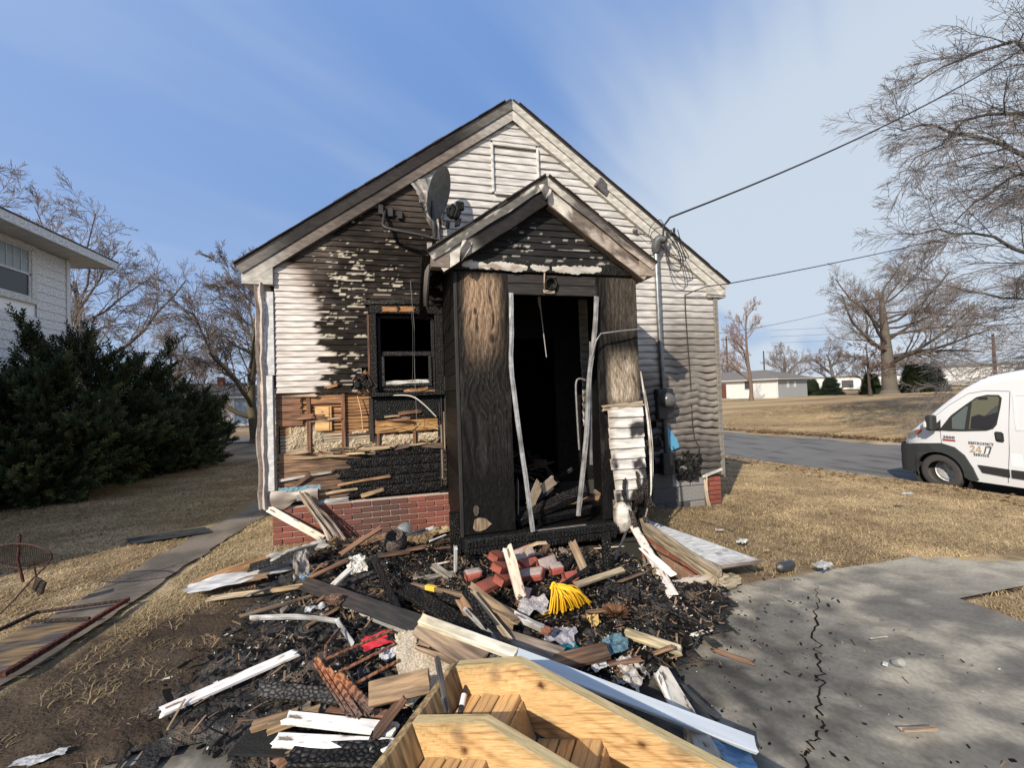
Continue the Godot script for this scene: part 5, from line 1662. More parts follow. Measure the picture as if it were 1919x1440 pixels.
	# the tree outside the frame on the right whose limbs hang into it
	var big := {"depth": 4, "kids": [0, 22, 11, 6], "from": [0.2, 0.12, 0.12, 0.1], "angle": [0.8, 0.6, 0.55, 0.5], "ratio": [0.5, 0.34, 0.5, 0.6], "thin": [0.5, 0.42, 0.5, 0.6], "lift": [0.1, 0.03, -0.1, -0.16, -0.22], "tip": 0.0055, "cols": [C(0.15, 0.135, 0.122), C(0.145, 0.13, 0.12), C(0.16, 0.143, 0.133), C(0.19, 0.168, 0.157)], "bend": 0.36, "pull": Vector3(-0.9, -0.1, 0.2)}
	var t := thing("big_tree", "big bare tree at the right edge, long drooping limbs reaching in above the van", "tree", Vector3(24.5, lay(24.5, -7.6), -7.6))
	rng.seed = 909
	var mbs := [MB.new(), MB.new(), MB.new(), MB.new()]
	mbs[0].tube([Vector3(0, -0.3, 0), Vector3(0, 0.4, 0), Vector3(0, 3.0, 0), Vector3(-0.2, 7.0, 0.1), Vector3(0.1, 12.0, 0.0), Vector3(0.2, 16.5, 0)], [0.85, 0.6, 0.5, 0.42, 0.28, 0.08], 10, big.cols[0])
	var limbs := [
		[7.0, [-2.6, 8.4, -0.8], [-4.6, 9.4, -1.6], [-6.6, 10.3, -2.2], [-8.4, 10.4, -2.6], 0.2],
		[7.5, [-2.5, 9.4, -0.6], [-4.8, 10.2, -1.1], [-6.8, 10.2, -1.6], [-8.6, 8.9, -2.2], 0.18],
		[9.0, [-2.0, 11.2, -0.5], [-4.2, 12.4, -1.0], [-6.2, 12.6, -1.6], [-8.2, 11.6, -2.2], 0.17],
		[6.2, [-2.4, 7.6, -0.6], [-4.5, 8.4, -1.0], [-6.0, 8.1, -1.4], [-7.4, 7.0, -1.8], 0.16],
		[4.6, [-2.0, 5.2, -0.6], [-4.2, 5.7, -1.2], [-6.4, 6.7, -1.8], [-8.6, 6.8, -2.4], 0.17],
		[3.6, [-2.0, 3.4, -0.4], [-4.0, 3.7, -0.9], [-6.0, 4.6, -1.5], [-7.8, 5.0, -2.0], 0.15],
		[4.2, [-2.2, 4.6, 0.2], [-4.2, 4.4, 0.2], [-5.8, 3.6, 0.1], [-7.0, 2.6, -0.1], 0.14],
		[3.2, [-1.8, 3.2, -0.8], [-3.4, 2.9, -1.4], [-4.8, 2.2, -1.9], [-6.0, 1.6, -2.3], 0.12],
		[10.5, [-1.6, 12.8, 0.4], [-3.6, 14.0, 0.4], [-5.6, 14.2, 0.2], [-7.4, 13.6, -0.2], 0.15],
		[8.0, [-1.4, 9.6, 1.4], [-3.2, 10.8, 2.2], [-5.0, 11.2, 2.6], [-6.6, 10.8, 2.8], 0.15],
		[5.5, [-1.8, 6.6, 1.0], [-3.6, 7.0, 1.6], [-5.2, 6.4, 1.9], [-6.6, 5.2, 2.0], 0.13],
		[9.5, [1.6, 11.5, 1.5], [3.0, 13.0, 3.0], [4.2, 14.0, 4.0], [5.0, 14.4, 5.0], 0.15],
		[7.0, [1.8, 8.4, -1.5], [3.4, 9.6, -3.0], [4.6, 10.2, -4.2], [5.6, 10.2, -5.2], 0.15]]
	for lb in limbs:
		var pts := [Vector3(-0.1, lb[0], 0)]
		for k in 4:
			pts.append(Vector3(lb[k + 1][0], lb[k + 1][1], lb[k + 1][2]))
		var path := smooth_path(pts, 4)
		for k in range(2, path.size() - 1):
			path[k] += Vector3(rr(-1, 1), rr(-1, 1), rr(-1, 1)) * 0.12
		var rad := []
		for k in path.size():
			rad.append(lerpf(lb[5] * 0.62, 0.016, float(k) / (path.size() - 1)))
		mbs[1].tube(path, rad, 7, big.cols[1], false)
		sprout(mbs, path, rad, 9.0, 1, big)
	tree_parts(t, mbs)

# ---------------------------------------------------------------- buildings across the lawns
func boxhouse_wall(h: Node3D, t: Transform3D, lo: Vector3, hi: Vector3, c: Color) -> void:
	slab(h, "wall", M.vinyl, lo, hi, c, 0.01, t)

func build_far() -> void:
	# ranch house
	var gy := lay(46.9, -44.8)
	var h := thing("ranch_house", "low white ranch house with hipped grey roof across the far lawn", "house", Vector3(46.9, gy, -44.8))
	var t := Transform3D(Basis(Vector3(-0.23, 0, -0.973), Vector3.UP, Vector3(0.973, 0, -0.23)), Vector3.ZERO)   # x along the front, z to the back
	slab(h, "wall", M.vinyl, Vector3(0, -0.4, 0), Vector3(15.0, 2.5, 7.0), C(0.78, 0.77, 0.74), 0.01, t)
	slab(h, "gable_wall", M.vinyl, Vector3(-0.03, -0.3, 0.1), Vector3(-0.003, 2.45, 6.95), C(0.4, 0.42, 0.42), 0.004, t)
	slab(h, "eave", M.paint, Vector3(-0.6, 2.502, -0.6), Vector3(15.6, 2.66, 7.6), C(0.72, 0.71, 0.68), 0.01, t)
	var rf := MB.new()
	var rc := C(0.19, 0.18, 0.17)
	var e := [Vector3(-0.65, 2.665, -0.65), Vector3(15.65, 2.665, -0.65), Vector3(15.65, 2.665, 7.65), Vector3(-0.65, 2.665, 7.65), Vector3(3.4, 3.95, 3.5), Vector3(11.6, 3.95, 3.5)]
	for k in 6:
		e[k] = t * e[k]
	rf.quad(e[0], e[4], e[5], e[1], rc)
	rf.quad(e[2], e[5], e[4], e[3], rc)
	rf.quad(e[3], e[4], e[4], e[0], rc)
	rf.quad(e[1], e[5], e[5], e[2], rc)
	put(rf, M.shingle, "roof", h)
	for w in [[3.2, 1.35, 1.1, 1.0], [8.6, 1.2, 1.3, 1.1], [11.5, 1.2, 1.0, 1.1]]:
		var win := node("window", h)
		slab(win, "frame", M.vinyl, Vector3(w[0] - 0.08, w[1] - 0.08, -0.05), Vector3(w[0] + w[2] + 0.08, w[1] + w[3] + 0.08, -0.003), C(0.6, 0.6, 0.58), 0.005, t)
		slab(win, "pane", M.gloss, Vector3(w[0], w[1], -0.075), Vector3(w[0] + w[2], w[1] + w[3], -0.052), C(0.04, 0.04, 0.045), 0.002, t)
	for k in 2:
		slab(h, "window", M.gloss, Vector3(-0.06, 1.4, 2.2 + k * 1.6), Vector3(-0.032, 2.2, 2.7 + k * 1.6), C(0.55, 0.57, 0.57), 0.002, t)
	slab(h, "door", M.paint, Vector3(7.2, 0.1, -0.05), Vector3(8.1, 2.15, -0.003), C(0.16, 0.07, 0.05), 0.004, t)
	slab(h, "porch_step", M.concrete, Vector3(6.6, -0.3, -1.6), Vector3(12.5, 0.1, -0.06), C(0.3, 0.29, 0.28), 0.01, t)
	for k in 3:
		slab(h, "railing_post", M.plain, Vector3(7.0 + k * 1.5, 0.101, -1.5), Vector3(7.1 + k * 1.5, 1.0, -1.4), C(0.03, 0.03, 0.03), 0.004, t)
	slab(h, "downspout", M.vinyl, Vector3(-0.2, 0.1, -0.12), Vector3(-0.1, 2.5, -0.02), C(0.78, 0.77, 0.75), 0.01, t)
	tag(slab(self, "storage_bin", M.plain, Vector3(-0.5, 0, -0.3), Vector3(0.5, 0.5, 0.3), C(0.03, 0.07, 0.16), 0.04, Transform3D(t.basis, Vector3(43.9, lay(43.9, -54.0) + 0.01, -54.2))), "small blue bin by the ranch house steps", "bin")
	# white industrial sheds
	var wh := thing("warehouse", "long white metal warehouse with dark roof edge at the right", "warehouse", Vector3(135.0, 0.0, -84.0))
	t = Transform3D(Basis(Vector3(0.36, 0, 0.933), Vector3.UP, Vector3(0.933, 0, -0.36)), Vector3.ZERO)
	slab(wh, "wall", M.vinyl, Vector3(0, 0.2, 0), Vector3(75, 4.9, 22), C(0.80, 0.80, 0.78), 0.01, t)
	slab(wh, "roof_edge", M.plain, Vector3(-0.4, 4.902, -0.4), Vector3(75.5, 5.55, 22.4), C(0.13, 0.16, 0.15), 0.02, t)
	slab(wh, "base_course", M.concrete, Vector3(0.0, 0.1, -0.1), Vector3(75, 1.2, -0.002), C(0.35, 0.33, 0.3), 0.01, t)
	for k in 7:
		var dr := node("loading_door", wh)
		slab(dr, "frame", M.plain, Vector3(16.0 + k * 8.0, 1.0, -0.15), Vector3(19.4 + k * 8.0, 4.0, -0.102), C(0.25, 0.26, 0.26), 0.01, t)
		slab(dr, "panel", M.vinyl, Vector3(16.15 + k * 8.0, 1.0, -0.2), Vector3(19.25 + k * 8.0, 3.85, -0.152), C(0.7, 0.7, 0.68), 0.01, t)
	for k in 14:
		slab(wh, "wall_rib", M.vinyl, Vector3(3.0 + k * 5.2, 1.2, -0.1), Vector3(3.2 + k * 5.2, 4.88, -0.003), C(0.72, 0.72, 0.7), 0.01, t)
	var lw := thing("low_building", "long low white building behind the dark conifers", "building", Vector3(98.0, 0.2, -78.0))
	t = Transform3D(Basis(Vector3(0.75, 0, 0.66), Vector3.UP, Vector3(0.66, 0, -0.75)), Vector3.ZERO)
	slab(lw, "wall", M.vinyl, Vector3(-14, 0.0, 0), Vector3(17, 2.9, 8), C(0.78, 0.78, 0.76), 0.01, t)
	slab(lw, "roof_edge", M.plain, Vector3(-14.4, 2.902, -0.4), Vector3(17.4, 3.15, 8.4), C(0.22, 0.22, 0.21), 0.02, t)
	for k in 5:
		slab(lw, "opening", M.plain, Vector3(-2.0 + k * 3.6, 0.4, -0.04), Vector3(0.2 + k * 3.6, 2.1, -0.003), C(0.05, 0.05, 0.05), 0.01, t)
	# house behind the left lawn
	var bh := thing("blue_house", "small house with pale blue siding, grey roof and brick chimney beyond the back street", "house", Vector3(-13.4, -0.42, -40.7))
	slab(bh, "wall", M.vinyl, Vector3(-0.6, 0, -7), Vector3(7.0, 2.45, 0), C(0.34, 0.42, 0.5), 0.01)
	slab(bh, "wall", M.paint, Vector3(-8.5, 0, -8), Vector3(-0.61, 2.45, -2.5), C(0.5, 0.45, 0.38), 0.01)
	slab(bh, "corner_board", M.vinyl, Vector3(-0.75, 0, -0.1), Vector3(-0.45, 2.45, 0.06), C(0.78, 0.78, 0.77), 0.01)
	slab(bh, "base_course", M.concrete, Vector3(-0.4, 0, 0.002), Vector3(7.0, 0.3, 0.05), C(0.7, 0.69, 0.66), 0.01)
	slab(bh, "gutter", M.vinyl, Vector3(-1.9, 2.46, 0.1), Vector3(7.5, 2.62, 0.4), C(0.76, 0.76, 0.74), 0.02)
	var q := MB.new()
	q.quad(Vector3(-9.0, 2.5, -1.9), Vector3(-9.0, 4.0, -5.2), Vector3(-1.2, 4.0, -5.2), Vector3(-1.2, 2.5, -1.9), C(0.2, 0.185, 0.17))
	q.quad(Vector3(-1.9, 2.64, 0.3), Vector3(-1.9, 3.7, -3.6), Vector3(7.5, 3.7, -3.6), Vector3(7.5, 2.64, 0.3), C(0.2, 0.185, 0.17))
	q.quad(Vector3(-9.0, 4.0, -5.2), Vector3(-9.0, 2.5, -8.5), Vector3(-1.2, 2.5, -8.5), Vector3(-1.2, 4.0, -5.2), C(0.2, 0.185, 0.17))
	q.quad(Vector3(-1.9, 3.7, -3.6), Vector3(-1.9, 2.64, -7.5), Vector3(7.5, 2.64, -7.5), Vector3(7.5, 3.7, -3.6), C(0.2, 0.185, 0.17))
	put(q, M.shingle, "roof", bh)
	slab(bh, "chimney", M.brick, Vector3(-3.4, 3.6, -5.0), Vector3(-2.9, 4.55, -4.5), C(0.3, 0.08, 0.055), 0.01)
	for k in 2:
		slab(bh, "window", M.gloss, Vector3(-6.8 + k * 3.2, 0.9, -2.49), Vector3(-5.6 + k * 3.2, 2.0, -2.44), C(0.1, 0.11, 0.12), 0.01)

# ---------------------------------------------------------------- poles and wires
func wire(nm: String, label: String, pts: Array, r: float, c: Color, cat := "cable", group := "") -> void:
	var mb := MB.new()
	mb.tube(pts, fill(pts.size(), r), 6, c)
	tag(put(mb, M.rubber, nm, self, true), label, cat, group)

func sag(a: Vector3, b: Vector3, drop: float, n := 28) -> Array:
	var r := []
	for i in n + 1:
		var u := float(i) / n
		r.append(a.lerp(b, u) - Vector3(0, drop * 4.0 * u * (1.0 - u), 0))
	return r

func pole(label: String, at: Vector3, h: float, r: float, arms: int, c: Color) -> void:
	var p := thing("utility_pole", label, "utility pole", at, "utility poles on the skyline")
	var mb := MB.new()
	mb.tube([Vector3(0, -0.5, 0), Vector3(0, h, 0)], [r, r * 0.65], 8, c)
	put(mb, M.bark, "shaft", p, true)
	for k in arms:
		slab(p, "crossarm", M.bark, Vector3(-1.3, h - 0.7 - k * 2.6, r * 0.7), Vector3(1.3, h - 0.55 - k * 2.6, r * 0.7 + 0.12), c)
		for q in 4:
			slab(p, "insulator", M.gloss, Vector3(-1.2 + q * 0.78, h - 0.549 - k * 2.6, r * 0.7 + 0.02), Vector3(-1.12 + q * 0.78, h - 0.4 - k * 2.6, r * 0.7 + 0.1), C(0.2, 0.2, 0.2), 0.01)

func build_poles() -> void:
	var br := C(0.13, 0.1, 0.08)
	pole("tall utility pole with two crossarms beside the burnt house's right corner", Vector3(59.3, 0.2, -67.3), 11.0, 0.2, 2, br)
	pole("short dark pole behind the ranch house roof", Vector3(66.0, 0.2, -65.6), 8.0, 0.16, 0, br)
	pole("reddish brown pole standing above the van roof", Vector3(81.0, 0.4, -41.1), 7.5, 0.24, 0, C(0.15, 0.075, 0.06))
	pole("thin pole seen through the bare trees on the left", Vector3(-22.2, -0.4, -49.0), 7.6, 0.14, 1, br)
	var far := C(0.06, 0.06, 0.062)
	var gr := "thin wires on the skyline"
	wire("overhead_wire", "thin wire crossing the sky from the burnt house corner to the oak top", sag(Vector3(44.7, 9.5, -52.3), Vector3(75.8, 15.4, -52.5), 0.6), 0.03, far, "wire", gr)
	for k in 3:
		wire("overhead_wire", ["lowest", "middle", "topmost"][k] + " of the faint parallel wires above the warehouse", sag(Vector3(62.0, 9.0 + k * 1.1, -60.0), Vector3(150.0, 10.4 + k * 1.3, -22.0), 0.6), 0.022, far, "wire", "faint wires above the warehouse")

# ---------------------------------------------------------------- service drop, meter, dish
func build_service() -> void:
	var s := thing("electric_meter", "galvanised service mast with weatherhead and scorched electric meter on the right wall", "electric meter", Vector3(3.48, 0, ZF))
	var mb := MB.new()
	mb.tube([Vector3(0.0, 3.52, 0.07), Vector3(0.0, 2.5, 0.07), Vector3(0.02, 1.6, 0.07)], [0.036, 0.036, 0.036], 12, C(0.42, 0.44, 0.45), true, C(0.16, 0.16, 0.16))
	put(mb, M.metal, "mast", s, true)
	mb = MB.new()
	mb.tube(smooth_path([Vector3(0, 3.5, 0.07), Vector3(0, 3.62, 0.08), Vector3(0.03, 3.69, 0.12), Vector3(0.1, 3.66, 0.17)], 4), [0.045, 0.05, 0.06, 0.065, 0.068, 0.068, 0.068, 0.066, 0.064, 0.06, 0.055, 0.05, 0.048], 12, C(0.13, 0.13, 0.135))
	put(mb, M.dull_metal, "weatherhead", s, true)
	for y in [3.2, 2.3]:
		slab(s, "strap", M.dull_metal, Vector3(-0.07, y, 0.016), Vector3(0.07, y + 0.03, 0.03), C(0.3, 0.3, 0.3))
	mb = MB.new()
	mb.bevel(Vector3(-0.11, 1.19, 0.02), Vector3(0.14, 1.61, 0.14), 0.015, C(0.05, 0.05, 0.05))
	put(mb, M.dull_metal, "meter_box", s)
	mb = MB.new()
	mb.lathe([Vector2(0.1, 0), Vector2(0.1, 0.05), Vector2(0.085, 0.09), Vector2(0.05, 0.11), Vector2(0, 0.115)], 20, C(0.09, 0.09, 0.09), Transform3D(Basis(Vector3.RIGHT, PI / 2), Vector3(0.015, 1.45, 0.141)))
	put(mb, M.gloss, "meter_dial", s, true)
	mb = MB.new()
	mb.tube([Vector3(0.02, 1.19, 0.07), Vector3(0.03, 0.8, 0.07), Vector3(0.03, 0.55, 0.07)], fill(3, 0.034), 10, C(0.05, 0.05, 0.05))
	put(mb, M.dull_metal, "conduit", s, true)
	slab(s, "panel_box", M.dull_metal, Vector3(-0.06, 0.42, 0.03), Vector3(0.12, 0.72, 0.13), C(0.03, 0.03, 0.03), 0.01)
	for k in 4:
		mb = MB.new()
		var a := 0.05 + k * 0.045
		var low: float = [0.42, 0.36, 0.28, 0.24][k]
		mb.tube(smooth_path([Vector3(0.07, 3.64, 0.16), Vector3(0.06 + a * 0.4, 3.64 - low * 0.7, 0.2), Vector3(0.08 + a, 3.64 - low, 0.24 + k * 0.02), Vector3(0.2 + a, 3.66 - low, 0.25), Vector3(0.22 + a * 0.5, 3.7 - low * 0.45, 0.22), Vector3(0.10 + k * 0.055, 3.72 + 0.03 * k, 0.2)], 6), fill(31, 0.0065), 6, C(0.02, 0.02, 0.021))
		put(mb, M.rubber, "lead", s, true)
	for k in 3:
		slab(s, "splice", M.rubber, Vector3(0.085 + k * 0.055, 3.71 + 0.03 * k, 0.18), Vector3(0.115 + k * 0.055, 3.77 + 0.03 * k, 0.215), C(0.035, 0.033, 0.033), 0.008)
	mb = MB.new()
	mb.lathe([Vector2(0, 0), Vector2(0.03, 0.0), Vector2(0.035, 0.04), Vector2(0.02, 0.06), Vector2(0.0, 0.065)], 10, C(0.12, 0.11, 0.1), Transform3D(Basis(Vector3.RIGHT, PI / 2), Vector3(-0.3, 3.82, 0.015)))
	put(mb, M.gloss, "insulator", s, true)
	mb = MB.new()
	mb.tube(smooth_path([Vector3(-0.3, 3.84, 0.06), Vector3(-0.15, 3.72, 0.1), Vector3(-0.1, 3.86, 0.12), Vector3(0.02, 3.95, 0.16), Vector3(0.08, 3.84, 0.18)], 5), fill(21, 0.005), 5, C(0.06, 0.055, 0.05))
	put(mb, M.rubber, "tie_wire", s, true)
	# cables that leave the house
	wire("service_drop_cable", "thick black service cable running from the mast up to the top right corner", [Vector3(3.53, 3.66, -5.1), Vector3(3.52, 3.84, -5.06)] + sag(Vector3(3.6, 3.95, -5.02), Vector3(24.15, 15.59, -7.9), 0.7), 0.014, C(0.03, 0.03, 0.031))
	var low := sag(Vector3(4.5, 3.07, -5.05), Vector3(33.03, 11.07, -9.87), 0.5)
	wire("telephone_cable", "thin black cable from the right eave corner out past the van", smooth_path([Vector3(3.94, 0.6, ZF + 0.06), Vector3(4.03, 0.75, ZF + 0.08), Vector3(3.97, 0.98, ZF + 0.05), Vector3(3.96, 1.7, ZF + 0.05), Vector3(3.95, 2.3, ZF + 0.035), Vector3(3.94, 2.88, ZF + 0.035), Vector3(3.97, 2.95, ZF + 0.06), Vector3(4.2, 3.04, ZF + 0.16)], 5) + low, 0.0075, C(0.045, 0.04, 0.036))

func build_dish() -> void:
	var s := thing("satellite_dish", "grey satellite dish on a scorched bracket under the left rake", "satellite dish", Vector3(0.45, 4.0, -4.98))
	var n := Vector3(0.90, 0.05, 0.44).normalized()
	var b := Basis(n.cross(Vector3.UP).normalized(), n, n.cross(Vector3.UP).normalized().cross(n))
	b = b.rotated(Vector3(0, 0, 1), -0.42)
	var mb := MB.new()
	var prof := []
	for k in 9:
		var r := k / 8.0
		prof.append(Vector2(r, 0.17 * r * r - 0.1))
	prof.append(Vector2(1.02, 0.075))
	prof.append(Vector2(1.0, 0.055))
	for k in 5:
		var r := 0.95 - k * 0.237
		prof.append(Vector2(maxf(r, 0.0), 0.17 * r * r - 0.12))
	mb.lathe(prof, 36, C(0.16, 0.165, 0.165), Transform3D(b.scaled_local(Vector3(0.25, 0.34, 0.31)), Vector3.ZERO))
	put(mb, M.dull_metal, "reflector", s, true)
	var cc := C(0.045, 0.042, 0.04)
	mb = MB.new()
	mb.tube(smooth_path([Vector3(-0.6, -0.12, -0.3), Vector3(-0.62, -0.3, -0.16), Vector3(-0.58, -0.42, -0.1), Vector3(-0.1, -0.52, -0.02)], 4), fill(13, 0.02), 8, cc)
	mb.tube([Vector3(-0.55, -0.42, -0.1), Vector3(0.0, -0.56, 0.0)], [0.018, 0.018], 6, cc)
	put(mb, M.dull_metal, "strut", s, true)
	mb = MB.new()
	mb.tube([Vector3(-0.05, -0.62, -0.25), Vector3(-0.04, -0.5, -0.02), Vector3(-0.06, -0.1, -0.02)], [0.03, 0.03, 0.025], 8, C(0.1, 0.1, 0.1))
	put(mb, M.dull_metal, "mast", s, true)
	slab(s, "bracket", M.dull_metal, Vector3(-0.12, -0.68, -0.3), Vector3(0.06, -0.5, -0.26), C(0.4, 0.38, 0.34), 0.006)
	for k in 3:
		slab(s, "clamp", M.dull_metal, Vector3(-0.68 + k * 0.11, -0.2 - k * 0.02, -0.3), Vector3(-0.62 + k * 0.11, -0.08 - k * 0.03, -0.24), cc, 0.006)
	for k in 9:
		mb = MB.new()
		var o := Vector3(rr(0.0, 0.2), rr(-0.5, -0.28), rr(0.05, 0.2))
		mb.bevel(Vector3.ZERO, Vector3(rr(0.05, 0.11), rr(0.06, 0.12), rr(0.03, 0.07)), 0.012, vary(C(0.022, 0.02, 0.02), 0.3), Transform3D(Basis(Vector3(0.3, 1, 0.2).normalized(), rr(0, 6)), o))
		put(mb, M.char, "melted_receiver", s)

# ---------------------------------------------------------------- the delivery van
# local: x across (near side at -1), y up from the road, -z forward, origin under the front axle
const VAN_PROF := [[0.82, 0.58, 0.74], [0.80, 0.42, 0.9], [0.765, 0.38, 0.96], [0.68, 0.33, 1.03], [0.54, 0.3, 1.19], [0.40, 0.28, 1.315], [0.26, 0.27, 1.43], [0.11, 0.27, 1.585], [-0.036, 0.27, 1.743], [-0.16, 0.27, 1.865], [-0.275, 0.27, 1.972], [-0.40, 0.27, 2.09], [-0.52, 0.27, 2.175], [-0.65, 0.27, 2.255], [-0.8, 0.27, 2.325], [-1.1, 0.27, 2.385], [-1.5, 0.27, 2.44], [-2.0, 0.27, 2.48], [-4.4, 0.27, 2.5], [-4.75, 0.27, 2.49], [-4.82, 0.3, 2.4]]

func van_row(s: float) -> Vector2:
	for i in VAN_PROF.size() - 1:
		var a: Array = VAN_PROF[i]
		var b: Array = VAN_PROF[i + 1]
		if s <= a[0] and s >= b[0]:
			var u: float = (a[0] - s) / (a[0] - b[0])
			return Vector2(lerpf(a[1], b[1], u), lerpf(a[2], b[2], u))
	return Vector2(0.3, 2.4)

func van_half(s: float, y: float) -> float:   # half width of the body
	var w := 1.0
	if s > 0.0:
		w = 1.0 - 0.34 * pow(clampf(s / 0.82, 0, 1), 3.2)
	if y > 1.25:
		w -= 0.10 * pow((y - 1.25) / 1.2, 1.3)
	if y < 0.6:
		w -= 0.02 * pow((0.6 - y) / 0.3, 2)
	return w

func van_side(s: float, y: float, off: float) -> Vector3:
	return Vector3(-van_half(s, y) - off, y, -s)

# a sheet that follows the near side within an outline of (s, y) points
func van_patch(parent: Node, nm: String, m: Material, poly: Array, off: float, c: Color, thick := 0.012) -> void:
	var pv := PackedVector2Array()
	for i in poly.size():
		var a := Vector2(poly[i][0], poly[i][1])
		var b := Vector2(poly[(i + 1) % poly.size()][0], poly[(i + 1) % poly.size()][1])
		var n := maxi(1, int(a.distance_to(b) / 0.06))
		for k in n:
			pv.append(a.lerp(b, float(k) / n))
	var t := Geometry2D.triangulate_polygon(pv)
	var mb := MB.new()
	for p in pv:
		mb.vert(van_side(p.x, p.y, off), c)
	for i in range(0, t.size(), 3):
		mb.tri(t[i], t[i + 1], t[i + 2])
	for i in pv.size():
		var p := pv[i]
		var q := pv[(i + 1) % pv.size()]
		mb.quad(van_side(p.x, p.y, off), van_side(p.x, p.y, off - thick), van_side(q.x, q.y, off - thick), van_side(q.x, q.y, off), c)
	put(mb, m, nm, parent)

func van_text(parent: Node, nm: String, txt: String, s: float, y: float, size: float, wide: float, c: Color, off: float, font := "Droid Sans") -> void:
	var tm := TextMesh.new()
	tm.text = txt
	var f := SystemFont.new()
	f.font_names = PackedStringArray([font])
	f.font_weight = 700
	tm.font = f
	tm.font_size = 64
	tm.pixel_size = size / 46.0
	tm.depth = 0.004
	var m := StandardMaterial3D.new()
	m.resource_name = nm
	m.albedo_color = c.linear_to_srgb()
	m.roughness = 0.5
	var o := MeshInstance3D.new()
	o.mesh = tm
	o.material_override = m
	o.name = nm
	parent.add_child(o, true)
	var k := wide / maxf(tm.get_aabb().size.x, 0.01)
	# read from the near side: letters face -x, run towards the rear
	o.transform = Transform3D(Basis(Vector3(0, 0, 1) * k, Vector3.UP, Vector3(-1, 0, 0)), van_side(s, y, off))

func build_van() -> void:
	var v := thing("delivery_van", "white high roofed delivery van with black bumper and 24/7 lettering", "van", Vector3(11.5, ROAD_Y, -6.25))
	var white := C(0.64, 0.65, 0.655)
	var black := C(0.022, 0.022, 0.023)
	var mb := MB.new()
	var ns := 132
	var na_ := 44
	for i in ns + 1:
		var s := lerpf(0.82, -4.82, pow(float(i) / ns, 1.25))
		var yy := van_row(s)
		for k in na_ + 1:
			# half section from the bottom near side over the roof to the far side
			var u := float(k) / na_ * 2.0 - 1.0
			var a := absf(u)
			var y: float
			var w: float
			if a > 0.30:
				y = lerpf(yy.y - 0.13, yy.x, pow((a - 0.30) / 0.70, 0.9))
				w = van_half(s, y)
			else:
				var e := a / 0.30
				var hw := van_half(s, yy.y - 0.13)
				w = hw * (1.0 - pow(1.0 - e, 2.0) * 1.0) if e < 1.0 else hw
				w = hw * sin(e * PI / 2)
				y = yy.y - 0.13 * (1.0 - pow(cos(e * PI / 2), 0.55))
			mb.vert(Vector3(w * signf(u), y, -s), white)
	var n := na_ + 1
	for i in ns:
		for k in na_:
			var a := i * n + k
			var mid := (mb.v[a] + mb.v[a + n + 1]) / 2.0
			var wheel := false
			for ax in [0.0, 4.0]:
				if Vector2(mid.z - ax, mid.y - 0.36).length() < 0.455 and absf(mid.x) > 0.5:
					wheel = true
			if not wheel:
				mb.tri(a, a + n, a + n + 1)
				mb.tri(a, a + n + 1, a + 1)
	put(mb, M.car_paint, "body", v, true)
	# chassis and dark wheel housings
	slab(v, "underbody", M.plain, Vector3(-0.62, 0.2, -0.6), Vector3(0.62, 0.5, 4.7), black)
	slab(v, "underbody", M.plain, Vector3(-0.93, 0.28, 0.52), Vector3(0.93, 0.31, 3.5), black)
	for ax in [0.0, 4.0]:
		mb = MB.new()
		mb.lathe([Vector2(0.475, -0.985), Vector2(0.475, -0.6), Vector2(0.0, -0.6)], 28, black, Transform3D(Basis(Vector3(0, 0, 1), -PI / 2), Vector3(0, 0.36, ax)))
		put(mb, M.plain, "wheel_arch", v, true)
	# wheels
	for side in [-1.0, 1.0]:
		for ax in [0.0, 4.0]:
			var w := node("wheel", v, Vector3(side * 0.86, 0.36, ax))
			var t := Transform3D(Basis(Vector3(0, 0, 1), PI / 2 * side), Vector3.ZERO)
			mb = MB.new()
			mb.lathe([Vector2(0.22, -0.11), Vector2(0.3, -0.12), Vector2(0.345, -0.1), Vector2(0.36, -0.06), Vector2(0.36, 0.06), Vector2(0.345, 0.1), Vector2(0.31, 0.12), Vector2(0.255, 0.115), Vector2(0.215, 0.095)], 40, C(0.075, 0.07, 0.064), t)
			put(mb, M.rubber, "tyre", w, true)
			mb = MB.new()
			mb.lathe([Vector2(0.22, 0.1), Vector2(0.215, 0.12), Vector2(0.2, 0.118), Vector2(0.175, 0.098), Vector2(0.155, 0.1), Vector2(0.1, 0.104), Vector2(0.09, 0.095), Vector2(0.075, 0.102), Vector2(0.05, 0.105), Vector2(0.0, 0.105)], 40, C(0.78, 0.78, 0.78), t)
			put(mb, M.dull_metal, "rim", w, true)
			for k in 10:
				var g := TAU * k / 10.0
				mb = MB.new()
				mb.lathe([Vector2(0.017, 0.0), Vector2(0.0, 0.001)], 10, C(0.02, 0.02, 0.02), t * Transform3D(Basis(), Vector3(cos(g) * 0.13, 0.1035, sin(g) * 0.126)))
				put(mb, M.plain, "rim_hole", w)
			for k in 5:
				var g := TAU * k / 5.0
				mb = MB.new()
				mb.lathe([Vector2(0.011, 0.0), Vector2(0.011, 0.012), Vector2(0.0, 0.014)], 8, C(0.35, 0.35, 0.35), t * Transform3D(Basis(), Vector3(cos(g) * 0.062, 0.1, sin(g) * 0.062)))
				put(mb, M.dull_metal, "wheel_nut", w)
	# black bumper corner and wheel flare
	mb = MB.new()
	mb.grid(56, 10, func(u: float, w: float):
		var g := (u - 0.5) * PI
		var y := lerpf(0.30, 0.885, w)
		var lip := 1.0 - 0.05 * pow(absf(w * 2.0 - 1.0), 4) - (0.02 if w > 0.45 and w < 0.55 else 0.0)
		var s := 0.40 + 0.475 * pow(absf(cos(g)), 0.5) * lip
		return [Vector3(signf(sin(g)) * 1.03 * pow(absf(sin(g)), 0.9), y, -s), black])
	put(mb, M.plain, "bumper", v, true)
	var arch := []
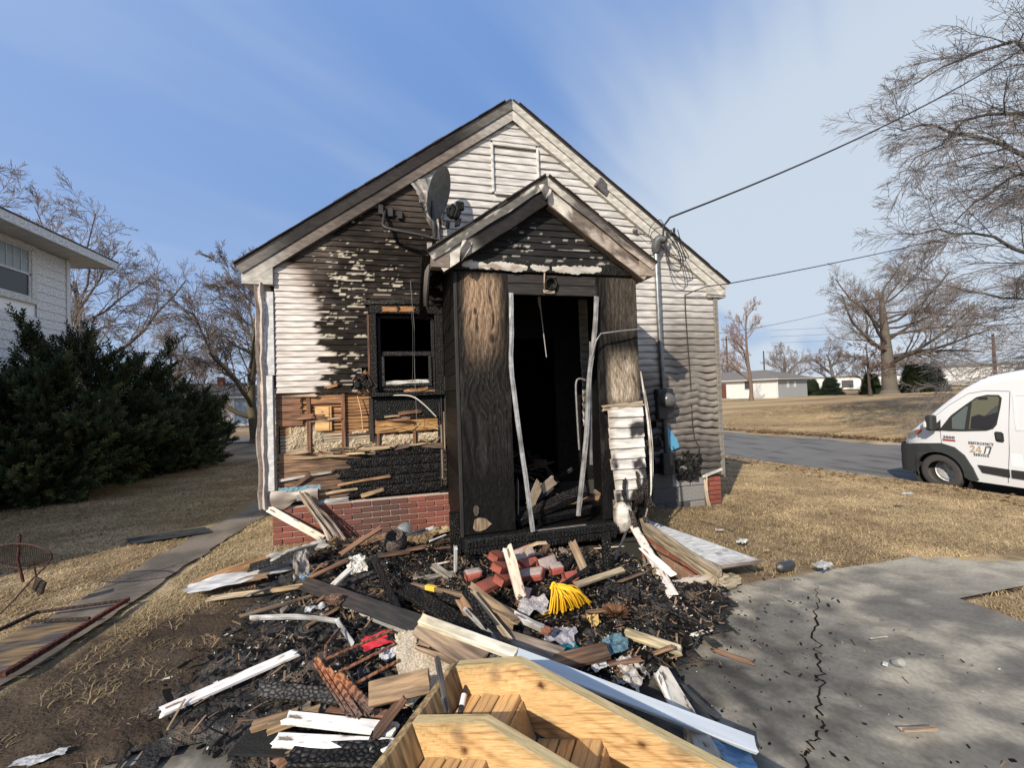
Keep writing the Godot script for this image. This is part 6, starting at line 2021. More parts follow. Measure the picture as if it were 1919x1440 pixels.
	for k in 13:
		var g := -0.28 + (PI + 0.36) * k / 12.0
		arch.append([cos(g) * 0.405, 0.36 + sin(g) * 0.405])
	var outer := []
	for p in [[-0.60, 0.30], [-0.535, 0.52], [-0.42, 0.75], [-0.27, 0.89], [-0.06, 0.95], [0.22, 0.92], [0.56, 0.885], [0.5, 0.5], [0.44, 0.27]]:
		outer.append(p)
	arch.reverse()
	outer.reverse()
	arch.reverse()
	van_patch(v, "wheel_flare", M.plain, arch + [[-0.47, 0.28]] + [[-0.60, 0.30], [-0.535, 0.52], [-0.42, 0.75], [-0.27, 0.89], [-0.06, 0.95], [0.22, 0.92], [0.5, 0.885], [0.46, 0.5]], 0.035, C(0.035, 0.036, 0.038), 0.05)
	van_patch(v, "rub_strip", M.plain, [[-0.61, 0.595], [-1.04, 0.575], [-1.04, 0.43], [-0.67, 0.46]], 0.02, black)
	van_patch(v, "rub_strip", M.plain, [[-1.07, 0.575], [-3.4, 0.54], [-3.4, 0.4], [-1.07, 0.43]], 0.02, black)
	# door glass with its black frame
	var win := node("door_window", v)
	van_patch(win, "window_frame", M.plain, [[-0.03, 1.2], [-0.227, 1.51], [-0.447, 1.72], [-0.62, 1.875], [-0.771, 1.92], [-0.93, 1.915], [-0.972, 1.86], [-0.955, 1.70], [-0.9, 1.37], [-0.85, 1.29], [-0.76, 1.25], [-0.437, 1.215], [-0.2, 1.2]], 0.008, C(0.02, 0.021, 0.022))
	van_patch(win, "pane", M.gloss, [[-0.25, 1.25], [-0.25, 1.47], [-0.46, 1.69], [-0.50, 1.70], [-0.44, 1.25]], 0.014, C(0.10, 0.12, 0.115), 0.004)
	van_patch(win, "pane", M.gloss, [[-0.505, 1.26], [-0.56, 1.79], [-0.64, 1.85], [-0.78, 1.89], [-0.92, 1.885], [-0.94, 1.84], [-0.925, 1.7], [-0.88, 1.39], [-0.83, 1.31], [-0.75, 1.275]], 0.014, C(0.115, 0.115, 0.08), 0.004)
	van_patch(win, "dashboard", M.plain, [[-0.53, 1.27], [-0.55, 1.5], [-0.66, 1.55], [-0.74, 1.52], [-0.925, 1.62], [-0.88, 1.39], [-0.83, 1.31], [-0.75, 1.275]], 0.0155, C(0.012, 0.013, 0.016), 0.001)
	van_patch(win, "far_pillar", M.plain, [[-0.73, 1.515], [-0.9, 1.72], [-0.926, 1.72], [-0.92, 1.6]], 0.0165, C(0.05, 0.055, 0.06), 0.001)
	van_patch(win, "rear_mirror", M.plain, [[-0.63, 1.855], [-0.78, 1.875], [-0.79, 1.83], [-0.66, 1.825]], 0.0165, C(0.01, 0.01, 0.01), 0.001)
	# windscreen
	mb = MB.new()
	mb.grid(14, 12, func(u: float, w: float):
		var s := lerpf(0.42, -0.5, w)
		var yy := van_row(s)
		var hw := van_half(s, yy.y - 0.13) * 0.86
		var x := (u * 2.0 - 1.0)
		var e := asin(clampf(absf(x) * 0.86, 0, 1)) / (PI / 2)
		return [Vector3(x * hw, yy.y - 0.13 * (1.0 - pow(cos(e * PI / 2), 0.55)) + 0.008, -s), C(0.03, 0.035, 0.038)])
	put(mb, M.gloss, "windscreen", v, true)
	# seams, door handle, mirror, headlamp
	var seam := C(0.16, 0.16, 0.165)
	van_patch(v, "door_seam", M.plain, [[-0.055, 0.95], [-0.045, 1.24], [-0.053, 1.24], [-0.064, 0.95]], 0.004, seam, 0.003)
	van_patch(v, "door_seam", M.plain, [[-1.0, 0.33], [-1.045, 0.9], [-1.075, 1.98], [-1.084, 1.98], [-1.054, 0.9], [-1.009, 0.33]], 0.004, seam, 0.003)
	van_patch(v, "door_seam", M.plain, [[0.1, 1.42], [-0.2, 1.72], [-0.5, 1.95], [-0.75, 2.0], [-1.07, 1.985], [-1.07, 1.977], [-0.75, 1.99], [-0.5, 1.94], [-0.2, 1.71], [0.1, 1.41]], 0.004, seam, 0.003)
	van_patch(v, "panel_edge", M.car_paint, [[-1.11, 1.93], [-2.4, 1.96], [-2.4, 1.93], [-1.145, 1.9], [-1.17, 1.32], [-2.4, 1.3], [-2.4, 1.27], [-1.15, 1.28]], 0.006, white, 0.006)
	van_patch(v, "fuel_door", M.plain, [[-1.06, 0.86], [-1.2, 0.86], [-1.215, 0.64], [-1.07, 0.64]], 0.003, C(0.7, 0.71, 0.71), 0.004)
	van_patch(v, "handle_recess", M.plain, [[-0.862, 1.225], [-0.885, 1.245], [-0.96, 1.24], [-0.985, 1.21], [-0.99, 1.08], [-0.97, 1.05], [-0.9, 1.055], [-0.875, 1.08]], 0.006, black)
	van_patch(v, "door_handle", M.gloss, [[-0.89, 1.2], [-0.955, 1.2], [-0.96, 1.1], [-0.9, 1.1]], 0.03, C(0.04, 0.04, 0.042), 0.02)
	var mir := node("mirror", v)
	mb = MB.new()
	mb.bevel(Vector3(-1.27, 1.21, -0.05), Vector3(-1.09, 1.52, 0.07), 0.03, black)
	mb.bevel(Vector3(-1.1, 1.23, -0.02), Vector3(-0.98, 1.32, 0.05), 0.02, black)
	put(mb, M.plain, "mirror_shell", mir)
	mb = MB.new()
	mb.bevel(Vector3(-1.285, 1.27, -0.072), Vector3(-1.2, 1.38, -0.02), 0.012, C(0.6, 0.58, 0.5))
	put(mb, M.gloss, "mirror_lamp", mir)
	van_patch(v, "mirror_triangle", M.plain, [[0.14, 1.19], [-0.06, 1.42], [-0.06, 1.19]], 0.008, black)
	var hl := node("headlight", v)
	van_patch(hl, "lens", M.gloss, [[0.50, 0.985], [0.62, 1.0], [0.56, 1.09], [0.42, 1.17], [0.30, 1.215], [0.32, 1.13], [0.4, 1.03]], 0.012, C(0.2, 0.2, 0.2), 0.02)
	van_patch(hl, "red_reflector", M.gloss, [[0.36, 1.10], [0.40, 1.155], [0.27, 1.215], [0.285, 1.15]], 0.016, C(0.42, 0.08, 0.05), 0.01)
	# lettering and badge
	van_patch(v, "lettering_ground", M.plain, [[-0.55, 1.0], [-0.6, 1.04], [-0.66, 1.055], [-0.72, 1.04], [-0.76, 1.0], [-0.79, 0.9], [-0.74, 0.79], [-0.66, 0.76], [-0.58, 0.79], [-0.54, 0.9]], 0.004, C(0.62, 0.63, 0.63), 0.002)
	van_text(v, "lettering", "EMERGENCY", -0.665, 1.0, 0.052, 0.36, C(0.09, 0.09, 0.1), 0.007)
	van_text(v, "lettering", "24", -0.585, 0.885, 0.13, 0.17, C(0.42, 0.3, 0.2), 0.007)
	van_text(v, "lettering", "/7", -0.76, 0.885, 0.14, 0.115, C(0.05, 0.05, 0.055), 0.007)
	van_text(v, "lettering", "SERVICE", -0.665, 0.785, 0.048, 0.22, C(0.08, 0.08, 0.09), 0.007)
	van_text(v, "badge", "2500", -0.185, 1.075, 0.05, 0.19, C(0.03, 0.03, 0.03), 0.007)
	van_patch(v, "badge_strip", M.plain, [[-0.08, 1.035], [-0.285, 1.035], [-0.285, 1.0], [-0.08, 1.0]], 0.007, C(0.3, 0.045, 0.05), 0.004)
	mb = MB.new()
	for sd in [1.0, -1.0]:
		mb.bevel(Vector3(-0.6 * sd - 0.25, 1.02, 4.83), Vector3(-0.6 * sd + 0.25, 2.1, 4.85), 0.02, C(0.03, 0.03, 0.03))
	put(mb, M.gloss, "rear_window", v)

# ---------------------------------------------------------------- cellar hatch by the porch
func build_hatch() -> void:
	var h := thing("cellar_hatch", "sloping white cellar hatch with brick side wall beside the porch", "cellar hatch", Vector3(2.42, 0, -3.0))
	var p := Transform3D(Basis(Vector3.RIGHT, -0.085), Vector3(0.03, 0.135, 0.06))
	var mb := MB.new()
	mb.grid(22, 60, func(u: float, w: float):
		var q := p * Vector3(u * 0.37 + 0.025 * w, 0.006 * (N(u, w * 3.0, 100.0) - 0.5) + 0.028, -w * 2.24)
		return [q, C(0.76, 0.76, 0.74).lerp(C(0.35, 0.31, 0.28), ss(0.6, 0.72, N(u * 0.6, w * 2.0, 330.0)) * ss(0.6, 0.1, w) * 0.8).lerp(C(0.3, 0.29, 0.28), ss(0.75, 1.0, w) * 0.5).lerp(C(0.45, 0.4, 0.35), ss(0.1, 0.0, w) * N(u, w, 500.0))])
	put(mb, M.paint, "door_leaf", h, true)
	mb = MB.new()
	mb.bevel(Vector3(0, -0.004, -2.24), Vector3(0.37, 0.024, 0), 0.003, C(0.4, 0.36, 0.3), p)
	put(mb, M.wood, "door_leaf", h)
	# the cheek wall below, timber curb on brick on rough render
	board(h, "curb_timber", Vector3(0.0, 0.075, 0.06), Vector3(0.0, 0.25, -2.2), 0.05, 0.06, "wood1", C(0.48, 0.4, 0.28), C(0.3, 0.22, 0.15), 0.0, 0.0, 0.1)
	board(h, "curb_timber", Vector3(-0.016, 0.02, 0.05), Vector3(-0.01, 0.17, -2.2), 0.03, 0.055, "wood2", C(0.52, 0.42, 0.28), C(0.28, 0.2, 0.14), 0.0, 0.0, 0.12)
	for row in 9:
		for k in 11:
			var z := -0.02 - k * 0.205 - (0.1 if row % 2 else 0.0)
			var y := 0.0 - row * 0.0675 + 0.02 * k
			if row > 3 and k < 6:
				continue
			slab(h, "brick", M.brick, Vector3(0.0, y - 0.06, z - 0.195), Vector3(0.1, y - 0.003, z), vary(C(0.26, 0.15, 0.1) if row % 3 else C(0.3, 0.1, 0.06), 0.25), 0.005)
	slab(h, "cheek_wall", M.concrete, Vector3(0.008, -0.62, -2.2), Vector3(0.15, 0.03, 0.0), C(0.3, 0.25, 0.19))
	slab(h, "pit_wall", M.concrete, Vector3(-0.5, -0.62, -2.0), Vector3(-0.44, -0.0, -0.06), C(0.06, 0.055, 0.05))
	slab(h, "pit_wall", M.concrete, Vector3(-0.439, -0.62, -1.2), Vector3(0.007, 0.02, -1.1), C(0.03, 0.028, 0.026))
	slab(h, "pit_floor", M.concrete, Vector3(-0.439, -0.66, -1.09), Vector3(0.007, -0.6, -0.05), C(0.035, 0.032, 0.03))
	# front sill: wide flaking board on a lower one
	board(h, "front_sill", Vector3(-0.42, 0.025, -0.0), Vector3(0.12, 0.03, -0.02), 0.1, 0.03, "peel", C(0.62, 0.55, 0.46), C(0.5, 0.43, 0.33), 0.0, 0.01, 0.1)
	board(h, "front_sill", Vector3(-0.52, -0.03, 0.06), Vector3(0.14, -0.02, 0.05), 0.07, 0.045, "wood1", C(0.4, 0.33, 0.24), C(0.48, 0.4, 0.28), 0.0, 0.01, 0.1)
	board(h, "front_sill", Vector3(0.06, 0.0, 0.03), Vector3(0.2, 0.0, 0.02), 0.11, 0.05, "wood2", C(0.5, 0.43, 0.3), C(0.5, 0.43, 0.3), 0.0, 0.01, 0.05)
	board(h, "latch_strip", Vector3(0.02, 0.15, 0.065), Vector3(0.395, 0.155, 0.08), 0.03, 0.012, "wood", C(0.3, 0.24, 0.18), C(0.25, 0.2, 0.15), 0.2, 0.01, 0.2)

# ---------------------------------------------------------------- debris
func build_debris() -> void:
	tag(board(self, "plank", Vector3(-1.793, 0.029, -4.265), Vector3(-1.147, 0.154, -4.398), 0.130, 0.012, "wood", C(0.520, 0.280, 0.110), C(0.420, 0.220, 0.090), 0.35, 0.050, 0.15, 0.030), "split orange plywood strip at the far left of the heap, above the white sheet", "plank", "boards strewn in the debris pile")
	tag(board(self, "plank", Vector3(-1.346, 0.137, -4.257), Vector3(-0.815, 0.253, -4.220), 0.120, 0.014, "char", C(0.060, 0.055, 0.050), C(-1, 0, 0), 0.30, 0.040, 0.20, 0.000), "dark broken end lying on the orange plywood strip", "plank", "boards strewn in the debris pile")
	tag(board(self, "plank", Vector3(-1.735, 0.022, -4.222), Vector3(-1.191, 0.092, -4.153), 0.100, 0.012, "wood1", C(0.400, 0.250, 0.130), C(-1, 0, 0), 0.10, 0.040, 0.15, 0.000), "brown underlying plywood edge beneath the orange strip", "plank", "boards strewn in the debris pile")
	tag(board(self, "plank", Vector3(-1.543, 0.031, -3.960), Vector3(-0.848, 0.099, -3.785), 0.045, 0.020, "wood2", C(0.620, 0.500, 0.340), C(0.600, 0.420, 0.220), 0.20, 0.030, 0.20, 0.000), "pale splintered lath below the crumpled white siding", "plank", "boards strewn in the debris pile")
	tag(board(self, "plank", Vector3(-1.177, 0.052, -3.507), Vector3(-0.717, 0.104, -3.580), 0.022, 0.016, "wood", C(0.200, 0.130, 0.080), C(-1, 0, 0), 0.00, 0.020, 0.30, 0.000), "thin weathered stick left of the bent white trim", "stick", "boards strewn in the debris pile")
	tag(board(self, "plank", Vector3(-1.218, 0.048, -2.563), Vector3(-0.648, 0.112, -2.783), 0.066, 0.022, "peel", C(0.720, 0.700, 0.700), C(0.780, 0.760, 0.750), 0.12, 0.020, 0.04, 0.000), "long white painted board lying alone on the scorched lawn at left", "board", "")
	tag(board(self, "plank", Vector3(-0.615, 0.111, -3.585), Vector3(-0.432, 0.252, -3.644), 0.055, 0.020, "peel", C(0.500, 0.490, 0.470), C(0.420, 0.410, 0.400), 0.30, 0.010, 0.10, 0.000), "grey whitewashed short board leaning on the burnt log", "board", "boards strewn in the debris pile")
	tag(board(self, "plank", Vector3(-0.795, 0.136, -3.843), Vector3(-0.498, 0.217, -3.920), 0.045, 0.020, "wood", C(0.330, 0.170, 0.090), C(0.200, 0.100, 0.060), 0.20, 0.020, 0.10, 0.000), "brown board slanting behind the scrap of blue cloth", "board", "boards strewn in the debris pile")
	tag(board(self, "plank", Vector3(-0.577, 0.207, -4.132), Vector3(-0.232, 0.383, -4.216), 0.050, 0.020, "wood1", C(0.300, 0.150, 0.080), C(0.260, 0.120, 0.070), 0.50, 0.020, 0.10, 0.000), "brown red board leaning up against the brick foundation", "board", "boards strewn in the debris pile")
	tag(board(self, "plank", Vector3(0.063, 0.227, -4.420), Vector3(0.260, 0.267, -4.425), 0.040, 0.012, "paint", C(0.500, 0.520, 0.530), C(-1, 0, 0), 0.40, 0.020, 0.10, 0.000), "white grey slat beside the round burnt pot", "slat", "boards strewn in the debris pile")
	tag(board(self, "plank", Vector3(0.215, 0.156, -4.354), Vector3(0.385, 0.164, -4.467), 0.020, 0.012, "paint", C(0.660, 0.670, 0.660), C(-1, 0, 0), 0.20, 0.010, 0.10, 0.000), "short white slat in front of the foundation right of the pot", "slat", "boards strewn in the debris pile")
	tag(board(self, "post", Vector3(0.376, 0.195, -3.404), Vector3(0.374, 0.429, -3.333), 0.060, 0.025, "peel", C(0.480, 0.500, 0.500), C(0.440, 0.460, 0.460), 1.57, 0.010, 0.05, 0.000), "grey post stub standing at the left end of the sill beam", "post", "")
	tag(board(self, "timber", Vector3(-0.276, 0.218, -3.866), Vector3(-0.062, 0.231, -2.825), 0.050, 0.030, "char", C(0.050, 0.045, 0.040), C(0.030, 0.030, 0.030), 0.20, 0.020, 0.10, 0.000), "charred timber leaning towards the red scrap, behind the long dark board", "timber", "boards strewn in the debris pile")
	tag(board(self, "plank", Vector3(-0.869, 0.103, -3.886), Vector3(0.081, 0.281, -2.527), 0.110, 0.020, "wood", C(0.070, 0.050, 0.040), C(0.040, 0.037, 0.034), 0.50, 0.020, 0.06, 0.000), "long dark board with pale lower edge running down to the tan sheet", "board", "boards strewn in the debris pile")
	tag(board(self, "plank", Vector3(-0.475, 0.121, -3.342), Vector3(0.065, 0.240, -2.529), 0.060, 0.006, "vinyl", C(0.400, 0.400, 0.370), C(0.280, 0.280, 0.270), 0.90, 0.010, 0.06, 0.000), "grey strip of siding under the long dark board", "siding", "boards strewn in the debris pile")
	tag(board(self, "plank", Vector3(-0.531, 0.168, -3.291), Vector3(-0.453, 0.191, -3.192), 0.060, 0.050, "rust", C(0.200, 0.130, 0.100), C(-1, 0, 0), 0.40, 0.010, 0.08, 0.000), "brown bracket block at the middle of the long dark board", "block", "")
	tag(board(self, "plank", Vector3(-0.028, 0.268, -3.083), Vector3(0.411, 0.260, -2.307), 0.110, 0.025, "char", C(0.035, 0.033, 0.032), C(0.030, 0.028, 0.027), 0.15, 0.030, 0.08, 0.000), "wide black charred board sloping to the cream sheet", "board", "boards strewn in the debris pile")
	tag(board(self, "plank", Vector3(0.216, 0.285, -2.850), Vector3(0.433, 0.269, -2.586), 0.060, 0.025, "char", C(0.030, 0.028, 0.027), C(-1, 0, 0), 0.10, 0.030, 0.12, 0.000), "second black charred board just right of the wide one", "board", "boards strewn in the debris pile")
	tag(board(self, "tool_handle", Vector3(0.023, 0.275, -3.101), Vector3(0.362, 0.308, -2.735), 0.028, 0.026, "wood1", C(0.300, 0.200, 0.120), C(0.240, 0.170, 0.100), 0.00, 0.004, 0.02, 0.000), "wooden tool handle with a yellow sleeve left of the fallen bricks", "tool handle", "")
	tag(board(self, "sleeve", Vector3(0.120, 0.294, -2.981), Vector3(0.177, 0.300, -2.915), 0.034, 0.031, "plain", C(0.650, 0.420, 0.050), C(-1, 0, 0), 0.00, 0.000, 0.01, 0.000), "yellow sleeve wrapped round the wooden tool handle", "sleeve", "")
	tag(board(self, "post", Vector3(0.690, 0.501, -2.960), Vector3(0.705, 0.284, -2.689), 0.070, 0.035, "peel", C(0.600, 0.520, 0.420), C(0.500, 0.420, 0.330), 0.30, 0.020, 0.10, 0.000), "peeling white and brown post leaning between the fallen bricks", "post", "")
	tag(board(self, "plank", Vector3(1.193, 0.474, -3.000), Vector3(1.222, 0.312, -2.839), 0.060, 0.022, "wood", C(0.300, 0.190, 0.110), C(0.420, 0.300, 0.180), 0.40, 0.020, 0.08, 0.000), "tan board leaning down to the right of the fallen bricks", "board", "boards strewn in the debris pile")
	tag(board(self, "splinter", Vector3(0.796, 0.460, -2.976), Vector3(0.971, 0.529, -2.913), 0.025, 0.008, "wood2", C(0.580, 0.420, 0.250), C(-1, 0, 0), 0.50, 0.020, 0.30, 0.030), "curved pale splinter hanging below the sill beam", "splinter", "")
	tag(board(self, "plank", Vector3(1.102, 0.273, -2.742), Vector3(1.490, 0.307, -2.800), 0.045, 0.022, "wood1", C(0.450, 0.360, 0.230), C(0.550, 0.450, 0.280), 0.30, 0.010, 0.06, 0.000), "pale plank right of the grey bricks pointing at the cellar hatch", "plank", "boards strewn in the debris pile")
	tag(board(self, "stick", Vector3(0.888, 0.252, -2.714), Vector3(1.267, 0.361, -2.815), 0.026, 0.020, "char", C(0.030, 0.028, 0.026), C(-1, 0, 0), 0.20, 0.020, 0.10, 0.000), "long black stick crossing behind the yellow hank", "stick", "boards strewn in the debris pile")
	tag(board(self, "plank", Vector3(0.364, 0.397, -2.638), Vector3(0.591, 0.242, -2.461), 0.100, 0.012, "wood1", C(0.380, 0.250, 0.140), C(0.330, 0.230, 0.140), 0.75, 0.030, 0.08, 0.000), "tan wide board leaning in the middle, its top end pointed", "board", "boards strewn in the debris pile")
	tag(board(self, "plank", Vector3(0.400, 0.346, -2.667), Vector3(0.629, 0.266, -2.476), 0.150, 0.008, "cloth", C(0.340, 0.240, 0.140), C(0.360, 0.260, 0.160), -0.20, 0.030, 0.05, 0.000), "flat tan cardboard coloured panel right of the black pole", "panel", "boards strewn in the debris pile")
	tag(board(self, "plank", Vector3(0.372, 0.406, -2.585), Vector3(0.542, 0.220, -2.359), 0.030, 0.016, "wood2", C(0.500, 0.380, 0.250), C(-1, 0, 0), 0.30, 0.020, 0.10, 0.000), "thin tan lath standing on edge between two tan boards", "lath", "boards strewn in the debris pile")
	tag(board(self, "plank", Vector3(0.321, 0.353, -2.628), Vector3(0.386, 0.229, -2.505), 0.080, 0.014, "wood", C(0.330, 0.190, 0.100), C(0.250, 0.150, 0.090), 0.50, 0.030, 0.15, 0.000), "brown torn board behind the black and white pole", "board", "boards strewn in the debris pile")
	tag(board(self, "pole", Vector3(0.324, 0.318, -2.559), Vector3(0.481, 0.242, -2.264), 0.028, 0.026, "peel", C(0.350, 0.350, 0.350), C(0.120, 0.120, 0.120), 0.40, 0.010, 0.20, 0.000), "black charred pole with white ash flakes in the middle of the heap", "pole", "")
	tag(board(self, "pole", Vector3(0.334, 0.400, -2.612), Vector3(0.427, 0.303, -2.378), 0.045, 0.030, "char", C(0.030, 0.028, 0.027), C(-1, 0, 0), 0.20, 0.020, 0.15, 0.000), "second charred pole lying along the tan wide board", "pole", "")
	tag(board(self, "pole", Vector3(0.606, 0.256, -2.517), Vector3(0.756, 0.208, -2.403), 0.040, 0.035, "peel", C(0.600, 0.600, 0.590), C(0.250, 0.240, 0.230), 0.20, 0.010, 0.12, 0.000), "white flaking pole with a red tip left of the lace cloth", "pole", "")
	tag(board(self, "pole", Vector3(0.744, 0.208, -2.406), Vector3(0.791, 0.200, -2.372), 0.045, 0.035, "wood", C(0.300, 0.120, 0.070), C(-1, 0, 0), 0.20, 0.010, 0.10, 0.000), "short red tipped stub at the end of the white flaking pole", "stub", "")
	tag(board(self, "plank", Vector3(0.244, 0.244, -2.607), Vector3(0.795, 0.153, -2.232), 0.100, 0.022, "wood1", C(0.270, 0.210, 0.170), C(0.330, 0.260, 0.200), 0.35, 0.020, 0.04, 0.000), "long grey brown board lying behind the bright metal strip", "board", "boards strewn in the debris pile")
	tag(board(self, "plank", Vector3(0.664, 0.122, -2.211), Vector3(1.062, 0.158, -2.189), 0.090, 0.030, "wood", C(0.280, 0.160, 0.085), C(0.170, 0.095, 0.055), 0.35, 0.020, 0.06, 0.000), "dark brown board in front of the blue scraps at the centre", "board", "boards strewn in the debris pile")
	tag(board(self, "plank", Vector3(0.051, 0.390, -2.347), Vector3(0.348, 0.261, -2.124), 0.110, 0.035, "wood1", C(0.450, 0.330, 0.220), C(0.250, 0.170, 0.120), 0.75, 0.010, 0.05, 0.000), "cut brown board end under the bright metal strip at its left end", "board", "boards strewn in the debris pile")
	tag(board(self, "plank", Vector3(0.054, 0.311, -2.348), Vector3(0.292, 0.242, -2.201), 0.100, 0.030, "wood2", C(0.420, 0.290, 0.190), C(0.300, 0.200, 0.130), 0.60, 0.010, 0.05, 0.000), "second cut board lying just below the first under the metal strip", "board", "boards strewn in the debris pile")
	tag(board(self, "timber", Vector3(0.037, 0.288, -2.334), Vector3(0.509, 0.257, -2.098), 0.050, 0.030, "char", C(0.050, 0.048, 0.046), C(0.140, 0.140, 0.135), 0.30, 0.020, 0.25, 0.000), "charred scalloped trim between the cream sheet and the new steps", "timber", "boards strewn in the debris pile")
	tag(board(self, "metal_strip", Vector3(0.060, 0.440, -2.278), Vector3(0.477, 0.379, -1.944), 0.055, 0.030, "paint", C(0.700, 0.620, 0.450), C(0.750, 0.700, 0.580), 0.25, 0.002, 0.01, 0.000), "yellowish upper length of the long bright metal strip", "metal strip", "")
	tag(board(self, "metal_strip", Vector3(0.476, 0.384, -1.937), Vector3(1.404, 0.067, -1.543), 0.068, 0.022, "gloss", C(0.420, 0.470, 0.510), C(0.420, 0.460, 0.500), 0.35, 0.004, 0.01, 0.000), "long pale blue metal strip running across the new steps to the lower right", "metal strip", "")
	tag(board(self, "plank", Vector3(-0.181, 0.250, -2.077), Vector3(0.085, 0.289, -2.031), 0.100, 0.030, "wood1", C(0.420, 0.270, 0.145), C(0.400, 0.260, 0.140), 0.75, 0.004, 0.03, 0.000), "rounded end tan board left of the new steps", "board", "boards strewn in the debris pile")
	tag(board(self, "plank", Vector3(-0.017, 0.246, -2.018), Vector3(-0.151, 0.121, -1.986), 0.070, 0.028, "wood", C(0.200, 0.100, 0.055), C(0.110, 0.060, 0.040), 0.30, 0.005, 0.03, 0.000), "grooved dark brown board with a snapped black tip above the white boards", "board", "boards strewn in the debris pile")
	tag(board(self, "splinter", Vector3(-0.151, 0.131, -1.985), Vector3(-0.178, 0.110, -1.923), 0.040, 0.020, "char", C(0.020, 0.018, 0.017), C(0.500, 0.420, 0.300), 0.30, 0.020, 0.20, 0.000), "snapped black tip resting on the white boards", "splinter", "")
	tag(board(self, "plank", Vector3(-0.562, 0.123, -2.216), Vector3(-0.071, 0.123, -1.996), 0.062, 0.022, "peel", C(0.800, 0.800, 0.800), C(0.760, 0.760, 0.760), 0.12, 0.012, 0.05, 0.000), "upper of two white flaking boards beside the new steps", "board", "")
	tag(board(self, "plank", Vector3(-0.577, 0.112, -2.102), Vector3(-0.057, 0.111, -1.913), 0.062, 0.022, "peel", C(0.800, 0.800, 0.800), C(0.760, 0.760, 0.760), 0.12, 0.012, 0.05, 0.000), "lower of two white flaking boards beside the new steps", "board", "")
	tag(board(self, "plank", Vector3(-0.639, 0.081, -2.224), Vector3(-0.426, 0.101, -2.247), 0.060, 0.030, "wood2", C(0.450, 0.300, 0.160), C(0.400, 0.260, 0.140), 0.00, 0.005, 0.04, 0.000), "tan board end poking out above the white boards at left", "board", "boards strewn in the debris pile")
	tag(board(self, "plank", Vector3(-0.723, 0.071, -2.269), Vector3(-0.527, 0.090, -2.278), 0.050, 0.030, "wood", C(0.360, 0.230, 0.130), C(-1, 0, 0), 0.00, 0.005, 0.04, 0.000), "shorter brown board end left of the tan one", "board", "boards strewn in the debris pile")
	tag(board(self, "shingle_scrap", Vector3(-0.753, 0.065, -2.205), Vector3(-0.396, 0.075, -2.073), 0.130, 0.012, "shingle", C(0.030, 0.030, 0.030), C(-1, 0, 0), 0.00, 0.030, 0.08, 0.000), "flat black roofing scrap under the white boards", "roofing scrap", "")
	tag(board(self, "timber", Vector3(-0.759, 0.098, -2.507), Vector3(-0.328, 0.128, -2.274), 0.070, 0.040, "char", C(0.120, 0.115, 0.110), C(0.100, 0.095, 0.090), 0.50, 0.020, 0.15, 0.000), "grey charred timber above the white boards, pointing at the rusty frame", "timber", "boards strewn in the debris pile")
	tag(board(self, "plank", Vector3(-0.433, 0.085, -2.283), Vector3(-0.089, 0.114, -2.102), 0.050, 0.020, "wood1", C(0.300, 0.150, 0.085), C(-1, 0, 0), 0.00, 0.020, 0.05, 0.000), "reddish brown board behind the white boards", "board", "boards strewn in the debris pile")
	tag(board(self, "block", Vector3(-0.508, 0.063, -2.300), Vector3(-0.514, 0.124, -2.314), 0.060, 0.040, "wood_upright", C(0.280, 0.220, 0.160), C(-1, 0, 0), 1.20, 0.010, 0.05, 0.000), "short upright wooden block by the grey charred timber", "block", "")
	tag(board(self, "block", Vector3(-0.437, 0.064, -2.278), Vector3(-0.443, 0.115, -2.290), 0.070, 0.040, "wood2", C(0.200, 0.190, 0.170), C(-1, 0, 0), 1.20, 0.010, 0.05, 0.000), "second short block beside the upright one", "block", "")
	tag(board(self, "plank", Vector3(-0.520, 0.064, -2.100), Vector3(-0.279, 0.072, -2.017), 0.060, 0.020, "wood", C(0.300, 0.160, 0.090), C(0.220, 0.120, 0.080), 0.20, 0.020, 0.10, 0.000), "brown board under the lower white board", "board", "boards strewn in the debris pile")
	tag(board(self, "timber", Vector3(-0.495, 0.068, -2.021), Vector3(-0.117, 0.084, -1.899), 0.100, 0.050, "char", C(0.030, 0.030, 0.030), C(-1, 0, 0), 0.20, 0.030, 0.12, 0.000), "charred timber at the bottom edge left of the new steps", "timber", "boards strewn in the debris pile")
	tag(board(self, "plank", Vector3(-0.559, 0.048, -2.042), Vector3(-0.483, 0.063, -2.079), 0.080, 0.020, "wood1", C(0.300, 0.150, 0.080), C(-1, 0, 0), 0.00, 0.020, 0.05, 0.000), "rusty brown offcut at the bottom edge under the charred timber", "board", "boards strewn in the debris pile")
	tag(board(self, "plank", Vector3(-0.499, 0.092, -2.075), Vector3(-0.414, 0.093, -2.055), 0.050, 0.012, "wood2", C(0.380, 0.220, 0.120), C(-1, 0, 0), 0.40, 0.030, 0.30, 0.020), "red brown torn trim piece above the bottom charred timber", "board", "boards strewn in the debris pile")
	tag(board(self, "plank", Vector3(1.314, 0.054, -2.063), Vector3(1.141, 0.106, -1.442), 0.085, 0.030, "peel", C(0.620, 0.600, 0.560), C(0.400, 0.360, 0.310), 0.20, 0.040, 0.12, 0.000), "grey split board lying right of the new steps under the metal strip", "board", "boards strewn in the debris pile")
	tag(board(self, "splinter", Vector3(1.275, 0.082, -2.022), Vector3(1.203, 0.079, -1.811), 0.030, 0.020, "peel", C(0.900, 0.890, 0.870), C(0.700, 0.680, 0.650), 0.60, 0.050, 0.20, 0.000), "white split end standing off the grey split board", "splinter", "")
	tag(board(self, "splinter", Vector3(1.128, 0.110, -1.593), Vector3(1.068, 0.126, -1.440), 0.030, 0.020, "wood1", C(0.550, 0.400, 0.200), C(-1, 0, 0), 0.30, 0.050, 0.30, 0.000), "yellow torn wood on the grey split board at the bottom", "splinter", "")
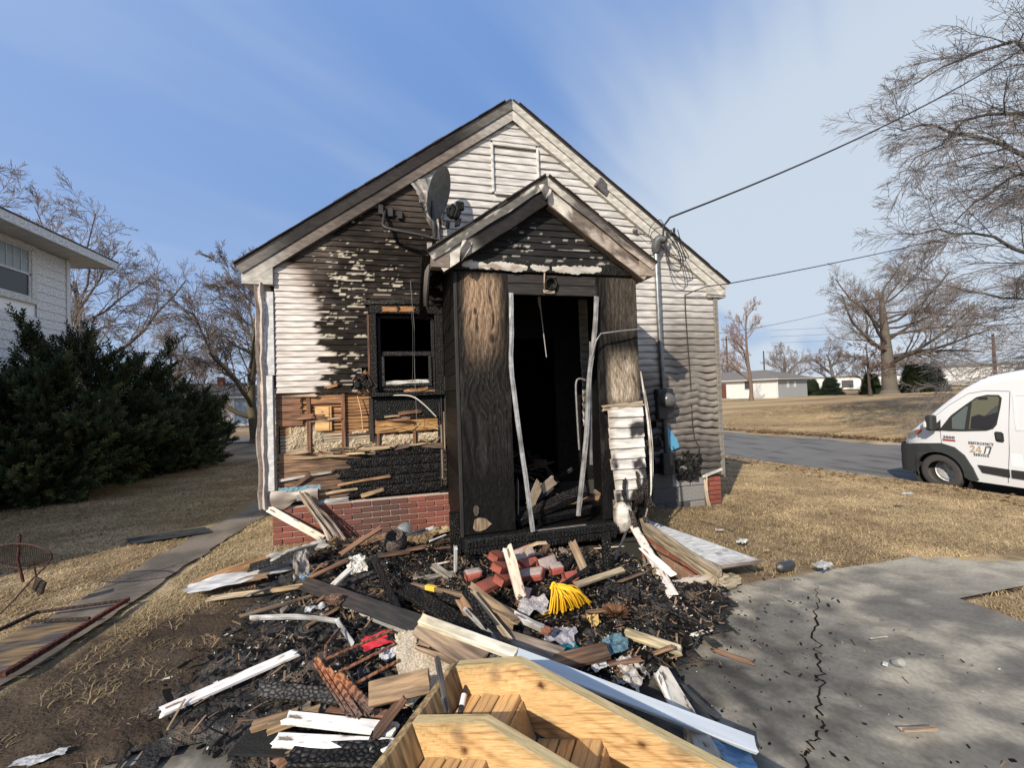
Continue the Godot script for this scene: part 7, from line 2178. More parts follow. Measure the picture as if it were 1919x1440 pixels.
	tag(board(self, "plank", Vector3(1.271, 0.121, -2.378), Vector3(1.516, 0.079, -2.184), 0.060, 0.022, "wood2", C(0.600, 0.480, 0.270), C(0.550, 0.460, 0.300), 0.50, 0.008, 0.05, 0.000), "pale tan board with bent bracket on the ash right of centre", "board", "")
	tag(board(self, "plank", Vector3(1.372, 0.040, -1.971), Vector3(1.395, 0.028, -1.747), 0.030, 0.015, "dull_metal", C(0.080, 0.080, 0.080), C(-1, 0, 0), 0.00, 0.010, 0.03, 0.000), "dark angle strip lying from the bracket board towards the slab", "strip", "")
	tag(board(self, "plank", Vector3(1.385, 0.118, -2.493), Vector3(1.411, 0.088, -2.353), 0.035, 0.020, "char", C(0.030, 0.030, 0.030), C(-1, 0, 0), 0.00, 0.010, 0.10, 0.000), "black charred stick on the ash below the dried flower", "stick", "boards strewn in the debris pile")
	tag(board(self, "plank", Vector3(2.304, 0.179, -4.057), Vector3(1.827, 0.123, -2.692), 0.075, 0.018, "peel", C(0.800, 0.760, 0.700), C(0.720, 0.660, 0.600), 0.35, 0.050, 0.15, 0.000), "broken white board leaning over the cellar opening", "board", "")
	tag(board(self, "splinter", Vector3(1.909, 0.273, -3.220), Vector3(1.985, 0.165, -2.940), 0.050, 0.014, "peel", C(0.850, 0.820, 0.770), C(0.750, 0.700, 0.640), 0.80, 0.050, 0.20, 0.000), "split off half of the broken white board by the cellar opening", "splinter", "")
	tag(board(self, "post", Vector3(1.472, 0.223, -3.073), Vector3(1.471, 0.473, -3.067), 0.080, 0.060, "char", C(0.028, 0.027, 0.026), C(-1, 0, 0), 1.20, 0.020, 0.10, 0.000), "charred upright stub below the right end of the sill beam", "post", "")
	tag(board(self, "plank", Vector3(1.600, 0.250, -3.122), Vector3(1.953, 0.282, -3.579), 0.020, 0.012, "wood", C(0.130, 0.110, 0.100), C(-1, 0, 0), 0.20, 0.020, 0.20, 0.000), "thin dark lath leaning beside the cellar opening", "lath", "")
	tag(board(self, "plank", Vector3(2.166, 0.002, -1.487), Vector3(2.313, 0.001, -1.450), 0.026, 0.012, "wood2", C(0.480, 0.360, 0.240), C(0.400, 0.280, 0.180), 0.00, 0.010, 0.08, 0.000), "wood offcut lying alone on the patio at the lower right", "offcut", "")
	tag(board(self, "stick", Vector3(2.780, 0.003, -2.056), Vector3(2.897, 0.002, -2.044), 0.008, 0.006, "wood2", C(0.600, 0.540, 0.420), C(-1, 0, 0), 0.00, 0.005, 0.20, 0.000), "pale bent twig on the patio above the clear plastic cup", "twig", "")
	tag(board(self, "stick", Vector3(3.462, 0.000, -4.490), Vector3(3.548, 0.000, -4.067), 0.012, 0.010, "wood", C(0.300, 0.230, 0.150), C(-1, 0, 0), 0.00, 0.010, 0.20, 0.000), "thin straight stick lying on the lawn beside the cellar hatch", "stick", "")
	tag(board(self, "splinter", Vector3(1.726, 0.047, -2.347), Vector3(1.860, 0.042, -2.377), 0.030, 0.008, "peel", C(0.800, 0.780, 0.750), C(-1, 0, 0), 0.00, 0.030, 0.30, 0.000), "white flaked splinter on the sooty patio", "splinter", "")
	tag(board(self, "pry_bar", Vector3(0.104, 0.528, -1.807), Vector3(0.137, 0.324, -1.760), 0.022, 0.014, "dull_metal", C(0.080, 0.080, 0.085), C(0.200, 0.200, 0.200), 0.30, 0.004, 0.05, 0.000), "dark metal bar leaning in the new steps", "pry bar", "")
	tag(board(self, "pry_bar", Vector3(0.112, 0.403, -1.739), Vector3(0.132, 0.324, -1.751), 0.012, 0.008, "dull_metal", C(0.200, 0.200, 0.200), C(-1, 0, 0), 0.30, 0.004, 0.05, 0.000), "thin grey rod beside the dark metal bar in the steps", "rod", "")
	rng.seed = 4711
	var left_over := "charred scraps of board strewn through the heap"
	for i in 96:
		var a := Vector3(rr(0.0, 1.9), 0, rr(-4.0, -2.1))
		if i > 52:
			a = Vector3(rr(-1.1, 0.3), 0, rr(-4.9, -3.2))
		if a.x > 1.7 and a.z < -3.0:
			continue
		a.y = mound(a.x, a.z) + rr(0.0, 0.04)
		var g := rr(0, TAU)
		var l := rr(0.08, 0.34)
		var b := a + Vector3(cos(g) * l, 0, sin(g) * l * 0.7)
		b.y = maxf(a.y + rr(-0.02, 0.07), mound(b.x, b.z) + 0.008)
		var dark: bool = i % 2 == 0
		var col: Color = vary(C(0.04, 0.035, 0.032), 0.4) if dark else [vary(C(0.3, 0.18, 0.1), 0.4), vary(C(0.42, 0.36, 0.29), 0.3), vary(C(0.2, 0.11, 0.065), 0.3)][(i / 2) % 3]
		tag(board(self, "charred_scrap", a, b, rr(0.02, 0.07), rr(0.01, 0.025), "char" if dark else "wood%d" % (1 + i % 2), col, C(-1, 0, 0), rr(-0.6, 0.6), 0.02, 0.15), "charred scrap of board lying loose in the ash heap", "board scrap", left_over)
	loose_brick("topmost brick of the three still mortared together", Vector3(0.628, 0.381, -3.085), Vector3(0.35, 0.70, -0.30), 0.15, false, "loose bricks in front of the porch")
	loose_brick("middle brick of the three still mortared together", Vector3(0.635, 0.340, -2.979), Vector3(0.30, 0.75, -0.35), 0.19, false, "loose bricks in front of the porch")
	loose_brick("lowest brick of the three still mortared together", Vector3(0.634, 0.289, -2.914), Vector3(0.35, 0.75, -0.30), 0.19, false, "loose bricks in front of the porch")
	loose_brick("brick with a pale mortar cap left of the mortared three", Vector3(0.460, 0.270, -3.090), Vector3(0.00, 0.10, 0.05), 0.12, true, "loose bricks in front of the porch")
	loose_brick("brick half buried in front of the one with the pale mortar cap", Vector3(0.521, 0.250, -2.923), Vector3(0.20, 0.40, 0.10), 0.18, false, "loose bricks in front of the porch")
	loose_brick("red brick with pinkish mortar top right of the peeling post", Vector3(0.868, 0.277, -2.946), Vector3(0.30, -0.50, 0.25), 0.17, true, "loose bricks in front of the porch")
	loose_brick("dark red brick just behind the one with the pinkish top", Vector3(0.859, 0.326, -3.069), Vector3(0.40, 0.60, 0.20), 0.13, false, "loose bricks in front of the porch")
	loose_brick("sooty purple brick leaning behind the pinkish topped one", Vector3(0.843, 0.378, -3.125), Vector3(0.80, 0.30, 0.30), 0.16, true, "loose bricks in front of the porch")
	loose_brick("grey sooted brick on edge right of the red ones", Vector3(0.994, 0.314, -3.052), Vector3(0.90, 0.30, 0.10), 0.15, true, "loose bricks in front of the porch")
	loose_brick("small mortar faced half brick beside the grey sooted brick", Vector3(1.051, 0.280, -2.978), Vector3(0.10, 0.00, 0.05), 0.10, true, "loose bricks in front of the porch")
	loose_brick("pink red brick piece standing by the black stick", Vector3(1.122, 0.260, -2.909), Vector3(1.20, 0.20, 0.10), 0.11, false, "loose bricks in front of the porch")
	loose_brick("red corner chip of brick above the yellow hank", Vector3(1.055, 0.231, -2.823), Vector3(0.50, 0.80, 0.60), 0.08, false, "loose bricks in front of the porch")
	loose_brick("crumbled pinkish brick piece left of the white sheet", Vector3(0.739, 0.230, -2.775), Vector3(0.20, 1.10, 0.40), 0.10, true, "loose bricks in front of the porch")
	rag("white_siding", "crumpled sheet of melted white siding at the far left of the heap", "siding sheet", "", Vector3(-1.393, 0.063, -4.203), 0.780, 0.160, 0.050, C(0.720, 0.710, 0.700), C(0.300, 0.280, 0.270), "vinyl", 0.37, 0.25, 34)
	rag("white_siding", "torn white strip of melted siding draped over sticks near the foundation", "siding strip", "", Vector3(-0.982, 0.173, -4.369), 0.500, 0.100, 0.080, C(0.600, 0.560, 0.500), C(0.100, 0.090, 0.080), "vinyl", 0.45, 0.30, 26)
	rag("white_siding", "dark curl of melted siding standing up from the left heap", "siding strip", "", Vector3(-0.881, 0.199, -4.005), 0.120, 0.220, 0.080, C(0.300, 0.270, 0.240), C(0.060, 0.050, 0.050), "vinyl", 0.20, 1.00, 16)
	rag("white_foam", "white lump stuck on the burnt log", "foam lump", "", Vector3(-0.431, 0.159, -3.930), 0.150, 0.180, 0.060, C(0.780, 0.760, 0.700), C(0.500, 0.420, 0.280), "fluff", 0.30, 0.55, 16)
	rag("blue_rag", "scrap of light blue cloth in the left heap", "rag", "", Vector3(-0.813, 0.128, -3.891), 0.100, 0.080, 0.030, C(0.200, 0.400, 0.550), C(0.110, 0.220, 0.303), "cloth", 0.50, 0.20, 18)
	rag("grey_cloth", "stiff pale grey sheet left of the yellow hank", "sheet", "", Vector3(0.768, 0.224, -2.651), 0.190, 0.130, 0.040, C(0.520, 0.490, 0.500), C(0.300, 0.280, 0.290), "cloth", -0.20, 0.35, 18)
	rag("lace_cloth", "sooty white lace cloth below the red tipped pole", "cloth", "", Vector3(0.872, 0.133, -2.436), 0.180, 0.160, 0.030, C(0.450, 0.440, 0.480), C(0.050, 0.050, 0.055), "cloth", -0.50, 0.10, 20)
	rag("blue_rag", "deep teal scrap above the dark brown board", "rag", "", Vector3(0.866, 0.121, -2.337), 0.130, 0.050, 0.025, C(0.020, 0.200, 0.280), C(0.011, 0.110, 0.154), "cloth", 0.10, 0.20, 18)
	rag("blue_rag", "faded blue wad at the end of the dark brown board", "rag", "", Vector3(1.132, 0.119, -2.277), 0.150, 0.100, 0.050, C(0.130, 0.240, 0.300), C(0.060, 0.070, 0.080), "cloth", 0.20, 0.50, 16)
	rag("cream_sheet", "cream board sheet bent up behind the rounded tan board", "sheet", "", Vector3(0.060, 0.240, -2.277), 0.250, 0.300, 0.014, C(0.720, 0.620, 0.480), C(0.500, 0.380, 0.260), "cloth", 0.30, 0.75, 20)
	rag("cream_sheet", "ragged cream strip left of the bent cream sheet", "sheet", "", Vector3(-0.047, 0.223, -2.456), 0.060, 0.160, 0.014, C(0.700, 0.620, 0.450), C(0.400, 0.300, 0.180), "cloth", 0.10, 0.90, 14)
	rag("red_plastic", "faded red plastic piece between the rusty tubes", "plastic piece", "", Vector3(-0.186, 0.196, -2.612), 0.170, 0.090, 0.025, C(0.550, 0.030, 0.045), C(0.300, 0.060, 0.050), "gloss", 0.35, 0.35, 14)
	rag("white_bag", "white crumpled bag below the red plastic", "bag", "", Vector3(-0.118, 0.165, -2.498), 0.100, 0.090, 0.050, C(0.660, 0.660, 0.700), C(0.363, 0.363, 0.385), "cloth", 0.40, 0.30, 16)
	rag("white_paper", "white crumpled paper by the dark brown board", "paper", "", Vector3(0.996, 0.089, -2.180), 0.100, 0.060, 0.035, C(0.700, 0.710, 0.740), C(0.385, 0.391, 0.407), "cloth", 0.20, 0.40, 14)
	rag("white_trash", "upright piece of white crumpled trash topmost in the pile right of the metal strip", "trash", "crumpled white trash", Vector3(1.139, 0.081, -2.158), 0.100, 0.080, 0.035, C(0.620, 0.570, 0.500), C(0.250, 0.210, 0.180), "cloth", 0.00, 0.50, 14)
	rag("white_trash", "folded piece of white crumpled trash lowest in the pile right of the metal strip", "trash", "crumpled white trash", Vector3(1.118, 0.069, -2.055), 0.120, 0.096, 0.035, C(0.620, 0.570, 0.500), C(0.250, 0.210, 0.180), "cloth", 0.80, 0.50, 14)
	rag("white_trash", "torn piece of white crumpled trash rightmost in the pile right of the metal strip", "trash", "crumpled white trash", Vector3(1.201, 0.072, -2.098), 0.090, 0.072, 0.035, C(0.620, 0.570, 0.500), C(0.250, 0.210, 0.180), "cloth", 1.60, 0.50, 14)
	rag("white_trash", "grey piece of white crumpled trash half under the metal strip", "trash", "crumpled white trash", Vector3(1.045, 0.070, -2.046), 0.070, 0.056, 0.035, C(0.400, 0.400, 0.400), C(0.250, 0.210, 0.180), "cloth", 2.40, 0.50, 14)
	rag("blue_tarp", "scrap of blue tarp at the bottom right of the new steps", "tarp", "", Vector3(1.290, 0.018, -1.582), 0.220, 0.120, 0.030, C(0.130, 0.300, 0.500), C(0.400, 0.500, 0.600), "gloss", -0.50, 0.10, 18)
	rag("grey_scrap", "torn grey white scrap on the scorched lawn by the bent white trim", "scrap", "", Vector3(-0.656, 0.094, -3.353), 0.130, 0.070, 0.035, C(0.450, 0.460, 0.470), C(0.248, 0.253, 0.259), "vinyl", 0.20, 0.20, 14)
	rag("paper_scrap", "white paper on the bottom left lawn, left piece", "paper", "papers on the left lawn", Vector3(-1.676, 0.019, -2.445), 0.120, 0.050, 0.008, C(0.600, 0.620, 0.620), C(0.330, 0.341, 0.341), "cloth", -0.10, 0.00, 10)
	rag("paper_scrap", "white paper on the bottom left lawn, right piece", "paper", "papers on the left lawn", Vector3(-1.601, 0.022, -2.440), 0.120, 0.050, 0.012, C(0.620, 0.640, 0.630), C(0.341, 0.352, 0.347), "cloth", 0.35, 0.00, 10)
	rag("paper_scrap", "star shaped white scrap on the lawn right of the cellar hatch", "paper", "", Vector3(3.315, 0.002, -3.675), 0.120, 0.080, 0.030, C(0.750, 0.740, 0.700), C(0.413, 0.407, 0.385), "cloth", 0.30, 0.00, 12)
	rag("paper_scrap", "flat white scrap on the lawn near the top of the cellar hatch", "paper", "", Vector3(3.392, 0.000, -4.084), 0.090, 0.050, 0.010, C(0.750, 0.740, 0.720), C(0.413, 0.407, 0.396), "cloth", -0.40, 0.00, 8)
	rag("paper_scrap", "folded grey paper at the back edge of the patio", "paper", "", Vector3(3.464, 0.022, -2.933), 0.140, 0.100, 0.030, C(0.500, 0.520, 0.500), C(0.275, 0.286, 0.275), "cloth", 0.20, 0.10, 10)
	rag("paper_scrap", "small tan scrap on the lawn behind the black bottle", "scrap", "", Vector3(3.369, 0.002, -3.419), 0.060, 0.030, 0.012, C(0.600, 0.450, 0.250), C(0.330, 0.248, 0.138), "cloth", 0.10, 0.00, 8)
	rag("paper_scrap", "pale scrap out on the right lawn near the van", "scrap", "", Vector3(6.825, 0.000, -4.458), 0.140, 0.100, 0.030, C(0.600, 0.600, 0.600), C(0.330, 0.330, 0.330), "cloth", 0.10, 0.00, 8)
	rag("yellow_foam", "yellow popcorn like lump left of the dried flower", "foam lump", "", Vector3(1.107, 0.150, -2.501), 0.075, 0.070, 0.050, C(0.550, 0.360, 0.120), C(0.600, 0.500, 0.300), "fluff", 0.30, 0.40, 16)
	rag("straw_wad", "wad of tan insulation at the foot of the foundation", "insulation wad", "", Vector3(0.339, 0.097, -4.812), 0.200, 0.120, 0.060, C(0.420, 0.330, 0.200), C(0.200, 0.150, 0.100), "fluff", 0.10, 0.30, 20)
	tag(strip(self, "bent_trim", [Vector3(-1.088, 0.079, -3.424), Vector3(-0.730, 0.133, -3.214), Vector3(-0.448, 0.185, -2.961), Vector3(-0.439, 0.187, -2.942), Vector3(-0.318, 0.154, -2.696)], 0.035, C(0.66, 0.66, 0.64)), "bent white metal trim kinked over the scorched ground", "metal trim")
	var t := thing("rusty_rack", "rusty tube and angle iron frame in front of the cream sheet", "metal frame")
	tubes(t, "tube", [Vector3(-0.446, 0.257, -2.407), Vector3(-0.085, 0.324, -2.474)], 0.0085, C(0.200, 0.100, 0.060), "rust")
	tubes(t, "tube", [Vector3(-0.355, 0.241, -2.309), Vector3(-0.061, 0.309, -2.362)], 0.0085, C(0.200, 0.100, 0.060), "rust")
	tubes(t, "tube", [Vector3(-0.272, 0.215, -2.233), Vector3(-0.056, 0.275, -2.262)], 0.0085, C(0.200, 0.100, 0.060), "rust")
	tubes(t, "tube", [Vector3(-0.412, 0.213, -2.792), Vector3(-0.454, 0.226, -2.610), Vector3(-0.438, 0.235, -2.479)], 0.0110, C(0.200, 0.130, 0.100), "rust")
	board(t, "angle_iron", Vector3(-0.465, 0.276, -2.404), Vector3(-0.273, 0.154, -2.139), 0.024, 0.012, "rust", C(0.36, 0.16, 0.075), C(0.13, 0.1, 0.09), 0.4, 0.006, 0.04)
	board(t, "angle_iron", Vector3(-0.475, 0.260, -2.404), Vector3(-0.283, 0.138, -2.139), 0.019, 0.01, "rust", C(0.3, 0.13, 0.07), C(0.1, 0.085, 0.08), 1.9, 0.006, 0.04)
	board(t, "angle_iron", Vector3(-0.394, 0.269, -2.309), Vector3(-0.227, 0.151, -2.093), 0.024, 0.012, "rust", C(0.36, 0.16, 0.075), C(0.13, 0.1, 0.09), 0.4, 0.006, 0.04)
	board(t, "angle_iron", Vector3(-0.404, 0.253, -2.309), Vector3(-0.237, 0.135, -2.093), 0.019, 0.01, "rust", C(0.3, 0.13, 0.07), C(0.1, 0.085, 0.08), 1.9, 0.006, 0.04)
	board(t, "angle_iron", Vector3(-0.345, 0.257, -2.271), Vector3(-0.171, 0.172, -2.096), 0.030, 0.012, "rust", C(0.36, 0.16, 0.075), C(0.13, 0.1, 0.09), 0.4, 0.006, 0.04)
	board(t, "angle_iron", Vector3(-0.355, 0.241, -2.271), Vector3(-0.181, 0.156, -2.096), 0.024, 0.01, "rust", C(0.3, 0.13, 0.07), C(0.1, 0.085, 0.08), 1.9, 0.006, 0.04)
	build_pot(Vector3(-0.110, 0.154, -4.413))
	build_hank(Vector3(0.965, 0.192, -2.655))
	build_flower(Vector3(1.290, 0.134, -2.526))
	build_bottle(Vector3(3.153, 0.010, -3.011))
	build_cup(Vector3(2.679, -0.018, -1.840))
	t = thing("rubber_mat", "flat black rubber mat lying across the left walk", "mat")
	build_mat([Vector3(-3.223, 0.035, -6.042), Vector3(-2.484, 0.035, -6.257), Vector3(-2.319, 0.035, -5.996), Vector3(-3.018, 0.035, -5.798)])
	build_glider([Vector3(-2.289, 0.057, -3.163), Vector3(-2.170, 0.053, -4.092), Vector3(-2.247, 0.063, -3.930), Vector3(-2.721, 0.061, -4.049), Vector3(-2.775, 0.061, -3.816), Vector3(-2.508, 0.023, -3.448)])
	build_chair()
	build_steps()
	build_ash()

func tubes(parent: Node, nm: String, pts: Array, r: float, c: Color, m: String) -> MeshInstance3D:
	var mb := MB.new()
	mb.tube(pts, fill(pts.size(), r), 8, c)
	return put(mb, M[m], nm, parent, true)

func loose_brick(label: String, at: Vector3, turn: Vector3, l: float, mortar: bool, group: String) -> void:
	var t := thing("loose_brick", label, "brick", at, group)
	t.rotation = turn
	var c := vary(C(0.33, 0.085, 0.055), 0.2)
	# a moulded brick with worn edges; broken ones end in a rough face
	var mb := MB.new()
	mb.grid(10, 16, func(u: float, w: float):
		var g := TAU * w
		var q := Vector2(cos(g), sin(g))
		var k := 1.0 / maxf(absf(q.x), absf(q.y))
		k = lerpf(k, 1.0 + 0.22 * absf(sin(2.0 * g)), 0.12)
		var e := 1.0 - 0.12 * pow(absf(u * 2.0 - 1.0), 10)
		var n := 1.0 + 0.04 * (N(u * 0.6 + at.x, w * 0.8 + at.z, 400.0) - 0.5)
		var x := (u - 0.5) * l + (0.018 * (N(w * 2.0, at.x, 300.0) - 0.5) if u > 0.9 and l < 0.18 else 0.0)
		return [Vector3(x, 0.032 + q.y * k * 0.029 * e * n, q.x * k * 0.046 * e * n), c.lerp(C(0.14, 0.05, 0.04), 0.6 * ss(0.5, 0.7, N(u + at.x * 9.0, w, 130.0)))])
	for e in 2:
		var o := mb.v.size()
		mb.vert(Vector3((e - 0.5) * l, 0.032, 0), c * 0.8)
		for k in 16:
			var a := k * 11 + e * 10
			mb.tri(o, a, a + 11)
	put(mb, M.brick, "clay_body", t, true)
	if mortar:
		mb = MB.new()
		mb.grid(9, 7, func(u: float, w: float):
			var e := minf(minf(u, 1.0 - u) * 6.0, minf(w, 1.0 - w) * 5.0)
			return [Vector3((u - 0.5) * l * 0.97, 0.059 + 0.012 * clampf(e, 0, 1) * (0.5 + N(u, w + at.x, 500.0)), (w - 0.5) * 0.086), C(0.36, 0.29, 0.26)])
		put(mb, M.concrete, "mortar", t, true)

func rag(nm: String, label: String, cat: String, group: String, at: Vector3, w: float, d: float, amp: float, c1: Color, c2: Color, m: String, yaw: float, tilt: float, n: int) -> void:
	var mb := MB.new()
	var o := rr(0, 60)
	mb.grid(n, n, func(u: float, v: float):
		var a := na.get_noise_2d(u * 80.0 + o * 40.0, v * 80.0)
		var b := absf(nb.get_noise_2d(u * 110.0, v * 110.0 + o * 30.0))
		var fold := 0.5 * sin(u * 9.0 + a * 6.0 + o) * sin(v * 7.0 + o)
		var ex := 0.16 * na.get_noise_2d(v * 160.0 + o, 5.0) * (1.0 if u < 0.01 or u > 0.99 else 0.4)
		var ez := 0.2 * na.get_noise_2d(u * 200.0 + o, 9.0) * (1.0 if v < 0.01 or v > 0.99 else 0.4)
		var y := amp * (0.45 + 0.6 * a + 0.9 * b + 0.45 * fold)
		return [Vector3((u - 0.5 + ex) * w, maxf(y, 0.004), (v - 0.5 + ez) * d), c1.lerp(c2, ss(0.45, 0.8, N(u * 0.5 + o, v * 0.5, 330.0)) * 0.8)])
	var r := put(mb, M[m], nm, self, true)
	r.transform = Transform3D(Basis(Vector3.UP, yaw) * Basis(Vector3.RIGHT, tilt), at)
	tag(r, label, cat, group)

func build_pot(at: Vector3) -> void:
	var t := thing("burnt_pot", "round burnt metal pot tipped against the brick foundation", "pot", at)
	t.rotation = Vector3(0.5, 0.3, 0.25)
	var mb := MB.new()
	mb.lathe([Vector2(0, -0.07), Vector2(0.06, -0.07), Vector2(0.1, -0.03), Vector2(0.115, 0.04), Vector2(0.1, 0.1), Vector2(0.075, 0.125), Vector2(0.085, 0.13), Vector2(0.08, 0.135), Vector2(0.07, 0.12), Vector2(0.09, 0.05), Vector2(0.0, -0.05)], 26, C(0.15, 0.14, 0.13))
	put(mb, M.rust, "pot_body", t, true)
	tubes(t, "handle", [Vector3(0.1, 0.08, 0.02), Vector3(0.19, 0.1, 0.03), Vector3(0.3, 0.09, 0.04)], 0.014, C(0.05, 0.045, 0.042), "rubber")
	var l := thing("pot_lid", "grey round lid lying beside the burnt pot", "lid", at + Vector3(0.09, 0.1, -0.12))
	l.rotation = Vector3(0.9, 0, -0.2)
	mb = MB.new()
	mb.lathe([Vector2(0.075, 0), Vector2(0.07, 0.012), Vector2(0.03, 0.022), Vector2(0.0, 0.024)], 22, C(0.3, 0.31, 0.31))
	put(mb, M.dull_metal, "lid_disc", l, true)

func build_hank(at: Vector3) -> void:
	# a hank of yellow cord, bunched at the top and fanned out on the ash
	var t := thing("yellow_rope_hank", "fanned hank of bright yellow cord on the ash in the middle", "cord", at)
	var top := Vector3(-0.055, 0.15, 0.0)
	for k in 54:
		var u := k / 53.0
		var layer := rr(-0.03, 0.06)
		var foot := Vector3(lerpf(-0.11, 0.2, u) + rr(-0.018, 0.018), 0.012 + rr(0, 0.012), 0.045 + layer - 0.07 * u)
		var mid := top.lerp(foot, 0.5) + Vector3(0.03 * (u - 0.2), 0.035 + rr(-0.02, 0.02), layer * 0.6 + 0.02)
		var c := vary(C(0.74, 0.42, 0.015), 0.12)
		tubes(t, "strand", smooth_path([top + Vector3(rr(-0.012, 0.012), rr(-0.02, 0.02), rr(-0.012, 0.012)), mid, foot, foot + Vector3(rr(-0.01, 0.015), -0.01, -0.025)], 5), 0.0046, c, "plain")
	tubes(t, "tie", smooth_path([top + Vector3(-0.02, -0.01, 0.015), top + Vector3(0.0, 0.03, 0.02), top + Vector3(0.022, -0.005, 0.018), top + Vector3(0.01, -0.05, 0.03)], 5), 0.008, C(0.78, 0.46, 0.02), "plain")
	tubes(t, "loose_end", smooth_path([Vector3(-0.1, 0.01, 0.05), Vector3(-0.14, 0.012, 0.06), Vector3(-0.15, 0.012, 0.04)], 4), 0.006, C(0.7, 0.4, 0.015), "plain")

func build_flower(at: Vector3) -> void:
	var t := thing("dried_flower", "brown dried flower head with stiff petals on the ash", "dried flower", at)
	for k in 46:
		var g := k * 2.4
		var ring := sqrt(k / 46.0)
		var d := Vector3(cos(g), 1.25 - ring * 1.0, sin(g)).normalized()
		var s := d.cross(Vector3.UP).normalized()
		var mb := MB.new()
		var b := Vector3(0, 0.02, 0) + d * 0.02
		var l := 0.055 + 0.035 * ring
		var c := vary(C(0.3, 0.16, 0.09), 0.3)
		var up := s.cross(d).normalized() * 0.003
		mb.quad(b - s * 0.004, b + d * l * 0.55 - s * 0.012, b + d * l, b + d * l * 0.55 + s * 0.012, c)
		mb.quad(b - s * 0.004 + up, b + d * l * 0.55 - s * 0.012 + up, b + d * l + up, b + d * l * 0.55 + s * 0.012 + up, c * 0.8)
		put(mb, M.cloth, "petal", t)

func build_bottle(at: Vector3) -> void:
	var t := thing("black_bottle", "black crushed spray bottle at the back edge of the patio", "bottle", at + Vector3(0, 0.035, 0))
	t.rotation = Vector3(0, 0.1, PI / 2)
	var mb := MB.new()
	mb.lathe([Vector2(0, -0.075), Vector2(0.034, -0.075), Vector2(0.038, -0.065), Vector2(0.037, 0.0), Vector2(0.038, 0.05), Vector2(0.03, 0.068), Vector2(0.016, 0.075)], 20, C(0.03, 0.032, 0.038))
	put(mb, M.gloss, "bottle_body", t, true)
	mb = MB.new()
	mb.lathe([Vector2(0.03, 0.069), Vector2(0.03, 0.08), Vector2(0.02, 0.085), Vector2(0.012, 0.1), Vector2(0.0, 0.1)], 16, C(0.16, 0.15, 0.14))
	put(mb, M.dull_metal, "neck", t, true)

func build_cup(at: Vector3) -> void:
	var t := thing("plastic_cup", "small clear plastic cup tipped on the dark patio", "cup", at + Vector3(0, 0.024, 0))
	t.rotation = Vector3(0.9, 0.4, 0.6)
	var mb := MB.new()
	mb.lathe([Vector2(0, -0.03), Vector2(0.017, -0.03), Vector2(0.022, 0.03), Vector2(0.0205, 0.03), Vector2(0.016, -0.027), Vector2(0.0, -0.027)], 18, C(0.45, 0.46, 0.45))
	put(mb, M.gloss, "cup_wall", t, true)
	var s := slab(self, "paper_scrap", M.cloth, Vector3(-0.02, 0, -0.012), Vector3(0.02, 0.008, 0.012), C(0.7, 0.7, 0.68), 0.003, Transform3D(Basis(Vector3.UP, 0.5), at + Vector3(-0.055, 0.004, -0.03)))
	tag(s, "white chip lying against the plastic cup on the patio", "scrap")

func build_mat(q: Array) -> void:
	var t: Node3D = get_node("rubber_mat")
	var mb := MB.new()
	mb.grid(24, 5, func(u: float, w: float):
		var p: Vector3 = (q[0] as Vector3).lerp(q[1], u).lerp((q[3] as Vector3).lerp(q[2], u), w)
		p.y += 0.012 * N(u * 2.0, w, 120.0)
		return [p, C(0.028, 0.029, 0.031)])
	put(mb, M.rubber, "sheet", t, true)
	for k in 3:
		var p: Vector3 = (q[0] as Vector3).lerp(q[2], 0.3 + k * 0.2)
		slab(t, "rib", M.rubber, Vector3(-0.1, 0, -0.01), Vector3(0.1, 0.014, 0.01), C(0.06, 0.06, 0.062), 0.003, Transform3D(Basis(Vector3.UP, 0.35), p + Vector3(0, 0.008, 0)))

func build_glider(q: Array) -> void:
	# rusty angle iron frame with a stained board lying in it
	var t := thing("rusty_tray", "rusty iron frame with a stained tan board lying on the walk at the left edge", "metal frame")
	var r := C(0.09, 0.035, 0.028)
	board(t, "rail", q[0], q[1], 0.035, 0.03, "rust", r, C(0.14, 0.05, 0.035), 0.0, 0.0, 0.02)
	board(t, "rail", q[1], q[3], 0.02, 0.02, "rust", C(0.06, 0.04, 0.035), C(-1, 0, 0), 0.0, 0.0, 0.02)
	board(t, "rail", q[3], q[4] + (q[4] - q[3]) * 0.9, 0.025, 0.025, "rust", C(0.05, 0.036, 0.032), C(-1, 0, 0), 0.0, 0.0, 0.02)
	var a: Vector3 = q[3] + Vector3(0.06, -0.01, 0.13)
	var b: Vector3 = q[2] + Vector3(-0.02, -0.01, 0.1)
	board(t, "cross_bar", a, b, 0.02, 0.02, "rust", C(0.05, 0.036, 0.032), C(-1, 0, 0), 0.0, 0.0, 0.02)
	var along_: Vector3 = (q[0] as Vector3) - q[1]
	var mb := MB.new()
	mb.grid(22, 12, func(u: float, w: float):
		var p: Vector3 = b.lerp(a, w) + along_ * (u * 0.62 + 0.02)
		p.y = 0.045 + 0.006 * N(u, w, 200.0)
		return [p, C(0.3, 0.2, 0.1).lerp(C(0.12, 0.105, 0.095), ss(0.45, 0.62, N(u * 0.7, w * 0.4, 230.0)))])
	put(mb, M.wood, "stained_board", t, true)

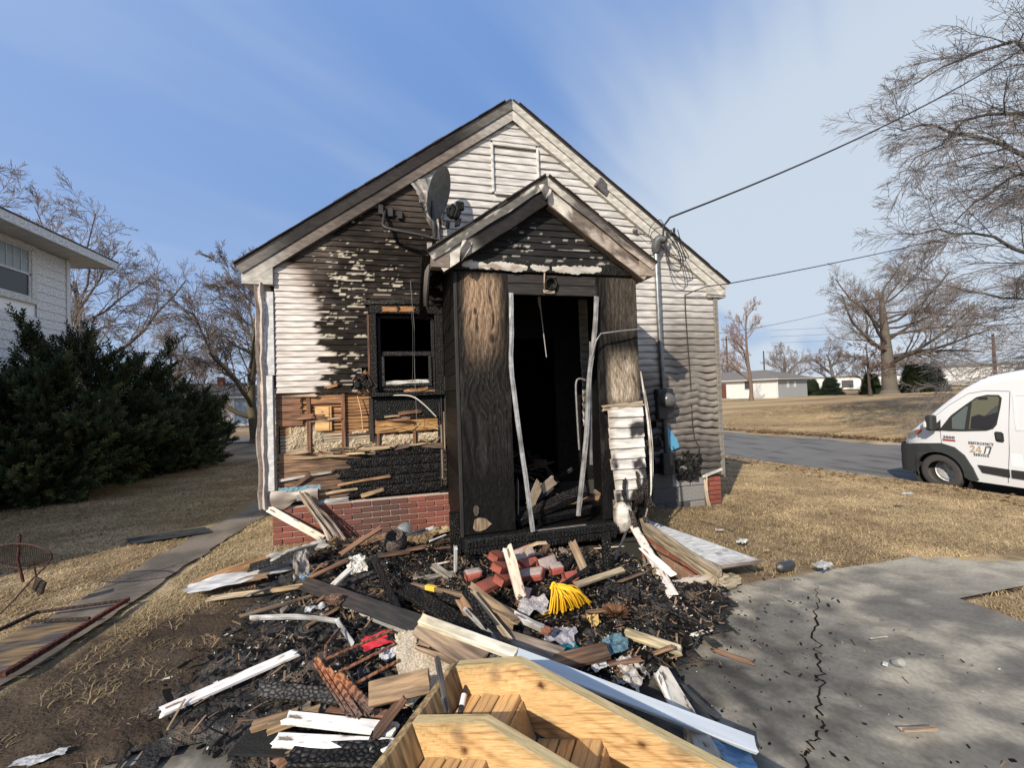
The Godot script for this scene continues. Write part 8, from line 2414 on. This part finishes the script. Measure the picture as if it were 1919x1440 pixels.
func build_chair() -> void:
	# round backed lawn chair of rusted rod and mesh, seen at the left edge
	var t := thing("lawn_chair", "rusty rod lawn chair with oval mesh back at the left edge", "chair", Vector3(-2.97, 0, -4.25))
	t.scale = Vector3(0.72, 0.72, 0.72)
	t.rotation.y = -0.45
	var c := C(0.075, 0.05, 0.04)
	var ring := []
	for k in 29:
		var g := TAU * k / 28.0
		ring.append(Vector3(cos(g) * 0.42 * (1.0 + 0.12 * cos(g)), 0.63 + sin(g) * 0.15 + 0.035 * cos(g), 0.05 * sin(g)))
	tubes(t, "back_hoop", ring, 0.0095, c, "rust")
	tubes(t, "back_hoop", [ring[25] + Vector3(0.02, -0.01, 0), Vector3(0.3, 0.42, 0.06), Vector3(0.1, 0.2, 0.1), Vector3(-0.05, 0.0, 0.2)], 0.0085, c, "rust")
	tubes(t, "upright", [Vector3(0.1, 0.36, 0.02), Vector3(0.04, 0.6, 0.03), Vector3(0.06, 0.86, 0.02), Vector3(0.03, 0.875, 0.02)], 0.013, C(0.09, 0.035, 0.03), "rust")
	tubes(t, "leg", [Vector3(-0.3, 0.5, 0.0), Vector3(-0.35, 0.2, 0.08), Vector3(-0.42, 0.0, 0.12)], 0.0085, c, "rust")
	tubes(t, "leg", [Vector3(-0.3, 0.42, -0.3), Vector3(-0.32, 0.2, -0.34), Vector3(-0.38, 0.0, -0.38)], 0.0085, c, "rust")
	slab(t, "hinge_plate", M.rust, Vector3(0.05, 0.32, -0.03), Vector3(0.2, 0.47, 0.0), C(0.05, 0.04, 0.036), 0.01, Transform3D(Basis(Vector3(0, 0, 1), -0.4), Vector3.ZERO))
	# expanded mesh: thin crossing wires inside the hoop
	var mb := MB.new()
	for k in 60:
		for dirn in [-1.0, 1.0]:
			var x0 := -0.75 + k * 0.026
			var prev := Vector3.INF
			for q in 26:
				var y := 0.48 + q * 0.0125
				var x: float = x0 + dirn * (y - 0.63) * 0.7
				var e := Vector2((x - 0.02) / 0.43, (y - 0.63 - 0.06 * x) / 0.148)
				if e.length() < 1.0:
					var p := Vector3(x, y, 0.05 * e.y)
					if prev != Vector3.INF:
						mb.tube([prev, p], [0.002, 0.002], 3, c, false)
					prev = p
	put(mb, M.rust, "mesh_back", t).set_meta("kind", "stuff")

func build_steps() -> void:
	# flight of new treated timber steps, lying tipped on the heap
	var t := thing("timber_steps", "flight of new yellow pine steps lying tipped on the debris in the foreground", "steps", Vector3(0.178, 0.441, -1.862))
	var x := Vector3(0.7202, 0.2970, 0.6269).normalized()
	var y := -Vector3(0.3307, -0.9365, 0.1166).normalized()
	t.basis = Basis(x, y, x.cross(y)).orthonormalized()
	# local: x along the tread run, y up, z across towards the near side
	var c := C(0.62, 0.42, 0.2)
	var run := 0.281
	var rise := 0.184
	var bay := 0.288
	var ang := atan2(rise, run)
	var full := 0.323 + run * 2.9
	var knots := [Vector2(0.62, -0.33), Vector2(0.3, -0.1), Vector2(0.86, -0.5), Vector2(0.12, -0.16)]
	for k in 3:
		var m := MB.new()
		var top := func(x_: float) -> float: return -maxf(0.0, x_ - 0.323) * rise / run
		for f in 2:
			var zz := k * bay - (0.038 if f == 0 else 0.002)
			m.grid(96, 20, func(u: float, w: float):
				var px := u * full
				var yt: float = top.call(px)
				var yb: float = top.call(px + 0.12) - 0.235
				var py := lerpf(yb, yt, w)
				# colour follows the length of the board: streaks, knots, grey wear, muddy scuffs
				var a := px * 0.835 - py * 0.55
				var q := px * 0.55 + py * 0.835
				var cc := c.lerp(C(0.74, 0.52, 0.27), N(a * 0.6, q * 9.0 + k * 7.0, 190.0)).lerp(C(0.4, 0.235, 0.1), 0.7 * ss(0.55, 0.72, N(a * 0.35 + k, q * 11.0, 260.0)))
				cc = cc.lerp(C(0.36, 0.33, 0.19), 0.5 * ss(0.05, 0.0, yt - py))
				cc = cc.lerp(C(0.16, 0.13, 0.1), 0.6 * ss(0.56, 0.74, N(a * 2.0, q * 2.0 + 30.0, 150.0)))
				for kn in knots:
					var r := Vector2((px - kn.x) * 0.9 + 0.17 * k - 0.08 * f, py - kn.y).length()
					cc = cc.lerp(C(0.17, 0.085, 0.04), 0.85 * ss(0.017, 0.008, r) + 0.3 * ss(0.034, 0.017, r))
				return [Vector3(px, py, zz), cc])
		m.grid(60, 1, func(u: float, w: float):
			var px := u * full
			return [Vector3(px, top.call(px), k * bay - 0.038 + 0.036 * w), C(0.5, 0.42, 0.24).lerp(C(0.36, 0.31, 0.18), N(px, k * 3.0, 300.0))])
		m.grid(60, 1, func(u: float, w: float):
			var px := u * full
			return [Vector3(px, top.call(px + 0.12) - 0.235, k * bay - 0.038 + 0.036 * w), C(0.4, 0.28, 0.14)])
		for e in 2:
			var px := e * full
			var yt: float = top.call(px)
			var yb: float = top.call(px + 0.12) - 0.235
			m.quad(Vector3(px, yb, k * bay - 0.038), Vector3(px, yt, k * bay - 0.038), Vector3(px, yt, k * bay - 0.002), Vector3(px, yb, k * bay - 0.002), C(0.42, 0.29, 0.14))
		put(m, M.lumber, "stringer", t)
	for k in 2:
		var z0 := k * bay + 0.001
		var z1 := (k + 1) * bay - 0.041
		# boards of the top riser panel
		for b in 2:
			slab(t, "riser_board", M.wood_upright, Vector3(-0.038, -0.135 * (b + 1), z0 - 0.03), Vector3(-0.003, -0.135 * b - 0.003, z1 + 0.035), vary(C(0.44, 0.30, 0.15), 0.1), 0.003)
		for s in 3:
			var ty := -0.128 - rise * s
			var widths := [0.085, 0.095, 0.098] if (s + k) % 2 == 0 else [0.1, 0.07, 0.108]
			var xx := 0.004 + run * s
			for wd in widths:
				board(t, "tread_board", Vector3(xx + wd / 2, ty - 0.026, z0), Vector3(xx + wd / 2, ty - 0.026, z1), wd - 0.009, 0.026, "lumber", vary(C(0.48, 0.33, 0.165), 0.22), vary(C(0.44, 0.3, 0.15), 0.2), 0.0, 0.0, 0.01)
				xx += wd
			slab(t, "riser_board", M.lumber, Vector3(run * (s + 1) - 0.012, ty - rise, z0), Vector3(run * (s + 1) + 0.004, ty - 0.028, z1), vary(C(0.36, 0.245, 0.125), 0.12), 0.003)
	var marker := thing("black_marker", "black marker pen with white label lying in the steps", "marker pen", t.position + t.basis * Vector3(0.045, -0.126, 0.10))
	marker.basis = t.basis * Basis(Vector3(0, 0, 1), 0.5) * Basis(Vector3.RIGHT, -1.2)
	var mb := MB.new()
	mb.lathe([Vector2(0, 0), Vector2(0.01, 0.002), Vector2(0.0115, 0.02), Vector2(0.0115, 0.09), Vector2(0.009, 0.1), Vector2(0.008, 0.12), Vector2(0.0, 0.122)], 14, C(0.018, 0.018, 0.02))
	put(mb, M.gloss, "barrel", marker, true)
	mb = MB.new()
	mb.lathe([Vector2(0.0117, 0.03), Vector2(0.0119, 0.031), Vector2(0.0119, 0.075), Vector2(0.0117, 0.076)], 14, C(0.6, 0.6, 0.6))
	put(mb, M.plain, "label", marker, true)

func build_ash() -> void:
	# the heap of ash and char on which everything lies
	var mb := MB.new()
	var nx := 150
	var nz := 96
	var n := nx + 1
	var inside := []
	for j in nz + 1:
		for i in nx + 1:
			var x := lerpf(-1.5, 2.35, float(i) / nx)
			var z := lerpf(-5.2, -1.2, float(j) / nz)
			var m := mound(x, z)
			var edge := ss(0.03, 0.09, m + 0.05 * (N(x, z, 220.0) - 0.5))
			var rough := (N(x, z, 330.0) - 0.45) * 0.085 + (N(x * 1.4, z * 1.4, 1100.0) - 0.5) * 0.05
			var y := m + rough * edge - 0.05 * (1.0 - edge) + 0.004
			if x > 1.85 and z < -2.95 and z > -4.2:
				y = minf(y, lerpf(0.12, -0.5, ss(1.86, 1.99, x)))
			var c := C(0.022, 0.021, 0.0205).lerp(C(0.055, 0.05, 0.046), ss(0.5, 0.75, N(x, z, 700.0)))
			c = c.lerp(C(0.12, 0.113, 0.103), ss(0.55, 0.72, N(x + 9.0, z * 1.3, 260.0)) * 0.55)
			c = c.lerp(C(0.13, 0.095, 0.068), ss(0.56, 0.7, N(x + 30.0, z, 480.0)) * 0.7)
			mb.vert(Vector3(x, y, z), c)
			inside.append(edge > 0.02 and not (z < -4.1 and x > 0.45) and z > -5.25)
	for j in nz:
		for i in nx:
			var a := j * n + i
			if inside[a] and inside[a + 1] and inside[a + n] and inside[a + n + 1]:
				mb.tri(a, a + n + 1, a + n)
				mb.tri(a, a + 1, a + n + 1)
	tag(put(mb, M.char_world, "ash", self), "heap of black ash and char in front of the porch", "ash heap", "", "stuff")
	# chips of char, flakes of paint and crumbs, thousands of them
	var chip := MB.new()
	chip.bevel(Vector3(-0.5, 0, -0.5), Vector3(0.5, 0.45, 0.4), 0.12, C(1, 1, 1))
	var flake := MB.new()
	flake.quad(Vector3(-0.5, 0, -0.4), Vector3(-0.3, 0.15, 0.5), Vector3(0.45, 0.05, 0.35), Vector3(0.5, 0.2, -0.45), C(1, 1, 1))
	var sets := [["char_crumbs", chip, M.char, 15000, "crumbs of black char scattered over the heap and ground", "char"], ["paint_flakes", flake, M.plain, 6500, "flakes of pale paint and paper scattered over the ash", "flakes"], ["wood_chips", chip, M.wood, 5200, "brown splinters and wood chips scattered over the ash", "wood chips"]]
	for st in sets:
		var where := []
		var cols := []
		var tries := 0
		while where.size() < st[3] and tries < 90000:
			tries += 1
			var x := 0.8 + rng.randfn() * 0.72
			var z := -3.05 + rng.randfn() * 0.62
			if rng.randf() < 0.1:
				x = rr(-1.6, 3.2)
				z = rr(-4.6, -1.2)
			if rng.randf() < 0.12:
				x = rr(-1.4, 0.5)
				z = rr(-5.2, -4.4)
			if (z < -4.0 and x > 0.45) or z < -5.2 or (x > 1.95 and x < 2.9 and z < -2.9):
				continue
			var y := mound(x, z) + 0.01
			var small := 1.0
			if mound(x, z) < 0.04:
				y = 0.0 if not on_slab(x, z, 0.0) else -0.03
				if rng.randf() < 0.55:
					continue
				small = 0.5
			var s: Vector3
			var c: Color
			if st[0] == "char_crumbs":
				var q := pow(rng.randf(), 2.4)
				s = Vector3(rr(0.012, 0.035), rr(0.007, 0.016), rr(0.008, 0.018)) * (0.5 + 1.9 * q)
				c = vary(C(0.024, 0.023, 0.022), 0.5)
				var pick := rng.randf()
				if pick > 0.86:
					c = vary(C(0.15, 0.145, 0.135), 0.5)
				elif pick > 0.7:
					c = vary(C(0.09, 0.065, 0.048), 0.5)
			elif st[0] == "paint_flakes":
				s = Vector3(rr(0.005, 0.016), rr(0.006, 0.016), rr(0.004, 0.011)) * (0.45 + pow(rng.randf(), 4) * 2.2)
				c = vary(C(0.5, 0.48, 0.44), 0.4)
			else:
				s = Vector3(rr(0.02, 0.13), rr(0.004, 0.012), rr(0.004, 0.014))
				c = vary(C(0.05, 0.042, 0.036), 0.4) if rng.randf() < 0.4 else vary(C(0.34, 0.22, 0.13), 0.5)
			where.append(Transform3D(Basis(Vector3.UP, rr(0, TAU)) * Basis(Vector3(0, 0, 1), rr(-0.7, 0.7)) * Basis.from_scale(s * small), Vector3(x, y, z)))
			cols.append(c)
		tag(scatter(st[0], self, (st[1] as MB).mesh(), st[2], where, cols), st[4], st[5], "", "stuff")

func build_all() -> void:
	build_ground()
	build_house()
	build_neighbour()
	build_far()
	build_trees()
	build_shrubs()
	build_poles()
	build_service()
	build_dish()
	build_van()
	build_hatch()
	build_debris()
	build_grass()

func sky_image() -> ImageTexture:
	# air and thin high cloud only, worked out per direction
	var w := 1024
	var h := 512
	var n1 := FastNoiseLite.new()
	n1.seed = 5
	n1.frequency = 1.0
	n1.fractal_octaves = 5
	var f := PackedFloat32Array()
	f.resize(w * h * 3)
	var at := 0
	var sun := -SUN
	for j in h:
		var el := PI / 2 - PI * (j + 0.5) / h
		var y := sin(el)
		var r := cos(el)
		for i in w:
			var az := TAU * (i + 0.5) / w - PI
			var d := Vector3(-sin(az) * r, y, cos(az) * r)
			var c := Vector3(0.082, 0.195, 0.465)
			if y > 0.0:
				c = c.lerp(Vector3(0.215, 0.34, 0.57), pow(1.0 - y, 2.2))
				c = c.lerp(Vector3(0.40, 0.49, 0.60), pow(1.0 - y, 7.0) * 0.85)
				# the side of the sky towards the sun is paler
				var g := (1.0 + d.dot(sun)) / 2.0
				c += Vector3(0.26, 0.25, 0.22) * g * g * 1.05
				c += Vector3(0.5, 0.46, 0.4) * pow(g, 24.0)
				# cirrus on a high plane, drawn out along one bearing
				var p := Vector2(d.x, d.z) / (y + 0.12)
				var a := p.x * 0.80 - p.y * 0.6
				var b := p.x * 0.6 + p.y * 0.80
				var s := n1.get_noise_3d(a * 0.3, b * 1.5, 3.0) * 0.5 + 0.5
				var s2 := n1.get_noise_3d(a * 0.22 + 7.0, b * 0.4, 8.0) * 0.5 + 0.5
				var s3 := n1.get_noise_3d(a * 1.0, b * 6.0, 1.0) * 0.5 + 0.5
				var veil := smoothstep(-0.1, 0.75, d.x * 0.9 - d.z * 0.2 + (0.4 - y) * 0.6 - 0.1)
				var cl := smoothstep(0.42, 0.8, s * 0.6 + s2 * 0.4 + s3 * 0.14 + veil * 0.26 - 0.09) * (0.26 + 0.74 * veil)
				c = c.lerp(Vector3(0.49, 0.555, 0.63), clampf(cl, 0.0, 0.9))
			else:
				c = Vector3(0.16, 0.13, 0.09)
			f[at] = c.x
			f[at + 1] = c.y
			f[at + 2] = c.z
			at += 3
	return ImageTexture.create_from_image(Image.create_from_data(w, h, false, Image.FORMAT_RGBF, f.to_byte_array()))

const SUN := Vector3(0.6061, -0.515, -0.6061)   # the way the light travels

func _ready() -> void:
	var cam := Camera3D.new()
	cam.name = "camera"
	cam.position = Vector3(0, 1.6, 0)
	cam.rotation_degrees = Vector3(1.4, -14.4, -1.9)
	cam.fov = 84.33
	cam.near = 0.05
	cam.far = 3000.0
	add_child(cam)
	var env := Environment.new()
	env.background_mode = Environment.BG_SKY
	env.tonemap_mode = Environment.TONE_MAPPER_LINEAR
	env.tonemap_exposure = 1.32
	env.sdfgi_enabled = true
	env.ssao_enabled = true
	env.ssil_enabled = true
	var sm := PanoramaSkyMaterial.new()
	sm.panorama = sky_image()
	env.sky = Sky.new()
	env.sky.sky_material = sm
	var we := WorldEnvironment.new()
	we.name = "surroundings"
	we.environment = env
	add_child(we)
	var sun := DirectionalLight3D.new()
	sun.name = "sun"
	sun.light_energy = 1.5
	sun.light_color = Color(1.0, 0.955, 0.885)
	sun.light_angular_distance = 0.6
	sun.shadow_enabled = true
	sun.basis = Basis.looking_at(SUN)
	add_child(sun)

	rng.seed = 20240
	na.seed = 3
	na.frequency = 0.01
	na.fractal_octaves = 4
	nb.seed = 17
	nb.frequency = 0.01
	nb.fractal_octaves = 3
	make_materials()
	build_all()
